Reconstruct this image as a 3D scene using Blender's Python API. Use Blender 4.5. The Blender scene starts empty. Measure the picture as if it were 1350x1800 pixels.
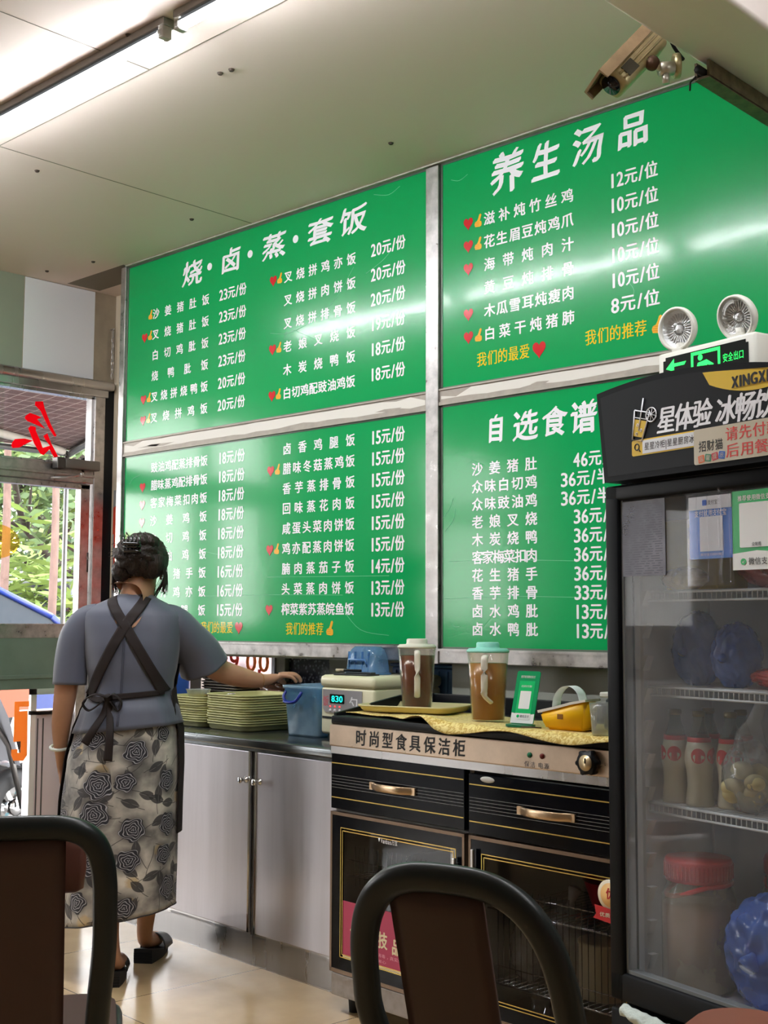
import bpy, bmesh, math, random
from math import sin, cos, pi, radians, sqrt
from mathutils import Vector, Matrix, noise
random.seed(7)
SC = bpy.context.scene
COL = SC.collection

# ------------------------------------------------------------------ camera
cam_d = bpy.data.cameras.new('camera'); cam = bpy.data.objects.new('camera', cam_d); COL.objects.link(cam)
YAW, PIT, ROL, FPX = radians(133.6), radians(5.05), radians(0.23), 2190.0
fw = Vector((cos(YAW)*cos(PIT), sin(YAW)*cos(PIT), sin(PIT)))
r0 = Vector((sin(YAW), -cos(YAW), 0)); u0 = r0.cross(fw)
rt = r0*cos(ROL) + u0*sin(ROL); up = -r0*sin(ROL) + u0*cos(ROL)
cam.matrix_world = Matrix(((rt.x, up.x, -fw.x, 4.993), (rt.y, up.y, -fw.y, -3.435), (rt.z, up.z, -fw.z, 1.25), (0, 0, 0, 1)))
cam_d.sensor_fit = 'VERTICAL'; cam_d.sensor_height = 36.0; cam_d.lens = 36.0*FPX/1800.0
cam_d.clip_start = 0.02; cam_d.clip_end = 300
SC.camera = cam

# ------------------------------------------------------------------ world, exposure
SKY_STRENGTH = 10.0
TUBE_STRENGTH = 115.0
world = bpy.data.worlds.new('sky'); SC.world = world; world.use_nodes = True
wn = world.node_tree; wn.nodes.clear()
wo = wn.nodes.new('ShaderNodeOutputWorld'); wb = wn.nodes.new('ShaderNodeBackground')
wt = wn.nodes.new('ShaderNodeTexCoord'); wm = wn.nodes.new('ShaderNodeSeparateXYZ'); wr = wn.nodes.new('ShaderNodeValToRGB')
wn.links.new(wt.outputs['Generated'], wm.inputs[0]); wn.links.new(wm.outputs['Z'], wr.inputs[0])
wr.color_ramp.elements[0].position = 0.0; wr.color_ramp.elements[0].color = (1.0, 0.985, 0.96, 1)
wr.color_ramp.elements[1].position = 0.7; wr.color_ramp.elements[1].color = (0.88, 0.93, 1.0, 1)
wn.links.new(wr.outputs[0], wb.inputs[0]); wb.inputs[1].default_value = SKY_STRENGTH
wn.links.new(wb.outputs[0], wo.inputs[0])
vs = SC.view_settings
SC.display_settings.display_device = 'sRGB'
vs.view_transform = 'Standard'; vs.look = 'None'; vs.gamma = 1.0; vs.use_curve_mapping = False
vs.exposure = 0.34
cy = SC.cycles
cy.use_denoising = True
cy.max_bounces = 10; cy.diffuse_bounces = 5; cy.glossy_bounces = 5; cy.transmission_bounces = 8; cy.transparent_max_bounces = 24
cy.caustics_reflective = False; cy.caustics_refractive = False; cy.sample_clamp_indirect = 6.0

# ------------------------------------------------------------------ materials
def lin(c):
    o = []
    for k in c[:3]:
        k = k/255.0
        o.append(k/12.92 if k <= 0.04045 else ((k+0.055)/1.055)**2.4)
    return (o[0], o[1], o[2], 1.0)
def mat(name, rgb, rough=0.5, metal=0.0, coat=0.0, coat_rough=0.05, var=0.0, var_scale=8.0, bump=0.0, bump_scale=60.0,
        stretch=None, emit=None, es=0.0, trans=0.0, alpha=1.0, sub=0.0, ior=1.45, rough_var=0.0, spec=0.5, sheen=0.0):
    m = bpy.data.materials.new(name); m.use_nodes = True
    nt = m.node_tree; b = nt.nodes['Principled BSDF']; L = nt.links
    b.inputs['Base Color'].default_value = lin(rgb); b.inputs['Roughness'].default_value = rough
    b.inputs['Metallic'].default_value = metal; b.inputs['Coat Weight'].default_value = coat
    b.inputs['Coat Roughness'].default_value = coat_rough; b.inputs['IOR'].default_value = ior
    b.inputs['Transmission Weight'].default_value = trans; b.inputs['Alpha'].default_value = alpha
    b.inputs['Specular IOR Level'].default_value = spec
    if sheen: b.inputs['Sheen Weight'].default_value = sheen
    if sub:
        b.inputs['Subsurface Weight'].default_value = sub; b.inputs['Subsurface Radius'].default_value = (0.01, 0.004, 0.002)
    if emit:
        b.inputs['Emission Color'].default_value = lin(emit); b.inputs['Emission Strength'].default_value = es
    if var or bump or rough_var:
        tc = nt.nodes.new('ShaderNodeTexCoord'); mp = nt.nodes.new('ShaderNodeMapping')
        L.new(tc.outputs['Object'], mp.inputs[0])
        if stretch: mp.inputs['Scale'].default_value = stretch
    if var or rough_var:
        n = nt.nodes.new('ShaderNodeTexNoise'); n.inputs['Scale'].default_value = var_scale; n.inputs['Detail'].default_value = 6.0
        n.inputs['Roughness'].default_value = 0.6
        L.new(mp.outputs[0], n.inputs['Vector'])
    if var:
        r = nt.nodes.new('ShaderNodeValToRGB')
        base = lin(rgb)
        r.color_ramp.elements[0].position = 0.3; r.color_ramp.elements[1].position = 0.7
        r.color_ramp.elements[0].color = tuple(max(0, k*(1-var)) for k in base[:3]) + (1,)
        r.color_ramp.elements[1].color = tuple(min(1, k*(1+var)) for k in base[:3]) + (1,)
        L.new(n.outputs[0], r.inputs[0]); L.new(r.outputs[0], b.inputs['Base Color'])
    if rough_var:
        mr = nt.nodes.new('ShaderNodeMapRange'); mr.inputs[1].default_value = 0.3; mr.inputs[2].default_value = 0.7
        mr.inputs[3].default_value = max(0.02, rough-rough_var); mr.inputs[4].default_value = rough+rough_var
        L.new(n.outputs[0], mr.inputs[0]); L.new(mr.outputs[0], b.inputs['Roughness'])
    if bump:
        n2 = nt.nodes.new('ShaderNodeTexNoise'); n2.inputs['Scale'].default_value = bump_scale; n2.inputs['Detail'].default_value = 3.0
        L.new(mp.outputs[0], n2.inputs['Vector'])
        bp = nt.nodes.new('ShaderNodeBump'); bp.inputs['Strength'].default_value = bump; bp.inputs['Distance'].default_value = 0.01
        L.new(n2.outputs[0], bp.inputs['Height']); L.new(bp.outputs[0], b.inputs['Normal'])
        if coat: L.new(bp.outputs[0], b.inputs['Coat Normal'])
    return m
def glass(name, tint=(255, 255, 255), refl=1.0, rough=0.0, haze=0.0, haze_rgb=(220, 225, 225)):
    """thin sheet of glass or clear plastic: transparent, fresnel reflection, optional milky film"""
    m = bpy.data.materials.new(name); m.use_nodes = True
    nt = m.node_tree; nt.nodes.clear(); L = nt.links
    o = nt.nodes.new('ShaderNodeOutputMaterial'); t = nt.nodes.new('ShaderNodeBsdfTransparent'); g = nt.nodes.new('ShaderNodeBsdfGlossy')
    t.inputs[0].default_value = lin(tint); g.inputs['Roughness'].default_value = rough
    fr = nt.nodes.new('ShaderNodeLayerWeight'); fr.inputs['Blend'].default_value = 0.5
    pw = nt.nodes.new('ShaderNodeMath'); pw.operation = 'POWER'; pw.inputs[1].default_value = 5.0; L.new(fr.outputs['Facing'], pw.inputs[0])
    sch = nt.nodes.new('ShaderNodeMath'); sch.operation = 'MULTIPLY_ADD'; sch.inputs[1].default_value = 0.96; sch.inputs[2].default_value = 0.035; L.new(pw.outputs[0], sch.inputs[0])
    mu = nt.nodes.new('ShaderNodeMath'); mu.operation = 'MULTIPLY'; mu.inputs[1].default_value = refl
    L.new(sch.outputs[0], mu.inputs[0])
    mx = nt.nodes.new('ShaderNodeMixShader'); L.new(mu.outputs[0], mx.inputs[0])
    if haze > 0:
        d = nt.nodes.new('ShaderNodeBsdfDiffuse'); d.inputs[0].default_value = lin(haze_rgb)
        tc = nt.nodes.new('ShaderNodeTexCoord'); n = nt.nodes.new('ShaderNodeTexNoise'); n.inputs['Scale'].default_value = 9.0; n.inputs['Detail'].default_value = 5
        L.new(tc.outputs['Object'], n.inputs['Vector'])
        mr = nt.nodes.new('ShaderNodeMapRange'); mr.inputs[1].default_value = 0.3; mr.inputs[2].default_value = 0.75
        mr.inputs[3].default_value = haze*0.55; mr.inputs[4].default_value = min(0.95, haze*1.35); L.new(n.outputs[0], mr.inputs[0])
        m2 = nt.nodes.new('ShaderNodeMixShader'); L.new(mr.outputs[0], m2.inputs[0]); L.new(t.outputs[0], m2.inputs[1]); L.new(d.outputs[0], m2.inputs[2])
        L.new(m2.outputs[0], mx.inputs[1])
    else:
        L.new(t.outputs[0], mx.inputs[1])
    L.new(g.outputs[0], mx.inputs[2]); L.new(mx.outputs[0], o.inputs[0])
    return m

STEEL = mat('stainless_steel', (188, 186, 186), 0.3, 1.0, var=0.10, var_scale=5, rough_var=0.08, stretch=(1, 1, 0.15))
STEEL_BRUSH = mat('brushed_steel_door', (190, 186, 190), 0.42, 1.0, var=0.10, var_scale=14, stretch=(1, 1, 0.06), rough_var=0.07, bump=0.02, bump_scale=120)
STEEL_OLD = mat('old_scuffed_steel', (178, 174, 172), 0.38, 1.0, var=0.28, var_scale=22, rough_var=0.15)
STEEL_DARK = mat('dark_steel', (92, 90, 88), 0.4, 1.0, var=0.15, var_scale=9)
CHROME = mat('chrome', (215, 215, 215), 0.12, 1.0)
BLACK = mat('black_plastic', (16, 18, 22), 0.42, spec=0.3)
BLACK_GLOSS = mat('gloss_black_panel', (7, 9, 16), 0.16, spec=0.16, rough_var=0.05)
RUBBER = mat('black_rubber', (15, 15, 16), 0.7)
WHITE_PL = mat('white_plastic', (222, 220, 210), 0.4)
WHITE_INK = mat('white_vinyl', (246, 246, 252), 0.24, coat=0.12)
YELLOW_INK = mat('yellow_vinyl', (235, 205, 25), 0.2, coat=0.4)
RED_INK = mat('red_vinyl', (205, 25, 35), 0.2, coat=0.4)
THUMB_INK = mat('orange_yellow_vinyl', (245, 180, 50), 0.2, coat=0.4)
BLACK_INK = mat('black_ink', (14, 14, 16), 0.45)
GREY_INK = mat('grey_ink', (90, 90, 95), 0.5)
GLASS_CLEAR = glass('window_glass')
SKIN = mat('skin', (186, 140, 112), 0.5, var=0.07, var_scale=18, sub=0.08)

# ------------------------------------------------------------------ mesh builder
class MB:
    def __init__(s, M=None): s.v = []; s.f = []; s.sm = []; s.mi = []; s.M = M; s.uv = None; s.m = 0
    def add(s, vs_, fs_, smooth=False, M=None):
        o = len(s.v)
        for p in vs_:
            p = Vector(p)
            if M is not None: p = M @ p
            if s.M is not None: p = s.M @ p
            s.v.append(p)
        for f in fs_:
            s.f.append(tuple(i+o for i in f)); s.sm.append(smooth); s.mi.append(s.m)
        return s
    def box(s, c, d, M=None, bev=0.0, seg=2):
        if bev > 0:
            bm = bmesh.new(); bmesh.ops.create_cube(bm, size=1.0)
            for v in bm.verts: v.co = Vector((v.co.x*d[0], v.co.y*d[1], v.co.z*d[2]))
            bmesh.ops.bevel(bm, geom=bm.edges[:], offset=min(bev, 0.49*min(d)), segments=seg, affect='EDGES', profile=0.5)
            bm.verts.index_update()
            T = Matrix.Translation(c) if M is None else M @ Matrix.Translation(c)
            s.add([v.co.copy() for v in bm.verts], [tuple(v.index for v in f.verts) for f in bm.faces], bev > 0.004, T); bm.free(); return s
        x, y, z = d[0]/2, d[1]/2, d[2]/2; a, b, e = c
        V = [(a-x, b-y, e-z), (a+x, b-y, e-z), (a+x, b+y, e-z), (a-x, b+y, e-z), (a-x, b-y, e+z), (a+x, b-y, e+z), (a+x, b+y, e+z), (a-x, b+y, e+z)]
        return s.add(V, [(0, 3, 2, 1), (4, 5, 6, 7), (0, 1, 5, 4), (1, 2, 6, 5), (2, 3, 7, 6), (3, 0, 4, 7)], False, M)
    def bb(s, x0, x1, y0, y1, z0, z1, bev=0.0, M=None):
        return s.box(((x0+x1)/2, (y0+y1)/2, (z0+z1)/2), (x1-x0, y1-y0, z1-z0), M, bev)
    def rings(s, rs, cap0=True, cap1=True, smooth=True, closed=True, M=None):
        n = len(rs[0]); V = [p for r in rs for p in r]; F = []
        for i in range(len(rs)-1):
            for j in range(n if closed else n-1):
                k = (j+1) % n
                F.append((i*n+j, i*n+k, (i+1)*n+k, (i+1)*n+j))
        if cap0 and closed: F.append(tuple(range(n-1, -1, -1)))
        if cap1 and closed: F.append(tuple((len(rs)-1)*n+j for j in range(n)))
        return s.add(V, F, smooth, M)
    def lathe(s, prof, n=32, c=(0, 0, 0), M=None, cap0=True, cap1=True, smooth=True):
        rs = [[(c[0]+r*cos(2*pi*j/n), c[1]+r*sin(2*pi*j/n), c[2]+z) for j in range(n)] for r, z in prof]
        return s.rings(rs, cap0, cap1, smooth, True, M)
    def cyl(s, p, q, r, n=16, r2=None, M=None, smooth=True):
        return s.tube([p, q], [r, r if r2 is None else r2], n, M, smooth)
    def tube(s, pts, r, n=10, M=None, smooth=True, flat=None, closed=False, upv=None):
        """sweep; r number or list; flat=(a,b) elliptical section scale along (side, normal)"""
        P = [Vector(p) for p in pts]; N = len(P); R = r if isinstance(r, (list, tuple)) else [r]*N
        prev = Vector(upv) if upv else None; rs = []
        for i in range(N):
            if closed: t = P[(i+1) % N]-P[i-1]
            else: t = P[min(i+1, N-1)]-P[max(i-1, 0)]
            t.normalize()
            if prev is None:
                prev = Vector((0, 0, 1)) if abs(t.z) < 0.9 else Vector((1, 0, 0))
            a = prev - t*prev.dot(t)
            if a.length < 1e-5: a = t.orthogonal()
            a.normalize(); b = t.cross(a)
            if not upv: prev = a
            fa, fb = flat if flat else (1, 1)
            rs.append([P[i]+a*(cos(2*pi*j/n)*R[i]*fa)+b*(sin(2*pi*j/n)*R[i]*fb) for j in range(n)])
        if closed: rs.append(rs[0]); return s.rings(rs, False, False, smooth, True, M)
        return s.rings(rs, True, True, smooth, True, M)
    def sphere(s, c, r, n=20, m=12, M=None, fn=None):
        r = (r, r, r) if not isinstance(r, (tuple, list)) else r; V = []; F = []
        for i in range(m+1):
            th = pi*i/m
            for j in range(n):
                ph = 2*pi*j/n; d = Vector((sin(th)*cos(ph), sin(th)*sin(ph), cos(th)))
                k = fn(d) if fn else 1.0
                V.append((c[0]+d.x*r[0]*k, c[1]+d.y*r[1]*k, c[2]+d.z*r[2]*k))
        for i in range(m):
            for j in range(n): F.append((i*n+j, (i+1)*n+j, (i+1)*n+(j+1) % n, i*n+(j+1) % n))
        return s.add(V, F, True, M)
    def prism(s, pts, h, M=None, z0=0.0, smooth=False):
        """2-D outline in local xy, extruded along z from z0 to z0+h"""
        n = len(pts)
        V = [(x, y, z0) for x, y in pts] + [(x, y, z0+h) for x, y in pts]
        F = [tuple(range(n-1, -1, -1)), tuple(range(n, 2*n))] + [(i, (i+1) % n, n+(i+1) % n, n+i) for i in range(n)]
        return s.add(V, F, smooth, M)
    def grid(s, fn, nu, nv, smooth=True, M=None, thick=0.0):
        V = [fn(i/nu, j/nv) for i in range(nu+1) for j in range(nv+1)]
        F = [(i*(nv+1)+j, (i+1)*(nv+1)+j, (i+1)*(nv+1)+j+1, i*(nv+1)+j+1) for i in range(nu) for j in range(nv)]
        return s.add(V, F, smooth, M)
    def build(s, name, m, parent=None, loc=None, weld=False):
        me = bpy.data.meshes.new(name); me.from_pydata([tuple(p) for p in s.v], [], s.f)
        me.polygons.foreach_set('use_smooth', s.sm)
        ms = m if isinstance(m, (list, tuple)) else [m]
        for k in ms: me.materials.append(k)
        if len(ms) > 1: me.polygons.foreach_set('material_index', s.mi)
        if weld:
            bm = bmesh.new(); bm.from_mesh(me); bmesh.ops.remove_doubles(bm, verts=bm.verts[:], dist=1e-4); bmesh.ops.recalc_face_normals(bm, faces=bm.faces[:]); bm.to_mesh(me); bm.free()
        me.update()
        o = bpy.data.objects.new(name, me); COL.objects.link(o)
        if parent is not None: o.parent = parent
        if loc is not None: o.location = loc
        return o
def tag(o, label=None, cat=None, group=None, kind=None):
    if label: o['label'] = label
    if cat: o['category'] = cat
    if group: o['group'] = group
    if kind: o['kind'] = kind
    return o
def thing(name, label, cat, loc=(0, 0, 0), rotz=0.0, group=None):
    o = bpy.data.objects.new(name, None); COL.objects.link(o); o.empty_display_size = 0.05
    o.location = loc; o.rotation_euler = (0, 0, rotz)
    return tag(o, label, cat, group)
def struct(name, mb, m, parent=None):
    o = mb.build(name, m, parent)
    if parent is None: o['kind'] = 'structure'
    return o
def dup(root, loc=None, rotz=None, label=None, group=None, name=None):
    r = root.copy(); COL.objects.link(r)
    if loc is not None: r.location = loc
    if rotz is not None: r.rotation_euler = (0, 0, rotz)
    if label: r['label'] = label
    if group: r['group'] = group
    for ch in list(root.children):
        c = ch.copy(); COL.objects.link(c); c.parent = r
        for g in list(ch.children):
            d = g.copy(); COL.objects.link(d); d.parent = c
    return r
def RZ(a): return Matrix.Rotation(a, 4, 'Z')
def RX(a): return Matrix.Rotation(a, 4, 'X')
def RY(a): return Matrix.Rotation(a, 4, 'Y')
def T(x, y, z): return Matrix.Translation((x, y, z))
def arc(cx, cy, r, a0, a1, n=8, ry=None):
    ry = r if ry is None else ry
    return [(cx+r*cos(a0+(a1-a0)*i/n), cy+ry*sin(a0+(a1-a0)*i/n)) for i in range(n+1)]
def rrect(w, h, r, n=5, cx=0, cy=0):
    p = []
    for (x, y, a) in ((w/2-r, h/2-r, 0), (-w/2+r, h/2-r, pi/2), (-w/2+r, -h/2+r, pi), (w/2-r, -h/2+r, 1.5*pi)):
        p += arc(cx+x, cy+y, r, a, a+pi/2, n)
    return p
def smooth_path(P, n=6, closed=False):
    P = [Vector(p) for p in P]; N = len(P); out = []
    for i in range(N if closed else N-1):
        if closed: a, b, c, d = P[i-1], P[i], P[(i+1) % N], P[(i+2) % N]
        else: a, b, c, d = P[max(i-1, 0)], P[i], P[i+1], P[min(i+2, N-1)]
        for k in range(n):
            t = k/n
            out.append(0.5*((2*b)+(c-a)*t+(2*a-5*b+4*c-d)*t*t+(3*b-a-3*c+d)*t**3))
    if not closed: out.append(P[-1])
    return out

# ------------------------------------------------------------------ lettering: glyph outlines as meshes
_G = {}
def glyph(ch):
    if ch in _G: return _G[ch]
    c = bpy.data.curves.new('g', 'FONT'); c.body = ch; c.resolution_u = 3
    o = bpy.data.objects.new('g', c); COL.objects.link(o)
    bpy.context.view_layer.update()
    dg = bpy.context.evaluated_depsgraph_get()
    me = bpy.data.meshes.new_from_object(o.evaluated_get(dg))
    V = [(v.co.x, v.co.y) for v in me.vertices]; F = [tuple(p.vertices) for p in me.polygons]
    bpy.data.objects.remove(o); bpy.data.curves.remove(c); bpy.data.meshes.remove(me)
    if V:
        xs = [p[0] for p in V]; ys = [p[1] for p in V]; bb = (min(xs), max(xs), min(ys), max(ys))
    else: bb = (0, 0.2, 0, 0.5)
    _G[ch] = (V, F, bb); return _G[ch]
def is_cjk(ch): return ord(ch) > 0x2e80
_ref = glyph('国')[2]
EMH = (_ref[3]-_ref[2])/0.90; EMB = _ref[2]-0.05*EMH     # em-box height and bottom
def put_glyph(mb, ch, x, z, w, h, bold=((0, 0),), shear=0.0, M=None, lift=0.0, hand=0.0):
    """glyph em box placed at lower-left x,z with width w, height h (in plane coordinates of M: local xy)"""
    V, F, bb = glyph(ch)
    if not F: return
    if is_cjk(ch):
        ex0 = (bb[0]+bb[1])/2-EMH/2; sx = w/EMH; sy = h/EMH
        f = lambda p: (x+(p[0]-ex0)*sx, z+(p[1]-EMB)*sy)
    else:
        sx = w/max(bb[1]-bb[0], 1e-3); dh = glyph('8')[2]; sy = 0.86*h/(dh[3]-dh[2])
        if ch in '·.,:-|1Il/i': sx = min(sx, sy*0.9)
        ox = x+(w-(bb[1]-bb[0])*sx)/2
        f = lambda p: (ox+(p[0]-bb[0])*sx, z+0.05*h+(p[1]-dh[2])*sy)
    for k, (bx, bz) in enumerate(bold):
        VV = []
        for p in V:
            a, b = f(p)
            if hand:
                u_, v_ = (a-x)/w, (b-z)/h; a += hand*h*(0.55*sin(5.2*v_+2.0*u_)+0.35*sin(11*v_+1.0)); b += hand*h*(0.8*(u_-0.5)+0.45*sin(6.0*u_+1.5*v_))
            VV.append((a+bx*h+shear*(b-z), b+bz*h, lift+0.00012*k))
        mb.add(VV, F, False, M)
def adv(ch):
    if is_cjk(ch): return 1.0
    return {'1': 0.5, '/': 0.42, '|': 0.25, ' ': 0.45, '·': 0.3, 'I': 0.22, '.': 0.2, 'l': 0.2, 'i': 0.2, ':': 0.25}.get(ch, 0.56)
BOLD = ((0, 0), (0.027, 0), (-0.027, 0), (0, 0.018), (0, -0.018))
LIGHTB = ((0, 0), (0.012, 0))
BRUSH = ((0, 0), (0.016, 0.014), (0.030, 0.026), (-0.016, -0.014), (-0.026, -0.022))
def line(mb, s, x0, x1, zc, h, M, cw=None, bold=BOLD, shear=0.0, lift=0.0):
    """characters spread from x0 to x1, vertically centred on zc"""
    aw = [adv(c) for c in s]; tot = sum(aw)
    if cw is None: cw = (x1-x0)/(tot+0.06*(len(s)-1))
    gap = (x1-x0-tot*cw)/max(1, len(s)-1)
    x = x0
    for c, a in zip(s, aw):
        if c != ' ':
            ww = a*cw if is_cjk(c) else a*cw*0.86
            put_glyph(mb, c, x+(0 if is_cjk(c) else a*cw*0.07), zc-h/2, ww, h, bold, shear, M, lift)
        x += a*cw+gap
# ================================================================== ROOM
CEIL = 2.97; XL = -0.528
# floor: pale beige polished tiles with dark joints
def tile_mat():
    m = bpy.data.materials.new('beige_floor_tiles'); m.use_nodes = True; nt = m.node_tree; L = nt.links; b = nt.nodes['Principled BSDF']
    tc = nt.nodes.new('ShaderNodeTexCoord'); mp = nt.nodes.new('ShaderNodeMapping'); L.new(tc.outputs['Object'], mp.inputs[0])
    mp.inputs['Location'].default_value = (-0.85, 0.93, 0); mp.inputs['Rotation'].default_value = (0, 0, radians(3.8))
    br = nt.nodes.new('ShaderNodeTexBrick'); br.offset = 0.0; br.inputs['Scale'].default_value = 1.0
    br.inputs['Brick Width'].default_value = 0.65; br.inputs['Row Height'].default_value = 0.65; br.inputs['Mortar Size'].default_value = 0.0022
    br.inputs['Mortar Smooth'].default_value = 0.1
    br.inputs['Color1'].default_value = lin((206, 178, 138)); br.inputs['Color2'].default_value = lin((199, 170, 131)); br.inputs['Mortar'].default_value = lin((92, 76, 60))
    L.new(mp.outputs[0], br.inputs['Vector'])
    n = nt.nodes.new('ShaderNodeTexNoise'); n.inputs['Scale'].default_value = 3.0; n.inputs['Detail'].default_value = 7; L.new(tc.outputs['Object'], n.inputs['Vector'])
    r = nt.nodes.new('ShaderNodeValToRGB'); r.color_ramp.elements[0].color = (0.78, 0.76, 0.72, 1); r.color_ramp.elements[1].color = (1.08, 1.08, 1.08, 1)
    r.color_ramp.elements[0].position = 0.3; r.color_ramp.elements[1].position = 0.65; L.new(n.outputs[0], r.inputs[0])
    mx = nt.nodes.new('ShaderNodeMix'); mx.data_type = 'RGBA'; mx.blend_type = 'MULTIPLY'; mx.inputs[0].default_value = 1.0
    L.new(br.outputs[0], mx.inputs[6]); L.new(r.outputs[0], mx.inputs[7]); L.new(mx.outputs[2], b.inputs['Base Color'])
    mr = nt.nodes.new('ShaderNodeMapRange'); mr.inputs[1].default_value = 0.3; mr.inputs[2].default_value = 0.7; mr.inputs[3].default_value = 0.1; mr.inputs[4].default_value = 0.26
    L.new(n.outputs[0], mr.inputs[0]); L.new(mr.outputs[0], b.inputs['Roughness'])
    return m
struct('floor', MB().bb(-0.62, 7.6, -6.6, 0.42, -0.06, 0.0), tile_mat())

CEIL_M = mat('cream_ceiling_board', (228, 212, 204), 0.42, bump=0.03, bump_scale=5, spec=0.07)
SEAM_M = mat('ceiling_joint', (120, 112, 98), 0.7)
cb = MB(); cb.m = 0; cb.bb(-0.62, 7.6, -6.6, 0.42, CEIL, CEIL+0.05); cb.m = 1
def seam(x0, y0, x1, y1, w=0.003):
    cb.bb(min(x0, x1)-w/2, max(x0, x1)+w/2, min(y0, y1)-w/2, max(y0, y1)+w/2, CEIL-0.0012, CEIL+0.001)
for k in range(6): seam(-0.52, -1.22-1.22*k+0.0, 7.5, -1.22-1.22*k)
seam(0.94, -1.22, 0.94, -0.005); seam(3.38, -1.22, 3.38, -0.005)
for x in (1.862, 4.3, 6.7): seam(x, -2.44, x, -1.22)
for x in (0.94, 3.38, 5.8): seam(x, -3.66, x, -2.44)
seam(-0.49, -0.03, 0.0, 0.16)
cb.m = 2      # rusty screw heads pushed through the board
for x, y in ((2.007, -1.053), (2.05, -1.045), (0.82, -0.992), (0.794, -0.23), (2.006, -0.268), (2.011, -1.40), (-0.365, -0.225), (-0.06, -0.16), (3.2, -0.95), (3.2, -0.3), (-0.2, -1.0), (4.4, -1.0), (5.6, -1.0), (0.8, -2.0), (3.2, -2.0)):
    cb.lathe([(0.0, -0.006), (0.007, -0.006), (0.011, 0.001)], 8, (x+0.002*sin(40*x), y, CEIL), smooth=False)
struct('ceiling', cb, [CEIL_M, SEAM_M, mat('rusty_screw', (62, 50, 42), 0.7)])

WALL_M = mat('painted_wall', (170, 164, 154), 0.6, var=0.05, var_scale=2)
WALL_GREY = mat('grey_steel_wall_sheet', (150, 152, 142), 0.4, 0.0, var=0.04, var_scale=2)
struct('wall_back', MB().bb(-0.02, 7.6, 0.03, 0.42, 1.10, CEIL), WALL_GREY)                 # wall that carries the boards
struct('wall_back_lower', MB().bb(2.012, 7.6, 0.06, 0.42, 0.0, 1.10), WALL_GREY)
struct('wall_back_end', MB().bb(XL, -0.02, 0.29, 0.42, 0.0, CEIL), mat('beige_recess', (226, 210, 186), 0.5))
w = MB(); w.bb(-0.02, 2.012, 0.345, 0.42, 0.0, 0.86)                          # low wall of the service hatch
w.bb(0.720, 0.782, 0.345, 0.42, 0.86, 1.10); w.bb(1.07, 2.012, 0.345, 0.42, 0.86, 1.10); w.bb(-0.02, 0.18, 0.345, 0.42, 0.86, 1.10)
struct('wall_back_hatch', w, WALL_GREY)
struct('wall_right', MB().bb(7.5, 7.6, -6.6, 0.42, 0, CEIL), WALL_M)
struct('wall_front', MB().bb(-0.62, 7.6, -6.6, -6.5, 0, CEIL), WALL_M)

# downstand beam running towards the viewer
struct('trim_1', MB().bb(3.535, 3.743, -6.5, 0.03, 2.6, CEIL, bev=0.012), mat('beam_paint', (246, 232, 226), 0.55, var=0.04, var_scale=3))
# cable trunking hung under the beam
tk = thing('cable_trunking', 'brown rusty steel cable trunking hung under the ceiling beam', 'trunking', (3.535, -0.44, 2.56))
k = MB(); k.bb(-0.003, 0.003, -0.38, 0.42, -0.005, 0.036); k.bb(0.03, 0.036, -0.38, 0.42, -0.005, 0.036); k.bb(-0.003, 0.036, -0.38, 0.42, -0.008, -0.002)
k.build('channel', mat('rusty_trunking', (112, 98, 80), 0.5, 0.6, var=0.35, var_scale=30), tk)
k = MB(); k.tube([(0.016, -0.40, 0.010), (0.016, -0.2, 0.012), (0.018, 0.1, 0.013), (0.016, 0.42, 0.012)], 0.010, 8)
k.tube([(0.004, -0.385, 0.0), (-0.008, -0.392, -0.012), (-0.014, -0.385, -0.03)], 0.0025, 6)
k.build('cable', RUBBER, tk)

# --- steel frame in front of the back wall (posts, rails, sill under the boards)
PAPER = mat('torn_backing_paper', (226, 222, 214), 0.7)
ADH = mat('old_adhesive', (168, 160, 150), 0.6, 0.3, var=0.12, var_scale=20)
f = MB(); f.bb(1.946, 2.008, -0.014, 0.03, 1.10, CEIL-0.012, bev=0.002); struct('trim_2', f, STEEL_OLD)
f = MB(); f.bb(-0.04, 0.0, -0.014, 0.29, 0.0, CEIL-0.006, bev=0.002); struct('trim_3', f, STEEL_OLD)
f = MB(); f.bb(0.0, 1.946, -0.01, 0.03, 1.108, 1.160, bev=0.004); f.bb(0.0, 1.946, -0.016, 0.03, 1.155, 1.163); struct('trim_4', f, STEEL_OLD)
f = MB(); f.bb(2.008, 7.0, -0.01, 0.03, 1.102, 1.152, bev=0.004); f.bb(2.008, 7.0, -0.016, 0.03, 1.146, 1.155); struct('trim_5', f, STEEL_OLD)
f = MB(); f.bb(0.0, 3.535, -0.02, 0.03, 2.962, CEIL-0.0005, bev=0.002); struct('trim_6', f, mat('ceiling_angle', (176, 172, 160), 0.5, 0.5, var=0.2, var_scale=25))
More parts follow.
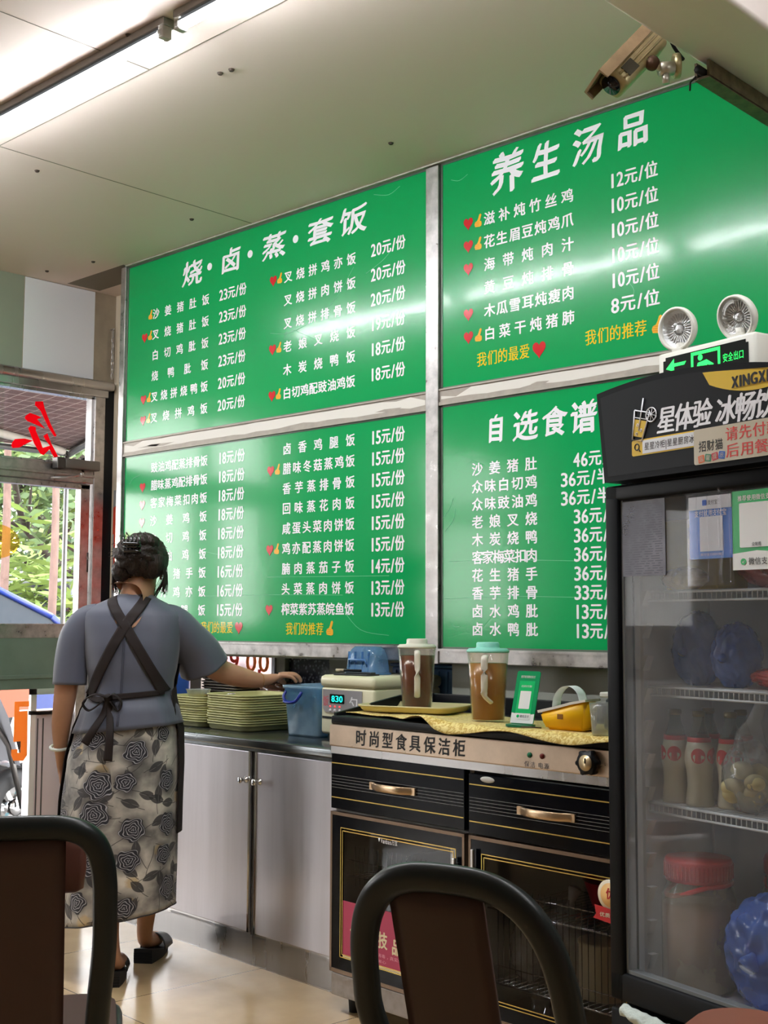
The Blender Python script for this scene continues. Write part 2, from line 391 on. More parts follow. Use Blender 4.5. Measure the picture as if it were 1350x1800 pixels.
def rail(name, x0, x1, z0, z1, seed):
    rr = random.Random(seed); b = MB(); b.m = 0; b.bb(x0, x1, -0.006, 0.03, z0, z1)
    b.bb(x0, x1, -0.011, 0.0, z1-0.006, z1); b.bb(x0, x1, -0.011, 0.0, z0, z0+0.012)
    b.m = 1; A = Matrix(((1, 0, 0, 0), (0, 0, -1, -0.0065), (0, 1, 0, 0), (0, 0, 0, 1)))
    top = []; bot = []; x = x0+0.006; zt = z1-0.008; zb = z0+0.018
    n = 26
    for i in range(n+1):
        xx = x0+0.008+(x1-x0-0.016)*i/n
        edge = min(i, n-i)
        top.append((xx, zt-(0.03*rr.random() if edge < 3 else 0.004*rr.random())))
        bot.append((xx, zb+(0.006*rr.random() if rr.random() < 0.75 else 0.012*rr.random())))
    V = top+bot; F = [(i, i+1, n+1+i+1, n+1+i) for i in range(n)]
    b.add([(p[0], p[1], 0) for p in V], F, False, A)
    b.m = 0
    for i in range(7):                                            # scraped patches in the paper
        if rr.random() < 0.6:
            xx = x0+(x1-x0)*rr.uniform(0.1, 0.9); ln = rr.uniform(0.03, 0.16); zc = rr.uniform(zb+0.005, zt-0.012)
            pl = [(xx-ln, zc, 0), (xx-ln*0.3, zc+0.006, 0), (xx+ln, zc+0.003, 0), (xx+ln*0.4, zc-0.007, 0)]
            b.add(pl, [(0, 1, 2, 3)], False, Matrix(((1, 0, 0, 0), (0, 0, -1, -0.0072), (0, 1, 0, 0), (0, 0, 0, 1))))
    struct(name, b, [ADH, PAPER])
rail('trim_7', 0.0, 1.946, 2.033, 2.104, 3)
rail('trim_8', 2.008, 3.9, 2.045, 2.107, 5)

# --- hatch window behind the counter (two panes)
def bubble_mat():
    m = mat('frosted_dark_glass', (70, 76, 96), 0.15); nt = m.node_tree; b = nt.nodes['Principled BSDF']
    tc = nt.nodes.new('ShaderNodeTexCoord'); v = nt.nodes.new('ShaderNodeTexVoronoi'); v.inputs['Scale'].default_value = 60
    nt.links.new(tc.outputs['Object'], v.inputs['Vector'])
    r = nt.nodes.new('ShaderNodeValToRGB'); r.color_ramp.elements[0].color = lin((170, 176, 196)); r.color_ramp.elements[1].color = lin((52, 54, 70))
    r.color_ramp.elements[1].position = 0.45
    nt.links.new(v.outputs['Distance'], r.inputs[0]); nt.links.new(r.outputs[0], b.inputs['Base Color']); return m
p = MB(); p.bb(0.18, 0.72, 0.375, 0.381, 0.86, 1.10)
win1 = struct('window_1', p, glass('hatch_glass', (250, 240, 240), 1.0, 0.1, 0.25, (240, 225, 225)))
fr = MB(); fr.bb(0.18, 0.72, 0.36, 0.40, 0.858, 0.872); fr.bb(0.702, 0.722, 0.335, 0.40, 0.86, 1.10); fr.build('window_frame', STEEL, win1)
st = MB(); A = T(0, 0.3735, 0) @ Matrix(((1, 0, 0, 0), (0, 0, -1, 0), (0, 1, 0, 0), (0, 0, 0, 1)))
for cx, rr_ in ((0.40, 0.038), (0.515, 0.036), (0.602, 0.038)):
    pass
st.m = 0; line(st, '9', 0.355, 0.43, 1.065, 0.105, A); st.m = 1; line(st, '00', 0.475, 0.645, 1.065, 0.105, A, bold=((0, 0), (0.03, 0), (-0.03, 0)))
st.m = 0; st.bb(0.565, 0.585, 0.3722, 0.3737, 0.94, 1.03); st.bb(0.31, 0.34, 0.3722, 0.3737, 0.90, 1.09)
so = st.build('window_lettering', [mat('red_sticker', (236, 70, 48), 0.4), mat('orange_sticker', (250, 130, 40), 0.4)], win1); so['label'] = 'red and orange sticker lettering'
p = MB(); p.bb(0.782, 1.07, 0.372, 0.378, 0.86, 1.10); win2 = struct('window_2', p, bubble_mat())
fr = MB(); fr.bb(0.782, 1.07, 0.34, 0.37, 0.945, 0.975); fr.bb(0.782, 1.07, 0.345, 0.37, 0.86, 0.94); fr.build('window_frame', STEEL_DARK, win2)

# poster strip on the short wall by the door
po = MB(); po.m = 0; po.bb(-0.50, -0.15, 0.2835, 0.289, 1.25, 1.93); po.m = 1
A = T(0, 0.2830, 0) @ Matrix(((1, 0, 0, 0), (0, 0, -1, 0), (0, 1, 0, 0), (0, 0, 0, 1)))
po.add([(-0.50, 1.70, 0), (-0.15, 1.68, 0), (-0.15, 1.86, 0), (-0.3, 1.90, 0), (-0.50, 1.84, 0)], [(0, 1, 2, 3, 4)], False, A)
for k in range(4): po.add([(-0.49, 1.30+0.11*k, 0), (-0.17, 1.30+0.11*k, 0), (-0.17, 1.37+0.11*k, 0), (-0.49, 1.37+0.11*k, 0)], [(0, 1, 2, 3)], False, A)
po = po.build('poster', [mat('poster_paper', (150, 150, 150), 0.4), mat('poster_red', (216, 70, 44), 0.4)])
tag(po, 'tall red and white poster on the narrow wall beside the door', 'poster')

# ------------------------------------------------------------------ left shopfront wall
PANEL_GREEN = mat('grey_green_panel', (150, 158, 140), 0.4, 0.15, var=0.05, var_scale=3)
PANEL_WHITE = mat('pale_grey_board', (228, 230, 234), 0.5)
BEIGE_MET = mat('beige_metal', (168, 158, 142), 0.4, 0.5, var=0.12, var_scale=8)
w = MB(); w.m = 0; w.bb(XL-0.08, XL, -6.5, -0.255, 2.50, CEIL); w.m = 1; w.bb(XL-0.08, XL+0.004, -0.25, 0.157, 2.50, CEIL-0.003)
w.m = 2; w.bb(XL-0.08, XL, 0.16, 0.29, 2.50, CEIL); w.m = 2; w.bb(XL-0.08, XL, 0.22, 0.42, 0.0, 2.50); w.bb(XL-0.08, XL, -0.255, -0.25, 2.5, CEIL)
for k in range(1, 6): w.bb(XL-0.08, XL+0.001, -0.25-1.1*k-0.003, -0.25-1.1*k+0.003, 2.5, CEIL)
struct('wall_left', w, [PANEL_GREEN, PANEL_WHITE, BEIGE_MET])
# polished steel rail and head over the glazing
w = MB(); w.bb(XL-0.08, XL+0.035, -6.5, 0.28, 2.452, 2.50, bev=0.016); w.bb(XL-0.08, XL+0.012, -6.5, 0.25, 2.415, 2.455, bev=0.004)
struct('trim_9', w, STEEL)
w = MB(); w.bb(XL-0.07, XL+0.012, 0.170, 0.232, 0.0, 2.415, bev=0.004); struct('trim_10', w, STEEL_OLD)
w = MB(); w.bb(XL-0.07, XL+0.002, 0.232, 0.29, 0.0, 2.5); struct('trim_11', w, BLACK)
# mid rail between transom lights and doors
w = MB(); w.bb(XL-0.06, XL+0.010, -6.5, 0.170, 1.955, 2.045, bev=0.004); w.bb(XL-0.06, XL+0.022, -6.5, 0.170, 1.985, 2.0, bev=0.003); struct('trim_12', w, STEEL_OLD)
# solid wall between the glazed bays
WS = MB()
for a, b in ((-2.75, -1.42), (-6.5, -3.76)): WS.bb(XL-0.08, XL+0.002, a, b, 0.0, 2.42)
struct('wall_left_lower', WS, mat('shopfront_wall', (150, 146, 138), 0.5))
# transom lights
nwin = 3
DOORS = []
for k, (y1, y0) in enumerate(((0.17, -0.91), (-0.95, -1.40), (-2.78, -3.73))):
    win = struct('window_%d' % (nwin+k), MB().bb(XL-0.034, XL-0.028, y0+0.012, y1-0.012, 2.048, 2.41), GLASS_CLEAR)
    fr = MB()
    for a, b_, c, d in ((y0, y1, 2.40, 2.415), (y0, y1, 2.045, 2.056), (y0-0.03, y0+0.012, 2.045, 2.41), (y1-0.012, y1+0.012, 2.045, 2.41)): fr.bb(XL-0.055, XL-0.004, a, b_, c, d)
    fr.build('window_frame', STEEL, win)
    DOORS.append((y0, y1, win))
def TRANSL(name, rgb):
    m = bpy.data.materials.new(name); m.use_nodes = True; nt = m.node_tree; nt.nodes.clear(); L = nt.links
    o = nt.nodes.new('ShaderNodeOutputMaterial'); t = nt.nodes.new('ShaderNodeBsdfTranslucent'); d = nt.nodes.new('ShaderNodeBsdfDiffuse'); x = nt.nodes.new('ShaderNodeMixShader')
    t.inputs[0].default_value = lin(rgb); d.inputs[0].default_value = lin(rgb); L.new(t.outputs[0], x.inputs[1]); L.new(d.outputs[0], x.inputs[2]); x.inputs[0].default_value = 0.5; L.new(x.outputs[0], o.inputs[0]); return m
# red brush character stuck on the first transom light (seen from behind, so mirrored)
A = Matrix(((0, 0, 1, XL-0.026), (1, 0, 0, 0), (0, 1, 0, 0), (0, 0, 0, 1)))
ch = MB()
STRK = [[(60, 64), (74, 62), (78, 74), (90, 98), (102, 116), (98, 118), (86, 104), (70, 78), (59, 70)],
        [(42, 90), (50, 84), (62, 86), (72, 89), (64, 93), (72, 100), (80, 107), (62, 102), (46, 98), (41, 94)],
        [(48, 110), (52, 105), (62, 106), (62, 112), (70, 126), (76, 139), (84, 136), (90, 134), (80, 124), (77, 119), (84, 114), (92, 130), (103, 146), (109, 156), (106, 160), (98, 152), (89, 140), (78, 151), (72, 149), (60, 134), (53, 120)],
        [(19, 136), (24, 130), (42, 127), (57, 129), (44, 136), (32, 143), (20, 145), (18, 141)]]
for s in STRK:
    P = []
    for (px, py) in s:
        P.append((-0.283+(px-18)*0.00299, 2.355-(py-62)*0.00307))
    ch.prism(P, 0.0012, A)
cho = ch.build('window_lettering', TRANSL('red_film', (255, 26, 48)), DOORS[0][2]); cho['label'] = 'red brush character seen in mirror image'
# door leaves: upper pane, mid panel, lower pane
GREEN_RAIL = mat('dark_green_rail', (112, 132, 118), 0.4, 0.1, var=0.1, var_scale=6)
for k, (y0, y1, win) in enumerate(DOORS):
    y1d = y1-0.012; y0d = y0+0.012
    d = MB(); d.bb(XL-0.05, XL, y1d-0.055, y1d, 0.02, 1.95, bev=0.003); d.bb(XL-0.05, XL, y0d, y0d+0.055, 0.02, 1.95, bev=0.003)
    d.bb(XL-0.05, XL, y0d, y1d, 1.925, 1.952, bev=0.003); d.bb(XL-0.05, XL, y0d, y1d, 0.02, 0.10, bev=0.003); d.bb(XL-0.05, XL+0.004, y0d+0.05, y1d-0.05, 1.165, 1.235, bev=0.003)
    dr = struct('door_%d' % (k+1), d, STEEL_OLD)
    MB().bb(XL-0.028, XL-0.022, y0d+0.05, y1d-0.05, 1.23, 1.93).build('door_glass', GLASS_CLEAR, dr)
    MB().bb(XL-0.028, XL-0.022, y0d+0.05, y1d-0.05, 0.095, 0.925).build('door_glass', GLASS_CLEAR, dr)
    g = MB(); g.bb(XL-0.045, XL+0.002, y0d+0.05, y1d-0.05, 0.985, 1.17); g.bb(XL-0.05, XL+0.008, y0d+0.05, y1d-0.05, 0.965, 0.985, bev=0.003); g.bb(XL-0.045, XL+0.002, y0d+0.05, y1d-0.05, 0.915, 0.967)
    gp = g.build('mid_panel', GREEN_RAIL, dr); gp['label'] = 'dark green panel'
    if k == 0:
        h = MB(); h.cyl((XL-0.002, 0.098+0.055, 1.5), (XL-0.002, 0.098+0.055, 1.6), 0.006, 8); h.build('hinge', STEEL_DARK, dr)
        A = Matrix(((0, 0, 1, XL-0.0215), (1, 0, 0, 0), (0, 1, 0, 0), (0, 0, 0, 1)))
        q = MB(); q.add([(-0.36+0.135*cos(a), 1.635+0.085*sin(a), 0) for a in [2*pi*i/40 for i in range(40)]], [tuple(range(40))], False, A)
        q.build('round_sticker', glass('yellow_film', (255, 214, 120), 0.4, 0.2, 0.22, (240, 190, 90)), dr)
        q = MB()
        five = [(a*0.66-0.045, 0.855-(0.80-b)*0.73) for a, b in [(-0.275, 0.80), (-0.155, 0.80), (-0.155, 0.765), (-0.235, 0.765), (-0.235, 0.735), (-0.165, 0.735), (-0.160, 0.44), (-0.19, 0.405), (-0.27, 0.41), (-0.29, 0.45), (-0.29, 0.485), (-0.24, 0.485), (-0.24, 0.46), (-0.215, 0.46), (-0.215, 0.535), (-0.275, 0.535)]]
        q.prism(five, 0.0012, A); so = q.build('number_sticker', TRANSL('orange_film', (248, 172, 92)), dr); so['label'] = 'orange cut-out numeral'
    struct('trim_%d' % (13+k), MB().bb(XL-0.06, XL+0.008, y0-0.04, y0+0.012, 0.0, 1.96, bev=0.003), STEEL)
# door closer on the mid rail
dc = thing('door_closer', 'grey hydraulic door closer fixed on the rail above the glass door', 'door closer', (XL+0.01, 0.06, 2.04))
q = MB(); q.bb(0.012, 0.055, -0.09, 0.115, -0.022, 0.028, bev=0.006); q.build('body', mat('closer_grey', (110, 106, 100), 0.45, 0.5), dc)
q = MB(); q.bb(0.010, 0.058, -0.14, -0.095, -0.028, 0.03, bev=0.004); q.cyl((0.034, 0.02, 0.028), (0.034, 0.02, 0.04), 0.012, 10); q.build('end_cap', STEEL_DARK, dc)
q = MB(); q.tube([(0.034, 0.02, -0.022), (0.05, 0.02, -0.04), (0.06, -0.02, -0.055), (0.03, -0.10, -0.07), (0.012, -0.15, -0.075)], 0.006, 8); q.cyl((0.06, 0.0, -0.062), (0.06, 0.0, -0.04), 0.012, 10); q.build('arm', STEEL, dc)
# short chain hanging by the corner
q = MB()
for i in range(8):
    c = Vector((XL+0.02, 0.262, 2.76-0.032*i)); a = pi/2*(i % 2)
    q.tube([c+Vector((0.006*cos(t)*cos(a), 0.006*cos(t)*sin(a), 0.02*sin(t))) for t in [2*pi*j/12 for j in range(12)]], 0.002, 6, closed=True)
q.cyl((XL-0.01, 0.262, 2.785), (XL+0.03, 0.262, 2.785), 0.003, 6)
tag(q.build('chain', STEEL), 'short steel chain hanging in the corner above the door', 'chain')
# ================================================================== OUTSIDE THE SHOPFRONT
GZ = -0.12
struct('pavement', MB().bb(-2.9, XL-0.09, -30, 40, GZ-0.1, GZ).bb(-40, -2.9, -30, 40, GZ-0.1, 0.06), mat('concrete_paving', (98, 94, 90), 0.8, var=0.08, var_scale=2))
# awning of reddish netting on a frame
aw = thing('awning', 'dark red netted awning sheltering the pavement outside the door', 'awning', (-2.0, -1.0, 2.75))
A_ = [(-0.62, -1.9, 2.86), (-3.7, -1.9, 2.62), (-3.7, 2.05, 2.62), (-0.62, 1.25, 2.86)]
q = MB(); q.add([Vector(p)-Vector((-2, -1, 2.75)) for p in A_]+[Vector(p)-Vector((-2, -1, 2.735)) for p in A_], [(0, 1, 2, 3), (7, 6, 5, 4), (0, 4, 5, 1), (1, 5, 6, 2), (2, 6, 7, 3), (3, 7, 4, 0)])
def net_mat():
    m = mat('red_awning_cloth', (62, 36, 32), 0.8); nt = m.node_tree; b = nt.nodes['Principled BSDF']
    tc = nt.nodes.new('ShaderNodeTexCoord'); br = nt.nodes.new('ShaderNodeTexBrick'); br.offset = 0; br.inputs['Scale'].default_value = 1
    br.inputs['Brick Width'].default_value = 0.11; br.inputs['Row Height'].default_value = 0.11; br.inputs['Mortar Size'].default_value = 0.004
    br.inputs['Color1'].default_value = lin((66, 38, 34)); br.inputs['Color2'].default_value = lin((58, 34, 30)); br.inputs['Mortar'].default_value = lin((120, 104, 98))
    nt.links.new(tc.outputs['Object'], br.inputs['Vector']); nt.links.new(br.outputs[0], b.inputs['Base Color']); return m
q.build('cloth', net_mat(), aw)
q = MB(); q.tube(smooth_path([(0.6, -0.9, -0.02), (-0.2, 0.4, -0.09), (-0.8, 1.2, -0.14), (-1.3, 2.2, -0.13), (-1.6, 2.9, -0.16)], 6), 0.032, 8)
q.build('rope', mat('pale_rope', (118, 112, 104), 0.8), aw)
q = MB(); q.cyl((1.38, 2.22, 0.08), (-1.7, 3.02, -0.16), 0.03, 8); q.cyl((-1.7, 3.02, -0.16), (-1.7, -0.9, -0.16), 0.025, 8)
for a, b_ in ((-1.7, 3.0), (-1.7, -0.9)): q.cyl((a, b_, -0.16), (a, b_, GZ-2.75), 0.02, 8)
q.build('frame', STEEL_DARK, aw)

# cars
def car_mesh(L, Wd, paint, root, roofz=1.5):
    """body along local x, front at +x"""
    def prof(x):   # lower body top height
        t = x/L
        return 0.93-0.16*max(0, t-0.22)*2.2-0.05*max(0, -t-0.3)
    secs = []
    xs = [-0.5, -0.485, -0.44, -0.3, -0.1, 0.1, 0.25, 0.38, 0.46, 0.49, 0.5]
    for t in xs:
        e = 1-0.10*max(0, abs(t)-0.36)/0.14*1.0; hw = Wd/2*e
        zt = prof(t*L)*(0.93 if abs(t) > 0.48 else 1); zb = 0.30 if abs(t) < 0.46 else 0.42
        secs.append([(t*L, -hw, zb+0.12), (t*L, -hw*1.0, zt*0.72), (t*L, -hw*0.93, zt), (t*L, hw*0.93, zt), (t*L, hw, zt*0.72), (t*L, hw, zb+0.12), (t*L, hw*0.85, zb), (t*L, -hw*0.85, zb)])
    b = MB(); b.rings(secs); b.build('body', paint, root)
    # cabin: roof and pillars, glass inset
    gl = MB(); pr = [(-0.40, 0.90), (-0.30, roofz-0.06), (-0.10, roofz), (0.06, roofz-0.02), (0.22, 1.16), (0.29, 0.90)]
    R = []
    for t, z in pr:
        k = (z-0.9)/(roofz-0.9); hw = Wd/2*(0.92-0.20*k); R.append((t*L, hw, z))
    V = [(x, -h, z) for x, h, z in R]+[(x, h, z) for x, h, z in R]; n = len(R)
    gl.add(V, [(i, i+1, n+i+1, n+i) for i in range(n-1)]+[tuple(range(n-1, -1, -1)), tuple(range(n, 2*n))]); gl.build('windows', CAR_GLASS, root)
    rf = MB()
    def band(i, j, w=0.03):
        for s in (-1, 1): rf.tube([(R[i][0], s*R[i][1]*1.01, R[i][2]), (R[j][0], s*R[j][1]*1.01, R[j][2])], w, 6)
    for i in range(5): band(i, i+1)
    for s in (-1, 1): rf.tube([(-0.06*L, s*Wd/2*0.93, 0.92), (-0.07*L, s*Wd/2*0.735, roofz-0.02)], 0.035, 6)
    rf.add([(R[1][0], -R[1][1], R[1][2]+.012), (R[2][0], -R[2][1], R[2][2]+.02), (R[3][0], -R[3][1], R[3][2]+.02), (R[3][0], R[3][1], R[3][2]+.02), (R[2][0], R[2][1], R[2][2]+.02), (R[1][0], R[1][1], R[1][2]+.012)], [(0, 1, 4, 5), (1, 2, 3, 4)])
    rf.build('roof', paint, root)
    for sx in (-0.31, 0.31):
        for s in (-1, 1):
            wb_ = MB(); Mx = T(sx*L, s*(Wd/2-0.09), 0.33) @ RX(pi/2)
            wb_.m = 0; wb_.lathe([(0.20, -0.1), (0.31, -0.1), (0.33, -0.06), (0.33, 0.06), (0.31, 0.1), (0.20, 0.1)], 28, M=Mx, cap0=False, cap1=False)
            wb_.m = 1; wb_.lathe([(0.06, -0.085), (0.07, -0.1), (0.07, 0.1), (0.06, 0.105)], 12, M=Mx); wb_.lathe([(0.195, -0.098), (0.215, -0.104), (0.22, 0.104), (0.195, 0.098)], 28, M=Mx, cap0=False, cap1=False)
            for i in range(5):
                for zz in (-0.085, 0.085): wb_.box((0.13, 0, zz), (0.14, 0.055, 0.03), Mx @ RZ(2*pi*i/5))
            wb_.m = 2; wb_.lathe([(0.0, -0.05), (0.20, -0.05)], 20, M=Mx, cap0=False, cap1=False)
            wb_.build('wheel', [RUBBER, mat('alloy_wheel', (176, 172, 172), 0.3, 0.8), BLACK], root)
    lp = MB()
    for s in (-1, 1): lp.sphere((0.475*L, s*Wd*0.36, 0.70), (0.06, 0.16, 0.07), 10, 6)
    lp.build('headlights', mat('lamp_glass', (225, 230, 235), 0.1), root)
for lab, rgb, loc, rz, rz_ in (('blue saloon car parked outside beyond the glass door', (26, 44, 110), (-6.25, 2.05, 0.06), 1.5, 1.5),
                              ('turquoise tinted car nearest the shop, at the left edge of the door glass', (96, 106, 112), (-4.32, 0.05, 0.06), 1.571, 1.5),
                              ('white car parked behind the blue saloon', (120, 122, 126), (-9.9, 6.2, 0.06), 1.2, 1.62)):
    if 'turq' in lab: CAR_GLASS = mat('teal_car_glass', (40, 104, 112), 0.15, spec=0.2)
    else: CAR_GLASS = mat('car_window_glass', (36, 42, 48), 0.15, spec=0.2)
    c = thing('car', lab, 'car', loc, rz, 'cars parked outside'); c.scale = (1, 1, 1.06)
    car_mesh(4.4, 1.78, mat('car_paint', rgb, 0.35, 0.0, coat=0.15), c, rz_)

# scooter front: wheel, mudguard, fork
sc = thing('scooter', 'white and black scooter parked outside behind the lower door glass', 'scooter', (-2.0, 0.62, GZ), 1.75)
q = MB(); q.lathe([(0.13, -0.05), (0.2, -0.055), (0.235, -0.02), (0.235, 0.02), (0.2, 0.055), (0.13, 0.05)], 28, M=T(0, 0, 0.235) @ RX(pi/2), cap0=False, cap1=False)
q.lathe([(0.13, -0.05), (0.2, -0.055), (0.235, -0.02), (0.235, 0.02), (0.2, 0.055), (0.13, 0.05)], 28, M=T(-1.2, 0, 0.235) @ RX(pi/2), cap0=False, cap1=False); q.build('tyre', RUBBER, sc)
q = MB()
for x in (0, -1.2):
    q.lathe([(0.02, -0.05), (0.05, -0.05), (0.05, 0.05), (0.02, 0.05)], 12, M=T(x, 0, 0.235) @ RX(pi/2))
    for i in range(6): q.box((0.085, 0, 0), (0.12, 0.03, 0.03), T(x, 0, 0.235) @ RX(pi/2) @ RZ(pi/3*i))
q.build('wheel_rim', CHROME, sc)
q = MB()
R = []
for i in range(13):
    a = -0.35+2.3*i/12; R.append([(0.27*cos(a), -0.07, 0.235+0.27*sin(a)), (0.285*cos(a), -0.04, 0.235+0.285*sin(a)), (0.285*cos(a), 0.04, 0.235+0.285*sin(a)), (0.27*cos(a), 0.07, 0.235+0.27*sin(a))])
q.rings(R, closed=False); q.rings([[(-0.1, -0.18, 0.5), (-0.06, 0, 0.52), (-0.1, 0.18, 0.5)], [(-0.22, -0.2, 0.8), (-0.16, 0, 0.84), (-0.22, 0.2, 0.8)], [(-0.3, -0.14, 1.02), (-0.24, 0, 1.05), (-0.3, 0.14, 1.02)]], closed=False)
q.box((-0.55, 0, 0.30), (0.5, 0.28, 0.06), bev=0.02); q.box((-1.1, 0, 0.6), (0.7, 0.28, 0.3), bev=0.08); q.build('bodywork', mat('white_bodywork', (130, 130, 134), 0.3, coat=0.4), sc)
q = MB(); q.tube([(0, -0.09, 0.235), (-0.12, -0.09, 0.62), (-0.2, 0, 0.8), (-0.27, 0, 1.03)], 0.018, 8); q.tube([(0, 0.09, 0.235), (-0.12, 0.09, 0.62), (-0.2, 0, 0.8)], 0.018, 8)
q.tube([(-0.3, -0.33, 1.05), (-0.26, -0.1, 1.03), (-0.26, 0.1, 1.03), (-0.3, 0.33, 1.05)], 0.014, 8); q.build('fork', STEEL_DARK, sc)
q = MB(); q.box((-1.0, 0, 0.79), (0.65, 0.27, 0.09), bev=0.035); q.build('seat', BLACK, sc)

# steel cabinet standing just outside the door, folded banner behind
oc = thing('outdoor_cabinet', 'pale stainless cabinet standing just outside the glass door', 'cabinet', (-1.02, -0.075, GZ), 0.0)
q = MB(); q.bb(0.30, 0.38, 0.0, 0.62, 0.03, 0.90, bev=0.004); q.bb(0.29, 0.40, -0.02, 0.64, 0.90, 0.92); q.build('body', mat('pale_sheet', (240, 224, 228), 0.45, 0.0, var=0.06, var_scale=7, stretch=(1, 1, .2)), oc)
q = MB(); q.bb(0.38, 0.40, -0.02, 0.012, 0.0, 1.03); q.bb(0.38, 0.40, 0.6, 0.63, 0.0, 1.03); q.bb(0.38, 0.40, -0.02, 0.63, 1.0, 1.03); q.bb(0.38, 0.40, -0.02, 0.63, 0.90, 0.915); q.build('frame', mat('white_frame', (240, 240, 240), 0.4), oc)
q = MB(); q.bb(0.379, 0.386, 0.06, 0.065, 0.05, 0.88); q.bb(0.379, 0.386, 0.03, 0.034, 0.05, 0.88); q.build('panel_joint', STEEL_DARK, oc)
bn = MB(); bn.m = 0; bn.bb(-2.72, -2.68, 0.2, 1.12, 0.60, 0.95); bn.m = 1; bn.bb(-2.72, -2.679, 1.12, 2.2, 0.60, 0.95); bn.m = 2; bn.bb(-2.73, -2.67, 0.2, 0.23, GZ, 0.97); bn.bb(-2.73, -2.67, 2.17, 2.2, GZ, 0.97)
tag(bn.build('barrier_banner', [mat('orange_banner', (140, 66, 40), 0.6), mat('blue_banner', (38, 52, 104), 0.6), STEEL_DARK]), 'orange and blue banner on a low barrier out on the pavement', 'banner')

# trees: trunk, limbs, foliage of many small leaf blades
BARK = mat('pink_grey_bark', (104, 82, 74), 0.9, var=0.25, var_scale=14, stretch=(1, 1, .4))
BARK_D = mat('grey_bark', (62, 54, 48), 0.9, var=0.2, var_scale=14)
def leaf_mat(name, rgb):
    m = mat(name, rgb, 0.55, var=0.35, var_scale=3); return m
LEAF = [leaf_mat('leaf_green', (82, 104, 62)), leaf_mat('leaf_light', (112, 132, 66)), leaf_mat('leaf_deep', (66, 92, 66))]
def tree(name, label, loc, h, r, spread, nleaf, lm, bark, seed, low=0.3, group='street trees outside', size=0.11):
    rr = random.Random(seed); t = thing(name, label, 'tree', loc, 0, group)
    q = MB(); q.tube(smooth_path([(0, 0, 0), (0.05, 0.03, h*0.3), (-0.05, 0.06, h*0.6), (0.1, 0, h*0.85)], 4), [r*(1-0.6*i/12) for i in range(13)], 10); q.build('trunk', bark, t)
    lim = MB(); tips = []
    for i in range(11):
        z = h*rr.uniform(low, 0.8); a = rr.uniform(0, 2*pi); l = spread*rr.uniform(0.6, 1.0)
        p = [(0, 0, z), (0.45*l*cos(a), 0.45*l*sin(a), z+0.25*l), (0.8*l*cos(a+.2), 0.8*l*sin(a+.2), z+0.55*l), (l*cos(a+.25), l*sin(a+.25), z+0.62*l)]
        lim.tube(smooth_path(p, 3), [r*0.42*(1-0.85*j/9) for j in range(10)], 6); tips += [p[1], p[2], p[3]]
        for s in (-1, 1):
            a2 = a+s*0.7; p2 = [p[1], (p[1][0]+0.4*l*cos(a2), p[1][1]+0.4*l*sin(a2), p[1][2]+0.2*l)]
            lim.tube(p2, [r*0.2, r*0.06], 5); tips.append(p2[1])
    lim.build('limbs', bark, t)
    f = MB()
    for i in range(nleaf):
        c = rr.choice(tips); o = Vector((rr.gauss(0, 1), rr.gauss(0, 1), rr.gauss(0, 0.7)))*spread*0.26; c = Vector(c)+o
        if c.z < h*low*0.6: continue
        s = size*rr.uniform(0.6, 1.3); d = Vector((rr.gauss(0, 1), rr.gauss(0, 1), rr.gauss(0, .6))).normalized(); e = d.orthogonal().normalized(); e = Matrix.Rotation(rr.uniform(0, 6.28), 3, d) @ e
        f.add([c-d*s, c+e*s*0.42, c+d*s, c-e*s*0.42], [(0, 1, 2, 3)])
    f.build('foliage', lm, t)
    return t
tree('broadleaf_tree', 'spreading green tree with dark branches seen through the right of the door glass', (-12.6, 7.9, 0.06), 7.5, 0.2, 3.6, 6500, LEAF[0], BARK_D, 11, low=0.18)
tree('broadleaf_tree', 'pale trunked tree in front of the others, at the centre of the door glass', (-8.27, 4.66, 0.06), 7.0, 0.06, 2.4, 1500, LEAF[1], BARK, 12, low=0.55)
tree('broadleaf_tree', 'pale trunked tree at the left edge of the door glass', (-9.08, 4.57-.1, 0.06), 7.0, 0.065, 2.6, 1500, LEAF[1], BARK, 13, low=0.5)
tree('broadleaf_tree', 'dense tree far behind the parked cars', (-20, 11.5, 0.06), 9.0, 0.3, 5.0, 6500, LEAF[2], BARK_D, 14, low=0.12, size=0.16)
tree('broadleaf_tree', 'bright leafy tree behind the left trunk', (-15.5, 7.0, 0.06), 6.5, 0.2, 3.8, 5500, LEAF[1], BARK_D, 15, low=0.12, size=0.13)
sh = MB(); rr = random.Random(4)
for i in range(2600):
    c = Vector((-9.9+rr.gauss(0, .6), 5.3+rr.gauss(0, .35), 0.1+abs(rr.gauss(0.8, 0.6)))); a = rr.uniform(0, 6.28); l = rr.uniform(0.1, 0.22)
    d = Vector((cos(a), sin(a), rr.uniform(-.4, .7))).normalized(); e = d.orthogonal().normalized()
    sh.add([c-d*l, c+e*l*.22, c+d*l, c-e*l*.22], [(0, 1, 2, 3)])
tag(sh.build('shrub', LEAF[1]), 'bright yellow-green shrub between the pale tree trunks', 'shrub')
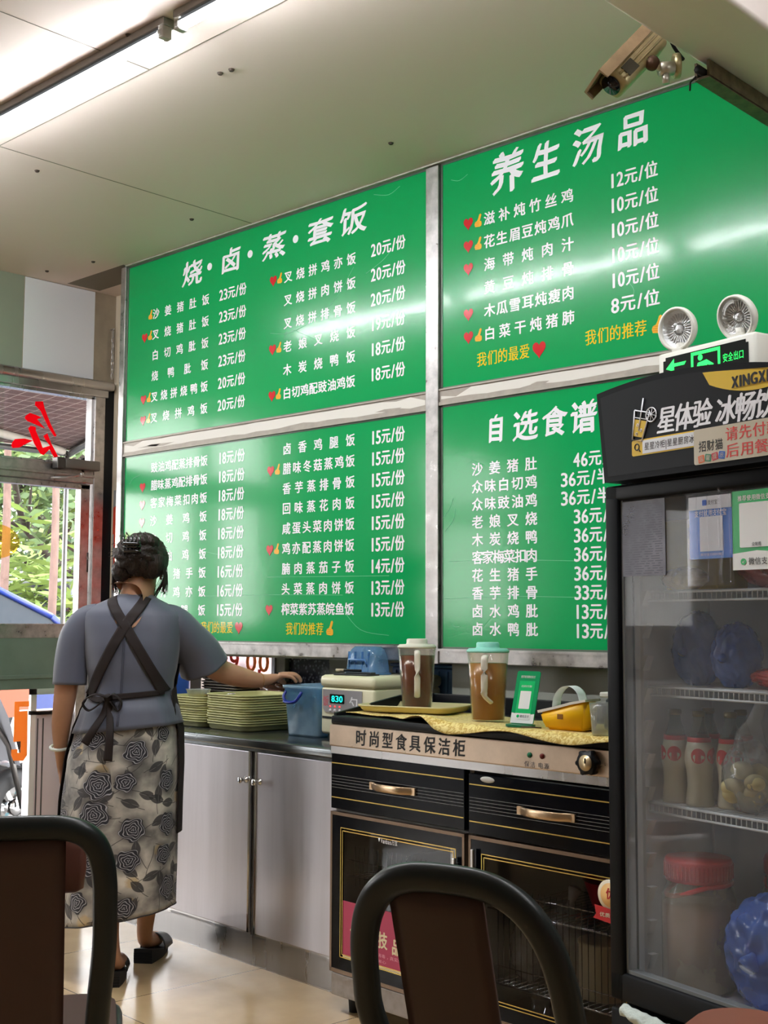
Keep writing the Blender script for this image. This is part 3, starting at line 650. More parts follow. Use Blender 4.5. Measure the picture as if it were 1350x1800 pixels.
# ================================================================== MENU BOARDS
def board_mat():
    m = mat('green_vinyl_board', (0, 158, 84), 0.2, coat=0.24, coat_rough=0.09, spec=0.34)
    nt = m.node_tree; b = nt.nodes['Principled BSDF']; L = nt.links
    tc = nt.nodes.new('ShaderNodeTexCoord')
    n1 = nt.nodes.new('ShaderNodeTexNoise'); n1.inputs['Scale'].default_value = 2.2; n1.inputs['Detail'].default_value = 2
    n2 = nt.nodes.new('ShaderNodeTexNoise'); n2.inputs['Scale'].default_value = 55; n2.inputs['Detail'].default_value = 3
    wv = nt.nodes.new('ShaderNodeTexVoronoi'); wv.feature = 'DISTANCE_TO_EDGE'; wv.inputs['Scale'].default_value = 3.1
    for n in (n1, n2, wv): L.new(tc.outputs['Object'], n.inputs['Vector'])
    cl = nt.nodes.new('ShaderNodeMapRange'); cl.inputs[1].default_value = 0.0; cl.inputs[2].default_value = 0.010; L.new(wv.outputs[0], cl.inputs[0])
    a = nt.nodes.new('ShaderNodeMath'); a.operation = 'MULTIPLY_ADD'; a.inputs[1].default_value = 0.05; L.new(n2.outputs[0], a.inputs[0]); L.new(n1.outputs[0], a.inputs[2])
    a2 = nt.nodes.new('ShaderNodeMath'); a2.operation = 'MULTIPLY_ADD'; a2.inputs[1].default_value = 0.012; L.new(cl.outputs[0], a2.inputs[0]); L.new(a.outputs[0], a2.inputs[2])
    bp = nt.nodes.new('ShaderNodeBump'); bp.inputs['Strength'].default_value = 0.16; bp.inputs['Distance'].default_value = 0.02
    L.new(a2.outputs[0], bp.inputs['Height']); L.new(bp.outputs[0], b.inputs['Normal']); L.new(bp.outputs[0], b.inputs['Coat Normal'])
    return m
GREEN = board_mat()
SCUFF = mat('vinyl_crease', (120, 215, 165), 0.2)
def heart_pts(s):
    P = []
    for i in range(28):
        t = 2*pi*i/28; P.append((s*0.5*(sin(t)**3), s*0.62*((13*cos(t)-5*cos(2*t)-2*cos(3*t)-cos(4*t))/17.0)))
    return P
THUMB_BODY = [(-.42, -.42), (.18, -.5), (.42, -.42), (.46, -.2), (.42, .08), (.30, .12), (.22, .2), (.34, .5), (.44, .82), (.30, .95), (.14, .86), (.02, .5), (-.14, .22), (-.40, .12), (-.5, -.12)]
WALLM = lambda y: T(0, y, 0) @ Matrix(((1, 0, 0, 0), (0, 0, -1, 0), (0, 1, 0, 0), (0, 0, 0, 1)))   # local xy -> wall xz, facing the room
def smooth2(P):
    return [(p.x, p.y) for p in smooth_path([(x, z, 0) for x, z in P], 5)]
def menu_board(label, x0, x1, z0, z1, rows, titles=(), hearts=(), thumbs=(), yellow=(), creases=()):
    t = thing('menu_board', label, 'menu board', ((x0+x1)/2, 0.012, z0), 0, 'green menu boards')
    Lc = T(-(x0+x1)/2, -0.012, -z0)
    b = MB(Lc); b.bb(x0, x1, 0.0, 0.022, z0, z1, bev=0.002); b.build('panel', GREEN, t)
    e = MB(Lc); e.bb(x0-0.004, x0+0.006, -0.002, 0.02, z0, z1); e.bb(x0, x1, -0.002, 0.02, z0-0.004, z0+0.004); e.bb(x0, x1, -0.002, 0.02, z1-0.005, z1+0.003)
    e.build('edge_strip', mat('edge_strip', (96, 110, 98), 0.35, 0.6), t)
    A = WALLM(-0.0006)
    wh = MB(Lc)
    for (s, a, c, zc, h) in rows: line(wh, s, a, c, zc, h, A, cw=0.051 if h <= 0.050 else None)
    for (ch_, a, c, zc, h) in titles: put_glyph(wh, ch_, a, zc-h/2, c-a, h, BRUSH, 0.10, A, 0.0, 0.035)
    wh.build('white_lettering', WHITE_INK, t)
    if creases:
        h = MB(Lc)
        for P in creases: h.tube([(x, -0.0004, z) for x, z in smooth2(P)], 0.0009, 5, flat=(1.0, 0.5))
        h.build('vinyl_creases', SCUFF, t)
    if hearts:
        h = MB(Lc); 
        for x, z, s in hearts: h.prism([(x+p, z+q) for p, q in heart_pts(s)], 0.0006, A)
        h.build('heart_marks', RED_INK, t)
    if thumbs:
        h = MB(Lc)
        for x, z, s in thumbs:
            h.m = 0; h.prism([(x+s*p*0.74, z+s*q*0.72-0.1*s) for p, q in THUMB_BODY], 0.0006, A); h.m = 1
            for k in range(3): h.add([(x-s*.32, z+s*(-.30+.13*k), .0008), (x+s*.10, z+s*(-.32+.13*k), .0008), (x+s*.10, z+s*(-.30+.13*k), .0008), (x-s*.32, z+s*(-.28+.13*k), .0008)], [(0, 1, 2, 3)], False, A)
        h.build('thumb_marks', [THUMB_INK, mat('thumb_line', (170, 96, 20), 0.4)], t)
    if yellow:
        h = MB(Lc)
        for (s, a, c, zc, hh) in yellow: line(h, s, a, c, zc, hh, A, bold=((0, 0), (0.012, 0), (-0.012, 0)))
        h.build('yellow_lettering', YELLOW_INK, t)
    return t
def lerp(a, b, n): return [a+(b-a)*i/(n-1) for i in range(n)]
H = 0.050
z6 = lerp(2.694, 2.198, 6)
R1 = []; he = []; th = []
for i, (a, p, hh, tt) in enumerate((('沙姜猪肚饭', '23', 0, 1), ('叉烧猪肚饭', '23', 1, 1), ('白切鸡肶饭', '23', 0, 0), ('烧鸭肶饭', '23', 0, 0), ('叉烧拼烧鸭饭', '20', 1, 1), ('叉烧拼鸡饭', '20', 1, 1))):
    R1.append((a, 0.208, 0.632, z6[i], H, )); R1.append((p+'元/份', 0.704, 0.890, z6[i]+0.002, 0.056))
    if hh: he.append((0.147, z6[i]-0.002, 0.044))
    if tt: th.append((0.190, z6[i], 0.044))
for i, (a, p, hh, tt) in enumerate((('叉烧拼鸡亦饭', '20', 1, 1), ('叉烧拼肉饼饭', '20', 0, 0), ('叉烧拼排骨饭', '20', 0, 0), ('老娘叉烧饭', '19', 1, 1), ('木炭烧鸭饭', '18', 0, 0), ('白切鸡配豉油鸡饭', '18', 1, 1))):
    R1.append((a, 1.136, 1.562, z6[i], H)); R1.append((p+'元/份', 1.646, 1.830, z6[i]+0.012, 0.058))
    if hh: he.append((1.067, z6[i]+0.002, 0.044))
    if tt: th.append((1.108, z6[i]+0.002, 0.044))
T1 = [('烧', 0.425, 0.575, 2.836, 0.118), ('卤', 0.708, 0.846, 2.842, 0.112), ('蒸', 0.985, 1.140, 2.845, 0.112), ('套', 1.272, 1.426, 2.846, 0.112), ('饭', 1.462, 1.618, 2.850, 0.116)]
CROPW = 0.05
def fix_rows(R):   # glyph cell width follows the condensed lettering of the boards
    return R
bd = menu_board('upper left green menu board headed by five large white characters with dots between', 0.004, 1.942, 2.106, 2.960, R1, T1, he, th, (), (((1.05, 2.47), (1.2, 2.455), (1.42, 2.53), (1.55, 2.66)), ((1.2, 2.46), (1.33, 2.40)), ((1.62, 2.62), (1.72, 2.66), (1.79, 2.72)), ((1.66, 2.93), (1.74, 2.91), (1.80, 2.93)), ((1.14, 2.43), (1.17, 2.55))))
dm = MB(T(-(0.004+1.942)/2, -0.012, -2.106))
for x, z in ((0.632, 2.842), (0.912, 2.843), (1.205, 2.847)): dm.prism([(x+0.017*cos(a), z+0.017*sin(a)) for a in [2*pi*i/16 for i in range(16)]], 0.0006, WALLM(-0.0006))
dm.build('title_dots', WHITE_INK, bd)
z9 = lerp(1.964, 1.300, 9)
R3 = []; he = []; th = []
for i, (a, p, hh) in enumerate((('豉油鸡配蒸排骨饭', '18', 0), ('腊味蒸鸡配排骨饭', '18', 1), ('客家梅菜扣肉饭', '18', 1), ('沙姜鸡饭', '18', 1), ('白切鸡饭', '18', 0), ('豉油鸡饭', '18', 0), ('花生猪手饭', '16', 0), ('豉汁鸡亦饭', '16', 0), ('卤鸡腿饭', '15', 0))):
    R3.append((a, 0.220, 0.640, z9[i]-0.002, H)); R3.append((p+'元/份', 0.716, 0.894, z9[i], 0.058))
    if hh: he.append((0.155, z9[i]-0.004, 0.044))
for i, (a, p, hh, tt) in enumerate((('卤香鸡腿饭', '15', 0, 0), ('腊味冬菇蒸鸡饭', '15', 1, 1), ('香芋蒸排骨饭', '15', 0, 0), ('回味蒸花肉饭', '15', 0, 0), ('咸蛋头菜肉饼饭', '15', 0, 0), ('鸡亦配蒸肉饼饭', '15', 1, 1), ('腩肉蒸茄子饭', '14', 0, 0), ('头菜蒸肉饼饭', '13', 0, 0), ('榨菜紫苏蒸皖鱼饭', '13', 1, 0))):
    R3.append((a, 1.141, 1.563, z9[i], H)); R3.append((p+'元/份', 1.651, 1.829, z9[i]-0.002, 0.060))
    if hh: he.append((1.065, z9[i], 0.044))
    if tt: th.append((1.108, z9[i], 0.044))
he.append((0.871, 1.226, 0.050)); th.append((1.430, 1.222, 0.056))
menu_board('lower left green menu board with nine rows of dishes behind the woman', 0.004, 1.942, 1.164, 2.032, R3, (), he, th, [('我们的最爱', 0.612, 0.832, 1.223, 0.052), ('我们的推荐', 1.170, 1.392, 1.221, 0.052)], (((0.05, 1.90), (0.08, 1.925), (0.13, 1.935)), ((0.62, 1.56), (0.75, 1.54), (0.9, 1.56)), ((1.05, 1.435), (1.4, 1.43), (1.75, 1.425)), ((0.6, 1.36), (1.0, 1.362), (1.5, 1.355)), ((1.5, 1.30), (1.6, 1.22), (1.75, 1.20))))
z6 = lerp(2.703, 2.280, 6)
R2 = []; he = []; th = []
for i, (a, p, hh, tt) in enumerate((('滋补炖竹丝鸡', '12元/位', 1, 1), ('花生眉豆炖鸡爪', '10元/位', 1, 1), ('海带炖肉汁', '10元/位', 1, 0), ('黄豆炖排骨', '10元/位', 0, 0), ('木瓜雪耳炖瘦肉', '10元/位', 1, 0), ('白菜干炖猪肺', '8元/位', 1, 1))):
    R2.append((a, 2.216, 2.607, z6[i], 0.050)); R2.append((p, 2.752, 2.936, z6[i]+0.010, 0.056))
    if hh: he.append((2.143, z6[i]+0.003, 0.044))
    if tt: th.append((2.190, z6[i], 0.046))
he.append((2.459, 2.192, 0.056)); th.append((2.926, 2.198, 0.056))
T2 = [('养', 2.240, 2.392, 2.853, 0.155), ('生', 2.425, 2.548, 2.850, 0.140), ('汤', 2.595, 2.725, 2.859, 0.135), ('品', 2.778, 2.902, 2.864, 0.118)]
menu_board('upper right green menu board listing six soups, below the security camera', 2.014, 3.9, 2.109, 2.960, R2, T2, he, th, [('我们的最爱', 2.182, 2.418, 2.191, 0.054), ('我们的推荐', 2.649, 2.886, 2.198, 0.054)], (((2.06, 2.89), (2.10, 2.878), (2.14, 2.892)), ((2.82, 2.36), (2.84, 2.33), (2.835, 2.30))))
z10 = lerp(1.795, 1.226, 10)
R4 = []
for i, (a, p) in enumerate((('沙姜猪肚', '46元/份'), ('众味白切鸡', '36元/半只'), ('众味豉油鸡', '36元/半只'), ('老娘叉烧', '36元/份'), ('木炭烧鸭', '36元/份'), ('客家梅菜扣肉', '36元/份'), ('花生猪手', '36元/份'), ('香芋排骨', '33元/份'), ('卤水鸡肶', '13元/份'), ('卤水鸭肶', '13元/份'))):
    R4.append((a, 2.157, 2.446, z10[i], 0.048)); x0 = 2.545 if '半' in p else 2.596
    R4.append((p, x0, 2.785 if '半' not in p else 2.797, z10[i]-0.002, 0.054))
T4 = [('自', 2.225, 2.300, 1.933, 0.102), ('选', 2.338, 2.448, 1.930, 0.108), ('食', 2.463, 2.568, 1.931, 0.105), ('谱', 2.580, 2.688, 1.932, 0.112)]
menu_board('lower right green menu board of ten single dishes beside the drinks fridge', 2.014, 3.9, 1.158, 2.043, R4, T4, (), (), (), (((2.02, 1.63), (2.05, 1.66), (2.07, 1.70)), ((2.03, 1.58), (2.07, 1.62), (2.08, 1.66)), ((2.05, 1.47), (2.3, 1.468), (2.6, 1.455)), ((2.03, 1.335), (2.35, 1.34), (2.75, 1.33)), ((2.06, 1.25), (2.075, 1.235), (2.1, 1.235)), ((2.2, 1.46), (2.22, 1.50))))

# ------------------------------------------------------------------ fluorescent lamps
TUBE_M = bpy.data.materials.new('lit_tube'); TUBE_M.use_nodes = True
nt = TUBE_M.node_tree; nt.nodes.clear(); e_ = nt.nodes.new('ShaderNodeEmission'); e_.inputs[0].default_value = (0.94, 0.97, 1.0, 1); e_.inputs[1].default_value = TUBE_STRENGTH
o_ = nt.nodes.new('ShaderNodeOutputMaterial'); nt.links.new(e_.outputs[0], o_.inputs[0])
TUBE_B = TUBE_M.copy(); TUBE_B.name = 'tube_backing'; TUBE_B.node_tree.nodes['Emission'].inputs[1].default_value = TUBE_STRENGTH*0.001
def lamp(loc, label):
    t = thing('fluorescent_lamp', label, 'lamp', loc, 0, 'fluorescent tube lamps on the ceiling')
    q = MB(); q.bb(-0.615, 0.615, -0.014, 0.03, 0.019, 0.043, bev=0.003); q.build('batten', mat('lamp_batten', (150, 146, 140), 0.4, 0.3), t)
    q = MB()      # LED tube: the lower half shines, the upper half is a dim backing
    for mi, a0, a1 in ((0, pi+0.05, 2*pi-0.05), (1, -0.05, pi+0.05)):
        q.m = mi; q.rings([[(x, 0.017*cos(a0+(a1-a0)*j/14), 0.017*sin(a0+(a1-a0)*j/14)) for j in range(15)] for x in (-0.585, 0.585)], closed=False)
    q.build('tube', [TUBE_M, TUBE_B], t)
    for s in (-1, 1):
        q = MB(); q.cyl((s*0.584, 0, 0), (s*0.606, 0, 0), 0.0155, 14); q.bb(min(s*.588, s*.612), max(s*.588, s*.612), -0.012, 0.02, -0.016, 0.030, bev=0.003)
        q.build('end_cap', mat('lamp_holder', (196, 194, 190), 0.35, 0.2), t)
    return t
l0 = lamp((1.565, -1.388, 2.926), 'lit fluorescent tube at the upper left of the picture, the longer one in view')
for x, lab in ((2.84, 'lit fluorescent tube running out of the top of the picture'), (0.29, 'fluorescent tube nearest the glass doors, only mirrored in the boards'), (4.45, 'fluorescent tube just beyond the ceiling beam'), (5.75, 'fluorescent tube farthest right of the front row')):
    dup(l0, (x, -1.388, 2.926), 0, lab)

# ------------------------------------------------------------------ security camera
cc = thing('security_camera', 'aged champagne coloured security camera fixed beside the ceiling beam', 'security camera', (3.455, -0.970, 2.574)); cc.scale = (1.12, 1.12, 1.12)
GOLD_PL = mat('champagne_metal', (186, 172, 130), 0.4, 0.5, var=0.15, var_scale=30)
GOLD_DK = mat('brown_hood', (150, 128, 98), 0.4, 0.5, var=0.2, var_scale=30)
d = Vector((-0.244, -0.635, -0.733)).normalized(); upc = Vector((-0.506, -0.561, 0.655)); upc = (upc-d*upc.dot(d)).normalized(); side = d.cross(upc)
Mc = Matrix(((side.x, d.x, upc.x, 0), (side.y, d.y, upc.y, 0), (side.z, d.z, upc.z, 0), (0, 0, 0, 1)))
q = MB(Mc); q.box((0, 0, 0), (0.062, 0.165, 0.058), bev=0.012, seg=3)
for s in (-1, 1):
    for z in (-0.012, 0.0, 0.012): q.cyl((s*0.031, -0.075, z), (s*0.031, 0.075, z), 0.0028, 6)
q.build('housing', GOLD_PL, cc)
q = MB(Mc); q.add([], []); hood = [(-0.038, 0.012), (-0.036, 0.030), (0.036, 0.030), (0.038, 0.012), (0.042, 0.012), (0.040, 0.036), (-0.040, 0.036), (-0.042, 0.012)]
q.prism(hood, 0.20, Mc.inverted() @ Mc @ Matrix(((1, 0, 0, 0), (0, 0, 1, 0), (0, 1, 0, 0), (0, 0, 0, 1))), z0=-0.09); q.build('sun_hood', GOLD_DK, cc)
q = MB(Mc); q.cyl((0, 0.083, 0), (0, 0.088, 0), 0.022, 18); q.build('lens', mat('camera_lens', (20, 22, 28), 0.08), cc)
q = MB(Mc); q.box((-0.033, 0.045, -0.006), (0.002, 0.035, 0.026)); q.build('label_plate', mat('worn_label', (70, 66, 50), 0.6), cc)
q = MB(); p0 = Vector((0.040, 0.010, -0.012)); q.sphere(p0, 0.016, 12, 8); q.cyl(p0, p0*0.4, 0.008, 8); q.build('ball_joint', mat('rusty_joint', (96, 70, 54), 0.6, 0.4), cc)
q = MB(); p1 = Vector((0.056, 0.029, -0.024)); q.cyl(p0, p1, 0.009, 10); q.cyl(p1-Vector((0.006, 0.008, 0)), p1+Vector((0.012, 0.016, 0.004)), 0.015, 14); q.cyl(p1, Vector((0.070, 0.064, -0.008)), 0.011, 12); q.cyl(p1+Vector((0.004, 0, -0.012)), p1+Vector((0.004, 0, -0.032)), 0.008, 8)
q.build('bracket_arm', mat('zinc_arm', (196, 192, 176), 0.35, 0.7), cc)
q = MB(); q.cyl((0.062, 0.058, -0.009), (0.071, 0.066, -0.008), 0.026, 16); q.build('wall_plate', GOLD_PL, cc)
q = MB(); pb = Mc @ Vector((0.0, -0.085, 0.0)); q.tube(smooth_path([pb, pb+Vector((0.02, 0.01, 0.012)), pb+Vector((0.03, 0.03, -0.02)), Vector((0.070, 0.085, 0.012))], 6), 0.004, 6); q.build('cable', RUBBER, cc)
# ================================================================== STEEL COUNTER AND WHAT STANDS ON IT
CA = radians(-3.7)
CO = (0.18, -0.291, 0.0)                       # front left foot of the counter
ct = thing('steel_counter', 'stainless steel counter cupboard with two plain doors under the left boards', 'counter', CO, CA)
Lc = 1.828
q = MB(); q.bb(0, Lc, 0.0, 0.56, 0.0, 0.097); q.bb(0, Lc, 0.012, 0.56, 0.097, 0.772)
q.bb(0, Lc, 0.0, 0.014, 0.0, 0.108, bev=0.002)
for a, b in ((0.0, 0.70), (1.664, Lc)): q.bb(a, b, 0.0, 0.02, 0.108, 0.772)
q.bb(0.70, 1.664, 0.0, 0.016, 0.097, 0.113); q.build('carcass', STEEL, ct)
q = MB(); q.bb(-0.01, Lc, -0.018, 0.585, 0.782, 0.815, bev=0.006); q.bb(-0.01, Lc, -0.012, 0.0, 0.772, 0.785); wt_ = q.build('worktop', mat('worktop_steel', (120, 124, 126), 0.22, 0.9, var=0.12, var_scale=6, rough_var=0.08), ct)
for n, (a, b, hx) in enumerate(((0.706, 1.232, 1.205), (1.262, 1.818, 1.290))):
    q = MB(); q.bb(a, b, -0.012, 0.008, 0.116, 0.770, bev=0.003); d = q.build('door', STEEL_BRUSH, ct)
    q = MB(); Mk = T(hx, -0.012, 0.665) @ RX(pi/2); q.lathe([(0.013, 0.0), (0.013, 0.003), (0.006, 0.006), (0.006, 0.02), (0.011, 0.024), (0.0125, 0.03), (0.010, 0.034), (0.0, 0.035)], 18, M=Mk); q.build('knob', CHROME, d)
    q = MB(); Mk = T(hx, -0.049, 0.665) @ RX(pi/2); 
    q = MB(); q.bb(b-0.010 if n == 0 else a, b if n == 0 else a+0.010, -0.014, -0.011, 0.116, 0.770); q.build('edge_trim', CHROME, d)
q = MB(); q.bb(1.236, 1.258, -0.006, 0.02, 0.108, 0.772); q.build('centre_post', STEEL_DARK, ct)
CTOP = 0.8155
def cpos(x, y): # counter local to world
    return (CO[0]+x*cos(CA)-y*sin(CA), CO[1]+x*sin(CA)+y*cos(CA))

# --- stacks of food trays (one object per tray)
TRAY_M = mat('olive_cream_tray', (186, 184, 128), 0.38, var=0.05, var_scale=6)
def tray_mesh(w, d, h, r=0.045):
    """shallow tray with flared wall and rolled rim"""
    def ring(k, z): return [(x*(1-k), y*(1-k*w/d), z) for x, y in rrect(w, d, r, 6)]
    b = MB()
    rs = [ring(0.10, 0.0), ring(0.055, 0.006), ring(0.025, h*0.8), ring(0.0, h-0.004), ring(-0.006, h-0.001), ring(-0.004, h+0.002), ring(0.012, h), ring(0.035, h*0.8), ring(0.065, 0.008), ring(0.11, 0.004)]
    b.rings(rs); return b
tm = tray_mesh(0.285, 0.31, 0.026)
tray0 = tm.build('food_tray', TRAY_M)
random.seed(21)
def tray_stack(src, cx, cy, rz, n, step, z0, group, where, jit=0.003, below=None, kind='olive cream tray'):
    for k in range(n):
        o = src if (k == 0 and below is None) else src.copy()
        if not (k == 0 and below is None): COL.objects.link(o)
        o.location = (cx+random.uniform(-jit, jit), cy+random.uniform(-jit, jit), z0+step*k); o.rotation_euler = (0, 0, rz+random.uniform(-0.012, 0.012))
        ORD = 'lowest second third fourth fifth sixth seventh eighth ninth tenth eleventh twelfth thirteenth fourteenth fifteenth'.split()
        pos = 'topmost' if k == n-1 else ('lowest' if k == 0 else ORD[k]+' from the bottom')
        tag(o, '%s, %s in %s' % (kind, pos, where), 'tray', group)
x, y = cpos(0.872, 0.275)
tray_stack(tray0, x, y, CA, 13, 0.0096, CTOP, 'right stack of olive trays', 'the stack beside the blue bin')
x, y = cpos(0.575, 0.27)
tray_stack(tray0, x, y, CA+0.03, 11, 0.0096, CTOP, 'left stack of olive trays', 'the stack beside the woman', below=1)
PLATE_M = mat('dark_brown_tray', (58, 48, 42), 0.4)
RIM_M = mat('pale_tray_rim', (196, 186, 160), 0.4)
b = tray_mesh(0.30, 0.155, 0.016, 0.03)
b.m = 1
rs = [[(x*1.008, y*1.008, z) for x, y in rrect(0.30, 0.155, 0.03, 6)] for z in (0.0125, 0.0155)]; b.rings(rs, False, False)
pl0 = b.build('serving_tray', [PLATE_M, RIM_M])
x, y = cpos(0.385, 0.515)
tray_stack(pl0, x, y, CA, 15, 0.0125, CTOP, 'tall dark tray stack', 'the tall dark stack below the window', 0.003, kind='dark brown tray')
x, y = cpos(0.70, 0.515)
tray_stack(pl0, x, y, CA+0.02, 9, 0.0125, CTOP, 'low dark tray stack', 'the low dark stack behind the olive trays', 0.003, below=1, kind='dark brown tray')
# crumpled brown plastic bag on the low stack
def blob(c, r, amp, seed, n=28, m=18, freq=2.2, ridge=False, folds=0):
    def fn(d):
        p = Vector((d.x*freq+seed, d.y*freq, d.z*freq)); v = noise.noise(p)+0.5*noise.noise(p*2.3)
        if ridge: v = 0.5-abs(noise.noise(p*1.3))*1.3-0.35*abs(noise.noise(p*3.1))
        k = 1+amp*v
        if folds:                                   # creases gathered towards the knot at the front
            a = math.atan2(d.x, d.z); w_ = max(0, -d.y)*(1-max(0, -d.y)**6)
            k += 0.075*w_*(abs(sin(folds*a+2.2*noise.noise(p)))-0.5)-0.10*max(0, -d.y)**14
        return k
    return dict(c=c, r=r, n=n, m=m, fn=fn)
x, y = cpos(0.75, 0.515)
b = MB(); b.sphere(**blob((0, 0, 0.026), (0.12, 0.075, 0.034), 0.55, 3, 36, 20, 3.0, True))
g = b.build('plastic_bag', mat('brown_plastic_film', (96, 62, 54), 0.2, coat=0.5), None, (x, y, CTOP+0.0125*8+0.012)); tag(g, 'crumpled dark brown plastic bag lying on the low dark tray stack', 'bag')
# bowl of soup and spoons on the trays
x, y = cpos(0.56, 0.21); zt = CTOP+0.0096*10+0.006
bw = thing('plastic_bowl', 'clear plastic bowl with yellow broth on the tray stack beside the woman', 'bowl', (x, y, zt))
q = MB(); q.lathe([(0.035, 0.0), (0.052, 0.045), (0.055, 0.047), (0.0525, 0.045), (0.034, 0.003), (0.0, 0.003)], 28, cap1=False); q.build('bowl_wall', glass('bowl_plastic', (235, 235, 228), 0.8, 0.1, 0.35), bw)
q = MB(); q.lathe([(0.0, 0.004), (0.034, 0.004), (0.044, 0.025), (0.0, 0.026)], 24); q.build('broth', mat('yellow_broth', (206, 170, 84), 0.25), bw)
def spoon(x, y, z, rz, label, tilt=0.12):
    q = MB(); Mx = RY(tilt); q.tube([(0.0, 0, 0), (0.05, 0, 0.0), (0.10, 0, 0.004), (0.13, 0, 0.006)], [0.003, 0.0035, 0.004, 0.005], 8, M=Mx, flat=(0.5, 1.4)); q.sphere((-0.022, 0, 0.0), (0.026, 0.017, 0.005), 14, 8, M=Mx)
    o = q.build('spoon', CHROME, None, (x, y, z)); o.rotation_euler = (0, 0, rz); tag(o, label, 'spoon', 'spoons lying on the trays')
x, y = cpos(0.80, 0.20); spoon(x, y, CTOP+0.0096*12+0.022, 2.75, 'steel spoon on the top tray beside the blue bin', 0.10)
x, y = cpos(0.64, 0.24); spoon(x, y, CTOP+0.0096*10+0.022, 2.6, 'steel spoon on the top tray beside the woman', 0.10)
# blue canister behind the stacks
cn = thing('water_canister', 'blue plastic canister behind the left tray stack beside the woman', 'canister', cpos(0.13, 0.35)+(CTOP,), CA)
q = MB(); q.box((0, 0, 0.10), (0.16, 0.13, 0.20), bev=0.025, seg=3); q.build('body', mat('blue_canister', (52, 96, 178), 0.35), cn)
q = MB(); q.lathe([(0.026, 0.2), (0.026, 0.225), (0.0, 0.228)], 20); q.build('cap', mat('canister_cap', (225, 225, 225), 0.4), cn)
# blue see-through bin with cups
bx, by = cpos(1.275, 0.285)
bn = thing('storage_bin', 'light blue see-through plastic bin under the woman\'s right hand', 'bin', (bx, by, CTOP), CA)
def tap_ring(w, d, r, z): return [(x, y, z) for x, y in rrect(w, d, r, 5)]
q = MB(); rs = [tap_ring(0.175, 0.185, 0.02, 0.0), tap_ring(0.178, 0.19, 0.022, 0.01), tap_ring(0.205, 0.215, 0.026, 0.178), tap_ring(0.216, 0.226, 0.028, 0.18), tap_ring(0.218, 0.228, 0.028, 0.192), tap_ring(0.205, 0.215, 0.026, 0.193), tap_ring(0.2, 0.21, 0.026, 0.178), tap_ring(0.174, 0.186, 0.02, 0.012)]
q.rings(rs)
BLUE_CL = glass('blue_clear_plastic', (196, 228, 246), 0.9, 0.12, 0.42, (186, 222, 244))
q.build('tub', BLUE_CL, bn)
q = MB(); P = smooth_path([(-0.080, -0.105, 0.168), (-0.078, -0.118, 0.15), (-0.06, -0.124, 0.132), (-0.03, -0.127, 0.128), (0.0, -0.124, 0.133), (0.016, -0.118, 0.152), (0.018, -0.108, 0.168)], 5)
q.tube(P, 0.006, 8); q.tube(P[10:21], 0.009, 8, flat=(0.7, 1.3)); q.build('handle', mat('navy_handle', (22, 44, 138), 0.35), bn)
random.seed(5); k = 0
CUP_M = mat('milky_cup', (214, 226, 232), 0.4)
q = MB(); q.lathe([(0.022, 0), (0.030, 0.05), (0.032, 0.052), (0.029, 0.05), (0.021, 0.003), (0.0, 0.003)], 20, cap1=False); cup0 = q.build('cup', CUP_M)
i = 0
for (cx, cy2, cz, rx, ry) in ((-0.045, -0.05, 0.006, 0, 0), (0.03, -0.05, 0.006, 0, 0), (-0.045, 0.03, 0.006, 0, 0), (0.03, 0.03, 0.006, 0, 0), (-0.04, -0.03, 0.085, 1.4, 0.4), (0.03, 0.0, 0.08, 1.5, -0.9)):
    o = cup0 if i == 0 else cup0.copy()
    if i: COL.objects.link(o)
    p = Matrix.Rotation(CA, 3, 'Z') @ Vector((cx, cy2, cz)); o.location = Vector((bx, by, CTOP))+p; o.rotation_euler = (rx, ry, CA)
    tag(o, 'milky plastic cup inside the blue see-through bin', 'cup', 'cups inside the blue bin'); i += 1
# cream dispenser machine
mx, my = cpos(1.392, 0.19)
rm = thing('rice_dispenser', 'cream dispensing machine with glowing turquoise digits on the counter', 'dispenser', (mx, my, CTOP+0.0), CA)
CREAM = mat('cream_plastic', (222, 218, 184), 0.35, var=0.03, var_scale=5)
q = MB(); q.bb(0, 0.297, 0.0, 0.34, 0.02, 0.195, bev=0.012); q.bb(0.004, 0.293, 0.004, 0.355, 0.078, 0.082); q.build('body', CREAM, rm)
q = MB(); q.bb(-0.004, 0.301, -0.005, 0.345, 0.192, 0.238, bev=0.016); q.build('lid', CREAM, rm)
q = MB(); q.bb(0.012, 0.275, -0.002, 0.01, 0.078, 0.086); q.bb(0.02, 0.26, 0.02, 0.34, 0.0, 0.022); q.build('plinth', BLACK, rm)
Am = WALLM(-0.002)
q = MB(); q.prism([(0.016, 0.185), (0.016, 0.12)]+arc(0.040, 0.125, 0.024, pi, 1.5*pi, 5)+[(0.235, 0.100), (0.235, 0.185)], 0.0015, Am); q.build('control_panel', mat('silver_panel', (186, 184, 188), 0.35, 0.6), rm)
q = MB(); q.prism([(a+0.098, c+0.152) for a, c in rrect(0.082, 0.034, 0.004)], 0.001, WALLM(-0.0036)); q.build('display', mat('display_black', (12, 24, 26), 0.15), rm)
q = MB(); line(q, '8880', 0.070, 0.126, 0.1525, 0.026, WALLM(-0.0048)) if False else line(q, '830', 0.066, 0.130, 0.1525, 0.026, WALLM(-0.0048), bold=((0, 0), (0.05, 0))); q.build('digits', mat('lit_digits', (20, 225, 205), 0.5, emit=(20, 235, 215), es=1.6), rm)
q = MB()
for x_ in (0.060, 0.086, 0.113): q.cyl((x_, -0.0035, 0.124), (x_, -0.006, 0.124), 0.003, 10)
q.build('pilot_lights', mat('red_led', (255, 60, 60), 0.4, emit=(255, 70, 70), es=1.5), rm)
q = MB()
for x_ in (0.060, 0.086, 0.113): q.cyl((x_, -0.0035, 0.108), (x_, -0.005, 0.108), 0.007, 14)
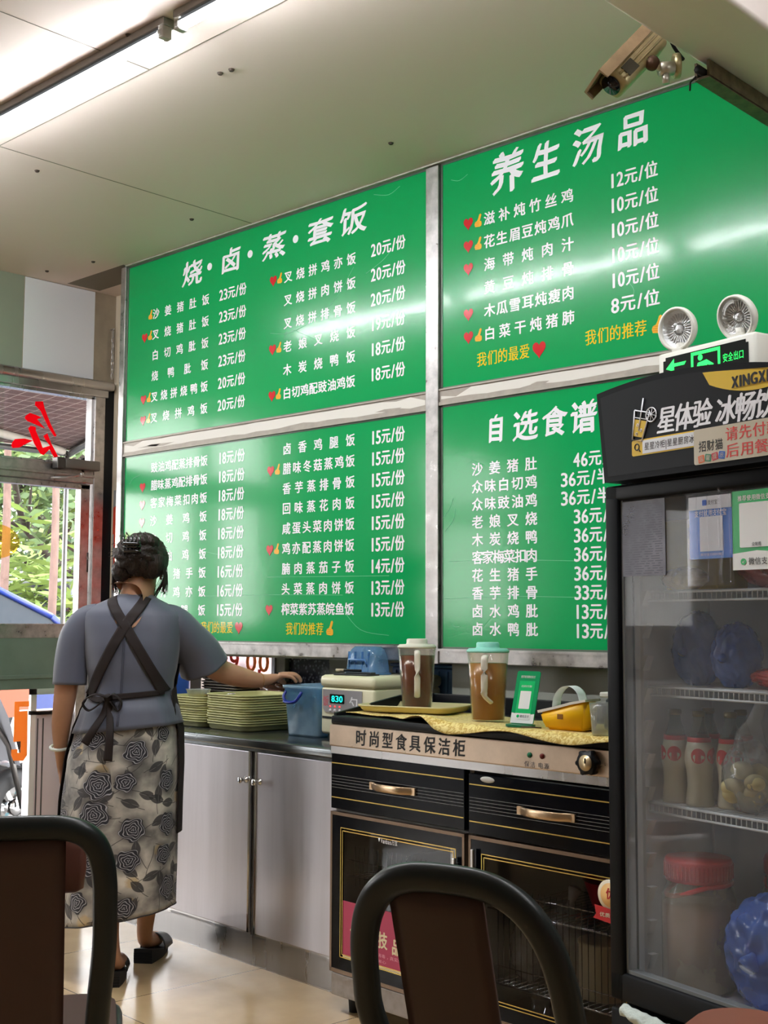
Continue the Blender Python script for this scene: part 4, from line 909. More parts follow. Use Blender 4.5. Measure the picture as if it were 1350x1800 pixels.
q.build('buttons', mat('grey_button', (206, 204, 206), 0.4), rm)
q = MB(); line(q, '饭', 0.018, 0.05, 0.142, 0.04, WALLM(-0.0038)); q.build('panel_lettering', mat('pink_print', (206, 120, 130), 0.4), rm)
q = MB(); line(q, '勺', 0.165, 0.212, 0.140, 0.045, WALLM(-0.0038), bold=((0, 0), (0.03, 0), (-0.03, 0), (0, 0.02))); q.build('panel_symbol', mat('white_print', (245, 245, 248), 0.4), rm)
cb_ = MB(); cb_.box((0, 0, 0.003), (0.16, 0.075, 0.006), bev=0.002); cb_.box((0.02, 0.0, 0.009), (0.12, 0.03, 0.006), bev=0.002)
o = cb_.build('order_clipboard', mat('dark_grey_clipboard', (52, 54, 58), 0.4), None, (cpos(1.53, 0.245)+(CTOP+0.2385,))); o.rotation_euler = (0, 0, 0.1); tag(o, 'dark clipboard lying on top of the cream machine', 'clipboard')
pn = MB(); pn.cyl((-0.06, 0, 0.0045), (0.06, 0, 0.0045), 0.0045, 10); pn.cyl((-0.06, 0, 0.0045), (-0.068, 0, 0.0045), 0.003, 8, r2=0.001); pn.m = 1; pn.cyl((-0.058, 0, 0.0045), (-0.02, 0, 0.0045), 0.005, 10)
o = pn.build('pen', [BLACK, mat('pen_grip', (190, 176, 150), 0.4)], None, cpos(1.50, 0.232)+(CTOP+0.2515,)); o.rotation_euler = (0, 0, 0.1); tag(o, 'black pen lying on the clipboard on the cream machine', 'pen')
# translucent blue storage box standing on end behind the machine
bxp = cpos(1.482, 0.345)
tb = thing('plastic_basket', 'see-through blue basket turned upside down on the cream machine', 'basket', bxp+(CTOP+0.2385,), CA)
q = MB(); q.rings([tap_ring(0.18, 0.11, 0.03, 0.0), tap_ring(0.18, 0.11, 0.03, 0.006), tap_ring(0.172, 0.10, 0.03, 0.008), tap_ring(0.160, 0.09, 0.032, 0.07), tap_ring(0.145, 0.08, 0.034, 0.092), tap_ring(0.115, 0.06, 0.028, 0.104)])
for x_ in (-0.055, -0.02, 0.02, 0.055): q.bb(x_-0.002, x_+0.002, -0.050, -0.042, 0.01, 0.085)
q.build('basket_wall', glass('blue_box_plastic', (176, 210, 240), 0.8, 0.1, 0.34, (140, 188, 232)), tb)
q = MB(); q.tube([(-0.05, -0.048, 0.03), (-0.045, -0.056, 0.055), (0.045, -0.056, 0.055), (0.05, -0.048, 0.03)], 0.004, 8); q.build('handle', mat('blue_rim', (84, 130, 186), 0.3), tb)
cr = thing('storage_crate', 'flat blue crate against the wall between the cream machine and the dark tea', 'crate', cpos(1.40, 0.545)+(CTOP,), CA)
q = MB(); q.bb(0, 0.40, 0, 0.05, 0, 0.262, bev=0.008)
for k in range(8): q.bb(0.02+0.047*k, 0.03+0.047*k, -0.006, 0.0, 0.02, 0.25)
q.build('crate_wall', mat('blue_crate', (84, 122, 170), 0.4), cr)
q = MB(); q.bb(-0.004, 0.404, -0.008, 0.056, 0.262, 0.275, bev=0.004); q.build('rim', mat('blue_crate_rim', (96, 134, 182), 0.4), cr)
# ================================================================== STERILISING CABINET
SA = radians(-3.6)
SO = (2.015, -0.543, 0.0)
def spos(x, y, z=0.0): return (SO[0]+x*cos(SA)-y*sin(SA), SO[1]+x*sin(SA)+y*cos(SA), z)
sc_ = thing('sterilising_cabinet', 'black tableware sterilising cabinet with two drawers and two glass doors', 'cabinet', SO, SA)
W_ = 1.22; D_ = 0.47
BRONZE = mat('bronze_trim', (120, 100, 84), 0.35, 0.7, var=0.1, var_scale=10)
BRASSL = mat('gold_line', (200, 172, 92), 0.3, 0.7)
RUSTY = mat('worn_zinc_plinth', (150, 142, 136), 0.5, 0.7, var=0.3, var_scale=26, rough_var=0.15)
q = MB(); q.bb(0, 0.012, 0.012, D_, 0.10, 0.84); q.bb(W_-0.012, W_, 0.012, D_, 0.10, 0.84); q.bb(0, W_, D_-0.012, D_, 0.10, 0.84); q.bb(0, W_, 0.012, D_, 0.115, 0.13)
q.bb(0, W_, 0.012, D_, 0.625, 0.640); q.bb(0.606, 0.620, 0.012, D_, 0.12, 0.84); q.build('carcass', mat('cabinet_inside', (170, 168, 164), 0.5, 0.0), sc_)
q = MB(); q.bb(0, W_, -0.004, 0.02, 0.054, 0.124, bev=0.003); q.build('plinth', RUSTY, sc_)
for x in (0.055, W_-0.055):
    for y in (0.05, D_-0.05):
        q = MB(); q.lathe([(0.018, 0.0), (0.022, 0.055)], 18, (x, y, 0.0)); q.build('foot', RUBBER, sc_)
# control strip with lettering
CHAMP = mat('champagne_steel', (196, 176, 156), 0.34, 0.85, var=0.16, var_scale=9, rough_var=0.1)
q = MB(); q.bb(-0.002, W_, -0.018, 0.05, 0.846, 0.916, bev=0.004); cs = q.build('control_strip', CHAMP, sc_)
q = MB(); q.bb(-0.002, W_, -0.010, 0.05, 0.822, 0.846); q.build('strip_edge', STEEL, sc_)
q = MB()
for ch_, x in zip('时尚型食具保洁柜', lerp(0.128, 0.560, 8)): put_glyph(q, ch_, x, 0.855, 0.050, 0.052, ((0, 0), (0.018, 0.014), (-0.018, -0.014), (0.03, 0.022)), 0.08, WALLM(-0.0186), 0.0, 0.035)
q.build('strip_lettering', BLACK_INK, cs)
q = MB(); line(q, '保洁', 0.838, 0.878, 0.858, 0.017, WALLM(-0.0186), bold=LIGHTB); line(q, '电源', 0.888, 0.928, 0.858, 0.017, WALLM(-0.0186), bold=LIGHTB); q.build('small_lettering', GREY_INK, cs)
for x, rgb, nm in ((0.858, (24, 110, 74), 'green lamp'), (0.903, (110, 34, 30), 'red lamp')):
    q = MB(); q.sphere((x, -0.019, 0.884), (0.008, 0.006, 0.008), 14, 8); lo = q.build('indicator_lamp', mat(nm.replace(' ', '_'), rgb, 0.15), cs); lo['label'] = nm
q = MB(); Mk = T(1.068, -0.018, 0.881) @ RX(pi/2)
q.m = 0
R_ = [0.030+(0.005 if (i % 6) in (0, 1) else 0) for i in range(36)]
q.rings([[(R_[i]*cos(2*pi*i/36), R_[i]*sin(2*pi*i/36), z) for i in range(36)] for z in (0.0, 0.02)], M=Mk); q.m = 1; q.lathe([(0.021, 0.02), (0.021, 0.0225), (0.0, 0.0225)], 24, M=Mk)
q.m = 0; q.box((0, 0.006, 0.0235), (0.003, 0.014, 0.002), Mk); q.build('timer_knob', [BLACK, mat('knob_disc', (206, 182, 142), 0.3, 0.6)], cs)
# drawers
for n, (a, b, z0, z1, hx) in enumerate(((0.003, 0.603, 0.646, 0.822, 0.298), (0.619, 1.217, 0.640, 0.812, 0.912))):
    q = MB(); q.bb(a, b, -0.012, 0.012, z0, z1, bev=0.002); d = q.build('drawer', BLACK_GLOSS, sc_)
    q = MB(); y = -0.0126
    for z in (z1-0.030, z0+0.036): q.bb(a+0.004, b-0.004, y-0.0006, y, z-0.0016, z+0.0016)
    q.build('gold_line', BRASSL, d)
    q = MB()
    for k in range(5): zz = (z0+z1)/2-0.02+0.0095*k; q.bb(a+0.004, b-0.004, y-0.0005, y, zz-0.0006, zz+0.0006)
    q.build('thin_stripes', mat('thin_grey_line', (130, 130, 128), 0.4, 0.5), d)
    q = MB(); zc = (z0+z1)/2+0.002; P = [(hx-0.10, -0.016, zc), (hx-0.085, -0.018, zc), (hx-0.05, -0.034, zc), (hx, -0.038, zc), (hx+0.05, -0.034, zc), (hx+0.085, -0.018, zc), (hx+0.10, -0.016, zc)]
    P = smooth_path(P, 4); q.tube(P, 0.012, 10, flat=(1.0, 0.25), upv=(0, 0, 1)); q.box((hx-0.095, -0.015, zc), (0.014, 0.008, 0.022)); q.box((hx+0.095, -0.015, zc), (0.014, 0.008, 0.022))
    q.build('handle', mat('champagne_handle', (196, 168, 136), 0.28, 0.9), d)
    if n == 1:
        q = MB(); q.sphere((a+0.075, -0.013, z1-0.012), (0.028, 0.003, 0.009), 12, 8); so = q.build('worn_sticker', mat('scuffed_sticker', (206, 204, 200), 0.5), d)
# glass doors
CAB_GLASS = glass('smoked_door_glass', (222, 222, 224), 0.6)
for n, (a, b) in enumerate(((0.003, 0.603), (0.620, 1.217))):
    q = MB(); z0, z1 = 0.130, 0.636
    q.bb(a, b, -0.014, 0.006, z1-0.010, z1); q.bb(a, b, -0.014, 0.006, z0, z0+0.012); q.bb(a, a+0.009, -0.014, 0.006, z0, z1); q.bb(b-0.009, b, -0.014, 0.006, z0, z1)
    d = q.build('door', BRONZE, sc_)
    ga, gb, gz0, gz1 = a+0.050, b-0.036, 0.182, 0.588
    q = MB(); q.bb(a+0.009, b-0.009, -0.0125, 0.002, gz1, z1-0.010); q.bb(a+0.009, b-0.009, -0.0125, 0.002, z0+0.012, gz0); q.bb(a+0.009, ga, -0.0125, 0.002, gz0, gz1); q.bb(gb, b-0.009, -0.0125, 0.002, gz0, gz1)
    q.build('door_border', BLACK_GLOSS, d)
    q = MB(); q.bb(ga, gb, -0.010, -0.006, gz0, gz1); q.build('door_glass', CAB_GLASS, d)
    q = MB()
    for k in (0.0, 0.009):
        e = 0.0013
        q.bb(ga+k, gb-k, -0.0132, -0.0124, gz1-k-e, gz1-k+e); q.bb(ga+k, gb-k, -0.0132, -0.0124, gz0+k-e, gz0+k+e)
        q.bb(ga+k-e, ga+k+e, -0.0132, -0.0124, gz0+k, gz1-k); q.bb(gb-k-e, gb-k+e, -0.0132, -0.0124, gz0+k, gz1-k)
    q.build('gold_line', BRASSL, d)
    if n == 0:
        q = MB(); q.bb(0.565, 0.578, -0.030, -0.020, 0.22, 0.565, bev=0.003); q.bb(0.567, 0.576, -0.022, -0.012, 0.23, 0.25); q.bb(0.567, 0.576, -0.022, -0.012, 0.53, 0.55); q.build('door_handle', STEEL, d)
        q = MB(); line(q, 'Wanbao万宝', 0.245, 0.320, 0.572, 0.017, WALLM(-0.0136), bold=((0, 0), (0.02, 0))); q.add([(0.232, 0.579, 0), (0.242, 0.579, 0), (0.237, 0.566, 0)], [(0, 1, 2)], False, WALLM(-0.0136)); q.build('door_lettering', WHITE_INK, d)
        # magenta advertisement stuck to the glass
        q = MB(); q.m = 0; q.bb(0.066, 0.50, -0.0118, -0.0103, 0.184, 0.36); q.m = 1; q.bb(0.066, 0.50, -0.0122, -0.0117, 0.184, 0.192)
        A = WALLM(-0.0124); q.m = 1
        line(q, '创新科技', 0.10, 0.275, 0.268, 0.052, A, bold=((0, 0), (0.03, 0), (-0.03, 0), (0, 0.025), (0, -0.025))); line(q, '品质保证', 0.295, 0.47, 0.258, 0.05, A, bold=((0, 0), (0.03, 0), (-0.03, 0), (0, 0.025), (0, -0.025)))
        q.m = 2; line(q, '健康高效消毒，真实保洁', 0.155, 0.36, 0.222, 0.012, A, bold=LIGHTB); line(q, '安全可靠省心', 0.155, 0.27, 0.205, 0.010, A, bold=LIGHTB)
        q.tube([(0.20+0.02*cos(t)+0.004*t, -0.0124, 0.325+0.02*sin(t)) for t in [0.35*i for i in range(16)]], 0.0016, 5)
        q.build('advertisement', [mat('magenta_paper', (186, 62, 96), 0.4), mat('cream_print', (240, 226, 190), 0.5), mat('pink_print_small', (240, 170, 190), 0.5)], d)['label'] = 'magenta advertisement sticker with cream lettering'
        q = MB(); q.bb(0.545, 0.566, -0.0112, -0.0103, 0.50, 0.586); q.build('paper_strip', mat('pale_paper', (206, 206, 210), 0.6), d)
    else:
        q = MB(); q.bb(0.640, 0.652, -0.030, -0.020, 0.22, 0.60, bev=0.003); q.build('door_handle', STEEL, d)
        q = MB(); q.m = 0; Mk = T(1.125, -0.0135, 0.545) @ RX(pi/2); q.lathe([(0.040, 0), (0.040, 0.0008), (0, 0.0008)], 30, M=Mk); q.m = 1; q.lathe([(0.031, 0.0009), (0.031, 0.0013), (0, 0.0013)], 26, M=Mk)
        q.m = 2; q.prism([(1.075, 0.515), (1.175, 0.505), (1.170, 0.475), (1.178, 0.468), (1.070, 0.480), (1.080, 0.492)], 0.001, WALLM(-0.0148)); q.m = 0; line(q, '优质产品', 1.092, 1.160, 0.493, 0.012, WALLM(-0.0162)); q.m = 2; line(q, '优', 1.112, 1.140, 0.548, 0.03, WALLM(-0.0152))
        q.build('award_sticker', [mat('sticker_cream', (236, 222, 196), 0.4), mat('sticker_orange', (240, 190, 120), 0.4), mat('sticker_red', (206, 44, 50), 0.4)], d)['label'] = 'round award sticker with red ribbon'
    # wire racks behind the glass
    for zz in ((0.43,) if n == 0 else (0.43, 0.225)):
        q = MB()
        for yy in (0.03, 0.40): q.cyl((a+0.035, yy, zz), (b-0.03, yy, zz), 0.003, 6); q.cyl((a+0.035, yy, zz+0.05), (b-0.03, yy, zz+0.05), 0.002, 6)
        for k in range(22):
            x = a+0.05+(b-a-0.10)*k/21; q.cyl((x, 0.03, zz), (x, 0.40, zz), 0.0016, 5)
        q.build('wire_rack', CHROME, sc_)
    q = MB()
    for k in range(22):
        x = ga+0.03+(gb-ga-0.06)*k/21; q.cyl((x, 0.024, 0.23 if n else 0.40), (x, 0.024, 0.50 if n else 0.53), 0.0012, 5)
    q.build('rack_uprights', BLACK, sc_)
# worktop with raised back and sloping cheeks
q = MB(); q.bb(-0.002, W_, -0.012, D_, 0.916, 0.944, bev=0.006); q.build('worktop', BLACK, sc_)
q = MB(); q.bb(0, W_, D_-0.016, D_, 0.940, 1.0, bev=0.003)
for x in (0.0, W_-0.012): q.add([(x, 0.0, 0.940), (x, 0.0, 0.952), (x, 0.30, 1.0), (x, D_, 1.0), (x, D_, 0.940), (x+0.012, 0.0, 0.940), (x+0.012, 0.0, 0.952), (x+0.012, 0.30, 1.0), (x+0.012, D_, 1.0), (x+0.012, D_, 0.940)], [(0, 1, 2, 3, 4), (9, 8, 7, 6, 5), (0, 5, 6, 1), (1, 6, 7, 2), (2, 7, 8, 3), (3, 8, 9, 4), (4, 9, 5, 0)])
q.build('splash_guard', BLACK, sc_)
STOP = 0.9445
# ---- things inside the cabinet (seen through smoked glass)
def inside(o, x, y, z): o.location = spos(x, y, z); o.rotation_euler = (0, 0, SA); return o
def lathe_thing(name, prof, m, label, cat, loc, n=28, group=None):
    b = MB(); b.lathe(prof, n); o = b.build(name, m, None, loc); tag(o, label, cat, group); return o
wk = MB(); wk.lathe([(0.0, 0), (0.08, 0.012), (0.15, 0.06), (0.155, 0.062), (0.15, 0.058), (0.08, 0.009), (0.0, -0.003)], 32); wk.tube([(0.15, 0, 0.06), (0.20, 0, 0.075), (0.20, 0.03, 0.075), (0.15, 0.03, 0.06)], 0.005, 6)
tag(inside(wk.build('steel_wok', STEEL_DARK), 0.34, 0.22, 0.436), 'dark shallow wok on the rack behind the left glass door', 'wok')
PLB = glass('white_bag_film', (225, 228, 232), 0.7, 0.2, 0.75, (205, 206, 212))
def bag(name, c, r, seed, m, label, amp=0.35, knot=True, cat='bag'):
    b = MB(); b.sphere(**blob((0, 0, r[2]*0.94), r, amp, seed, 36, 24, 1.8, True))
    if knot: b.tube([(0, 0, r[2]*1.75), (0.01, 0.005, r[2]*2.1), (0.03, 0.0, r[2]*2.5)], [r[0]*0.35, r[0]*0.14, r[0]*0.3], 10)
    o = b.build(name, m); o.location = c; tag(o, label, cat); return o
bag('plastic_bag', spos(0.735, 0.12, 0.234), (0.055, 0.05, 0.085), 2, PLB, 'white plastic bag on the lower rack, at the left behind the right glass door')
bag('plastic_bag', spos(0.84, 0.16, 0.234), (0.065, 0.055, 0.105), 9, PLB, 'larger white plastic bag in the middle of the lower rack behind the right glass door')
en = lathe_thing('enamel_canister', [(0.072, 0), (0.075, 0.004), (0.075, 0.14), (0.078, 0.143), (0.078, 0.15), (0.073, 0.152), (0.0, 0.158)], mat('cream_enamel', (204, 192, 160), 0.3), 'cream canister on the lower rack beside the white bags', 'canister', spos(0.985, 0.15, 0.2285))
bag('plastic_bag', spos(1.13, 0.12, 0.234), (0.06, 0.055, 0.10), 5, glass('red_bag_film', (235, 90, 70), 0.7, 0.2, 0.7, (196, 52, 40)), 'red plastic bag on the lower rack next to the fridge')
lathe_thing('red_basin', [(0.06, 0), (0.095, 0.10), (0.10, 0.102), (0.094, 0.10), (0.058, 0.004), (0, 0.004)], mat('red_plastic', (176, 34, 48), 0.35), 'red plastic basin on the upper rack behind the right glass door', 'basin', spos(0.99, 0.20, 0.4335))
lathe_thing('lidded_pot', [(0.07, 0), (0.075, 0.06), (0.078, 0.062), (0.05, 0.085), (0.012, 0.09), (0.014, 0.105), (0, 0.108)], STEEL, 'steel pot with domed lid on the upper rack beside the red basin', 'pot', spos(1.14, 0.16, 0.4335))
lathe_thing('drinking_glass', [(0.024, 0), (0.03, 0.075), (0.029, 0.075), (0.023, 0.004), (0, 0.004)], glass('tumbler', (245, 245, 245), 1.4), 'small glass on the cabinet floor behind the right glass door', 'glass', spos(0.82, 0.07, 0.1305))
# ---- gold cloth over the worktop
def cloth_fn(u, v):
    x = -0.01+1.20*u; yf = 0.045-0.075*min(1, max(0, (u-0.12)/0.3)); y = yf+(0.30+0.04*sin(9*u)-yf)*v
    z = STOP+0.003+0.004*noise.noise(Vector((x*9, y*9, 0)))+0.003
    if 0.28 < u < 0.5: z += 0.02*max(0, 1-abs(u-0.37)/0.09)*max(0, 1-v*2.2)
    over = -0.010-y
    if over > 0: z -= min(0.03, over*1.6)*(0.6+0.4*sin(17*u))
    return Vector(spos(x, y-0.006*sin(23*u)*(1-v), max(z, STOP-0.028)))
def cloth_mat():
    m = mat('gold_brocade_cloth', (226, 196, 98), 0.5, sheen=0.3); nt = m.node_tree; b = nt.nodes['Principled BSDF']
    tc = nt.nodes.new('ShaderNodeTexCoord'); n = nt.nodes.new('ShaderNodeTexNoise'); n.inputs['Scale'].default_value = 60; n.inputs['Distortion'].default_value = 1.6; nt.links.new(tc.outputs['Object'], n.inputs['Vector'])
    r = nt.nodes.new('ShaderNodeValToRGB'); r.color_ramp.elements[0].color = lin((200, 164, 60)); r.color_ramp.elements[1].color = lin((242, 222, 140)); r.color_ramp.elements[0].position = .42; r.color_ramp.elements[1].position = .58
    nt.links.new(n.outputs[0], r.inputs[0]); nt.links.new(r.outputs[0], b.inputs['Base Color'])
    bp = nt.nodes.new('ShaderNodeBump'); bp.inputs['Strength'].default_value = 0.4; bp.inputs['Distance'].default_value = 0.002; nt.links.new(n.outputs[0], bp.inputs['Height']); nt.links.new(bp.outputs[0], b.inputs['Normal']); return m
b = MB(); b.grid(cloth_fn, 90, 24); co = b.build('table_cloth', cloth_mat()); tag(co, 'gold patterned cloth spread over the top of the sterilising cabinet', 'cloth')
md = co.modifiers.new('thick', 'SOLIDIFY'); md.thickness = 0.0025; md.offset = 1
ZC = STOP+0.0125
# tray under the dark tea
tr = tray_mesh(0.34, 0.24, 0.020).build('food_tray', mat('cream_tray', (206, 196, 148), 0.4), None, (2.19, -0.335, ZC)); tr.rotation_euler = (0, 0, SA+0.35); tag(tr, 'cream tray under the jug of dark tea on the gold cloth', 'tray')
# jugs
def jug(loc, rz, label, liquid, lidm, fill, hbase):
    t = thing('drink_jug', label, 'jug', loc, rz, 'jugs of tea on the cabinet')
    q = MB(); q.lathe([(0.0, 0.0), (0.047, 0.0), (0.05, 0.004), (0.0625, 0.205), (0.061, 0.206), (0.048, 0.006), (0.0, 0.004)], 40, cap0=False, cap1=False); q.build('jug_wall', glass('jug_plastic', (252, 250, 246), 0.6, 0.04, 0.015), t)
    q = MB(); q.lathe([(0.0, 0.005), (0.0465, 0.007), (0.0465+0.0135*fill, 0.006+0.2*fill), (0.0, 0.0062+0.2*fill)], 40); q.build('tea', liquid, t)
    q = MB(); q.lathe([(0.0, 0.206), (0.064, 0.206), (0.065, 0.211), (0.058, 0.218), (0.037, 0.219), (0.035, 0.223), (0.0345, 0.234), (0.031, 0.237), (0.0, 0.237)], 36, cap0=False); q.build('lid', lidm, t)
    q = MB(); P = [(0, -0.058, 0.195), (0, -0.078, 0.192), (0, -0.084, 0.175), (0, -0.084, hbase+0.045)]+([(0, -0.080, hbase+0.02), (0.018, -0.066, hbase)] if hbase > 0.05 else [(0, -0.078, hbase+0.01), (0, -0.055, hbase)])
    q.tube(smooth_path(P, 4), 0.0105, 10, flat=(0.55, 1.0), upv=(0, 0, 1)); q.build('handle', mat('jug_handle', (218, 212, 198), 0.35, sub=0.0), t)
    return t
TEA1 = mat('dark_red_tea', (92, 34, 16), 0.15); TEA2 = mat('cloudy_amber_tea', (158, 106, 54), 0.2)
jug((2.195, -0.335, ZC+0.0015), 0.75, 'jug of dark red tea with a white lid on the cream tray', TEA1, mat('white_lid', (214, 212, 196), 0.4), 0.88, 0.05)
jug((2.61, -0.475, ZC-0.003), 0.55, 'jug of amber tea with a mint green lid on the gold cloth', TEA2, mat('mint_lid', (136, 208, 190), 0.4), 0.84, 0.060)
# payment stand (code left out)
ps = thing('payment_stand', 'green and white payment stand leaning back beside the amber tea', 'stand', (2.80, -0.565, ZC-0.002), SA+0.15)
q = MB(); q.prism(rrect(0.088, 0.05, 0.022), 0.006); q.build('base', mat('green_base', (16, 108, 72), 0.35), ps)
Mp = T(0, 0.004, 0.005) @ RX(radians(-17)); Ap = Mp @ Matrix(((1, 0, 0, 0), (0, 0, -1, 0), (0, 1, 0, 0), (0, 0, 0, 1)))
q = MB(); q.prism([(x, y+0.08) for x, y in rrect(0.078, 0.155, 0.007)], 0.003, Ap, z0=-0.003); q.build('plate', mat('payment_green', (8, 150, 92), 0.25, coat=0.4), ps)
q = MB(); q.m = 0; q.add([(-0.038, 0.004, .0004), (0.038, 0.004, .0004), (0.038, 0.032, .0004), (0, 0.028, .0004), (-0.038, 0.034, .0004)], [(0, 1, 2, 3, 4)], False, Ap); q.m = 2; q.prism([(x, y+0.072) for x, y in rrect(0.052, 0.112, 0.002)], 0.0006, Ap); q.m = 0; q.prism([(x, y+0.072) for x, y in rrect(0.036, 0.052, 0.002)], 0.0005, Ap, z0=0.0006); q.prism([(x, y+0.024) for x, y in rrect(0.052, 0.018, 0.002)], 0.0005, Ap, z0=0.0006)
q.m = 1; line(q, '微信支付', -0.008, 0.022, 0.024, 0.009, Ap, bold=LIGHTB, lift=0.0013); q.m = 2; q.prism([(-0.015+0.0045*cos(a), 0.024+0.0045*sin(a)) for a in [i*pi/8 for i in range(16)]], 0.0004, Ap, z0=0.0012)
q.m = 0; line(q, '推荐使用微信支付', -0.024, 0.024, 0.140, 0.008, Ap, bold=LIGHTB, lift=0.0006); line(q, '扫码付款', -0.018, 0.018, 0.112, 0.007, Ap, bold=LIGHTB, lift=0.0014)
q.build('print', [mat('stand_white', (236, 238, 236), 0.3), GREY_INK, mat('bright_green', (10, 186, 104), 0.3)], ps)
# yellow receipt machine with paper loop
yr = thing('receipt_printer', 'yellow receipt printer with a white top and a loop of paper', 'printer', (2.945, -0.535, ZC-0.003), SA+0.10)
q = MB(); M2 = Matrix(((1, 0, 0, 0), (0, 0, 1, -0.035), (0, 1, 0, 0), (0, 0, 0, 1)))
side_ = [(-0.050, 0.0), (0.066, -0.0), (0.072, 0.006), (0.078, 0.082), (0.03, 0.072), (-0.03, 0.056), (-0.074, 0.046), (-0.062, 0.012)]
bm = bmesh.new(); vs1 = [bm.verts.new((x, -0.037, z)) for x, z in side_]; fc = bm.faces.new(vs1); ex = bmesh.ops.extrude_face_region(bm, geom=[fc]); bmesh.ops.translate(bm, verts=[v for v in ex['geom'] if isinstance(v, bmesh.types.BMVert)], vec=(0, 0.074, 0)); bmesh.ops.recalc_face_normals(bm, faces=bm.faces[:]); bmesh.ops.bevel(bm, geom=bm.edges[:], offset=0.007, segments=3, affect='EDGES'); bm.verts.index_update()
q.add([v.co.copy() for v in bm.verts], [tuple(v.index for v in f.verts) for f in bm.faces], True); bm.free(); q.build('body', mat('yellow_plastic', (250, 192, 18), 0.35), yr)
q = MB(); top = [(-0.076, 0.044), (-0.03, 0.055), (0.03, 0.071), (0.080, 0.081), (0.080, 0.087), (0.03, 0.078), (-0.03, 0.062), (-0.078, 0.051)]
q.prism(top, 0.078, Matrix(((1, 0, 0, 0), (0, 0, 1, -0.039), (0, 1, 0, 0), (0, 0, 0, 1)))); q.build('top_cover', mat('printer_white', (236, 234, 226), 0.4), yr)
q = MB(); P = smooth_path([(-0.040, 0, 0.060), (-0.034, 0, 0.092), (-0.012, 0, 0.116), (0.016, 0, 0.120), (0.040, 0, 0.105), (0.050, 0, 0.078)], 6); q.tube(P, 0.0215, 10, flat=(1.0, 0.012), upv=(0, 1, 0)); q.build('paper_loop', mat('receipt_paper', (244, 244, 246), 0.6), yr)
q = MB(); q.bb(-0.012, 0.006, -0.0385, -0.0365, 0.030, 0.044); q.build('label', mat('brown_label', (140, 92, 24), 0.5), yr)
ph = thing('desk_phone', 'black handset standing behind the yellow printer', 'phone', (3.06, -0.47, ZC-0.004), SA)
q = MB(); q.box((0, 0, 0.04), (0.06, 0.05, 0.08), bev=0.012); q.box((0.012, -0.005, 0.075), (0.035, 0.06, 0.05), bev=0.014, M=RX(0.2)); q.build('body', BLACK, ph)
q = MB(); q.box((-0.022, 0.0, 0.098), (0.045, 0.035, 0.014), bev=0.003); q.build('white_block', WHITE_PL, ph)
cpz = lathe_thing('measuring_cup', [(0.0, 0.0), (0.026, 0.0), (0.028, 0.002), (0.034, 0.085), (0.0325, 0.085), (0.027, 0.004), (0.0, 0.003)], glass('cup_plastic', (240, 240, 236), 1.0, 0.08, 0.22), 'clear plastic cup at the corner of the gold cloth beside the fridge', 'cup', (3.10, -0.60, ZC-0.004))
st_ = MB(); st_.cyl((-0.03, 0, 0.003), (0.03, 0.012, 0.003), 0.002, 6)
tag(st_.build('wooden_stick', mat('brown_stick', (80, 60, 40), 0.5), None, (2.86, -0.60, ZC-0.002)), 'thin brown stick lying on the gold cloth before the payment stand', 'stick')
# ================================================================== DRINKS FRIDGE
FA = radians(-14.0); FO = (3.362, -0.967, 0.0)
def fpos(x, y, z=0.0): return (FO[0]+x*cos(FA)-y*sin(FA), FO[1]+x*sin(FA)+y*cos(FA), z)
fr_ = thing('drinks_fridge', 'tall black drinks fridge with a glass door and a lettered black header', 'fridge', FO, FA)
FW = 0.64; FD = 0.56
FR_BLACK = mat('fridge_black', (8, 10, 14), 0.45, spec=0.15)
LINER = mat('fridge_liner', (228, 232, 236), 0.5)
q = MB(); q.bb(0, 0.02, 0.05, FD, 0.06, 1.775); q.bb(FW-0.02, FW, 0.05, FD, 0.06, 1.775); q.bb(0, FW, FD-0.02, FD, 0.06, 1.775); q.bb(0, FW, 0.02, FD, 1.60, 1.775); q.bb(0, FW, 0.05, FD, 0.06, 0.42)
q.build('cabinet', FR_BLACK, fr_)
q = MB(); q.bb(0.02, 0.03, 0.052, 0.54, 0.42, 1.6); q.bb(FW-0.03, FW-0.02, 0.052, 0.54, 0.42, 1.6); q.bb(0.02, FW-0.02, 0.53, 0.54, 0.42, 1.6); q.bb(0.02, FW-0.02, 0.052, 0.54, 0.42, 0.435); q.bb(0.02, FW-0.02, 0.052, 0.54, 1.585, 1.6)
q.bb(0.030, 0.040, 0.075, 0.09, 0.45, 1.55); q.bb(0.030, 0.038, 0.30, 0.315, 0.45, 1.55)
for k in range(14):
    z = 0.50+0.075*k; q.add([(0.04, 0.072, z), (0.04, 0.093, z), (0.04, 0.093, z-0.035), (0.04, 0.072, z-0.035), (0.056, 0.072, z), (0.056, 0.093, z)], [(0, 1, 5, 4), (0, 4, 3), (1, 2, 5), (2, 3, 4, 5)])
q.build('liner', LINER, fr_)
q = MB(); q.bb(-0.004, FW, 0.0, 0.06, 0.06, 0.385, bev=0.006)
for k in range(9): q.bb(0.06, FW-0.06, -0.004, 0.0, 0.10+0.028*k, 0.112+0.028*k)
q.build('base_panel', FR_BLACK, fr_)
for x in (0.05, FW-0.05):
    for y in (0.08, FD-0.06): q = MB(); q.lathe([(0.02, 0), (0.022, 0.062)], 14, (x, y, 0)); q.build('foot', RUBBER, fr_)
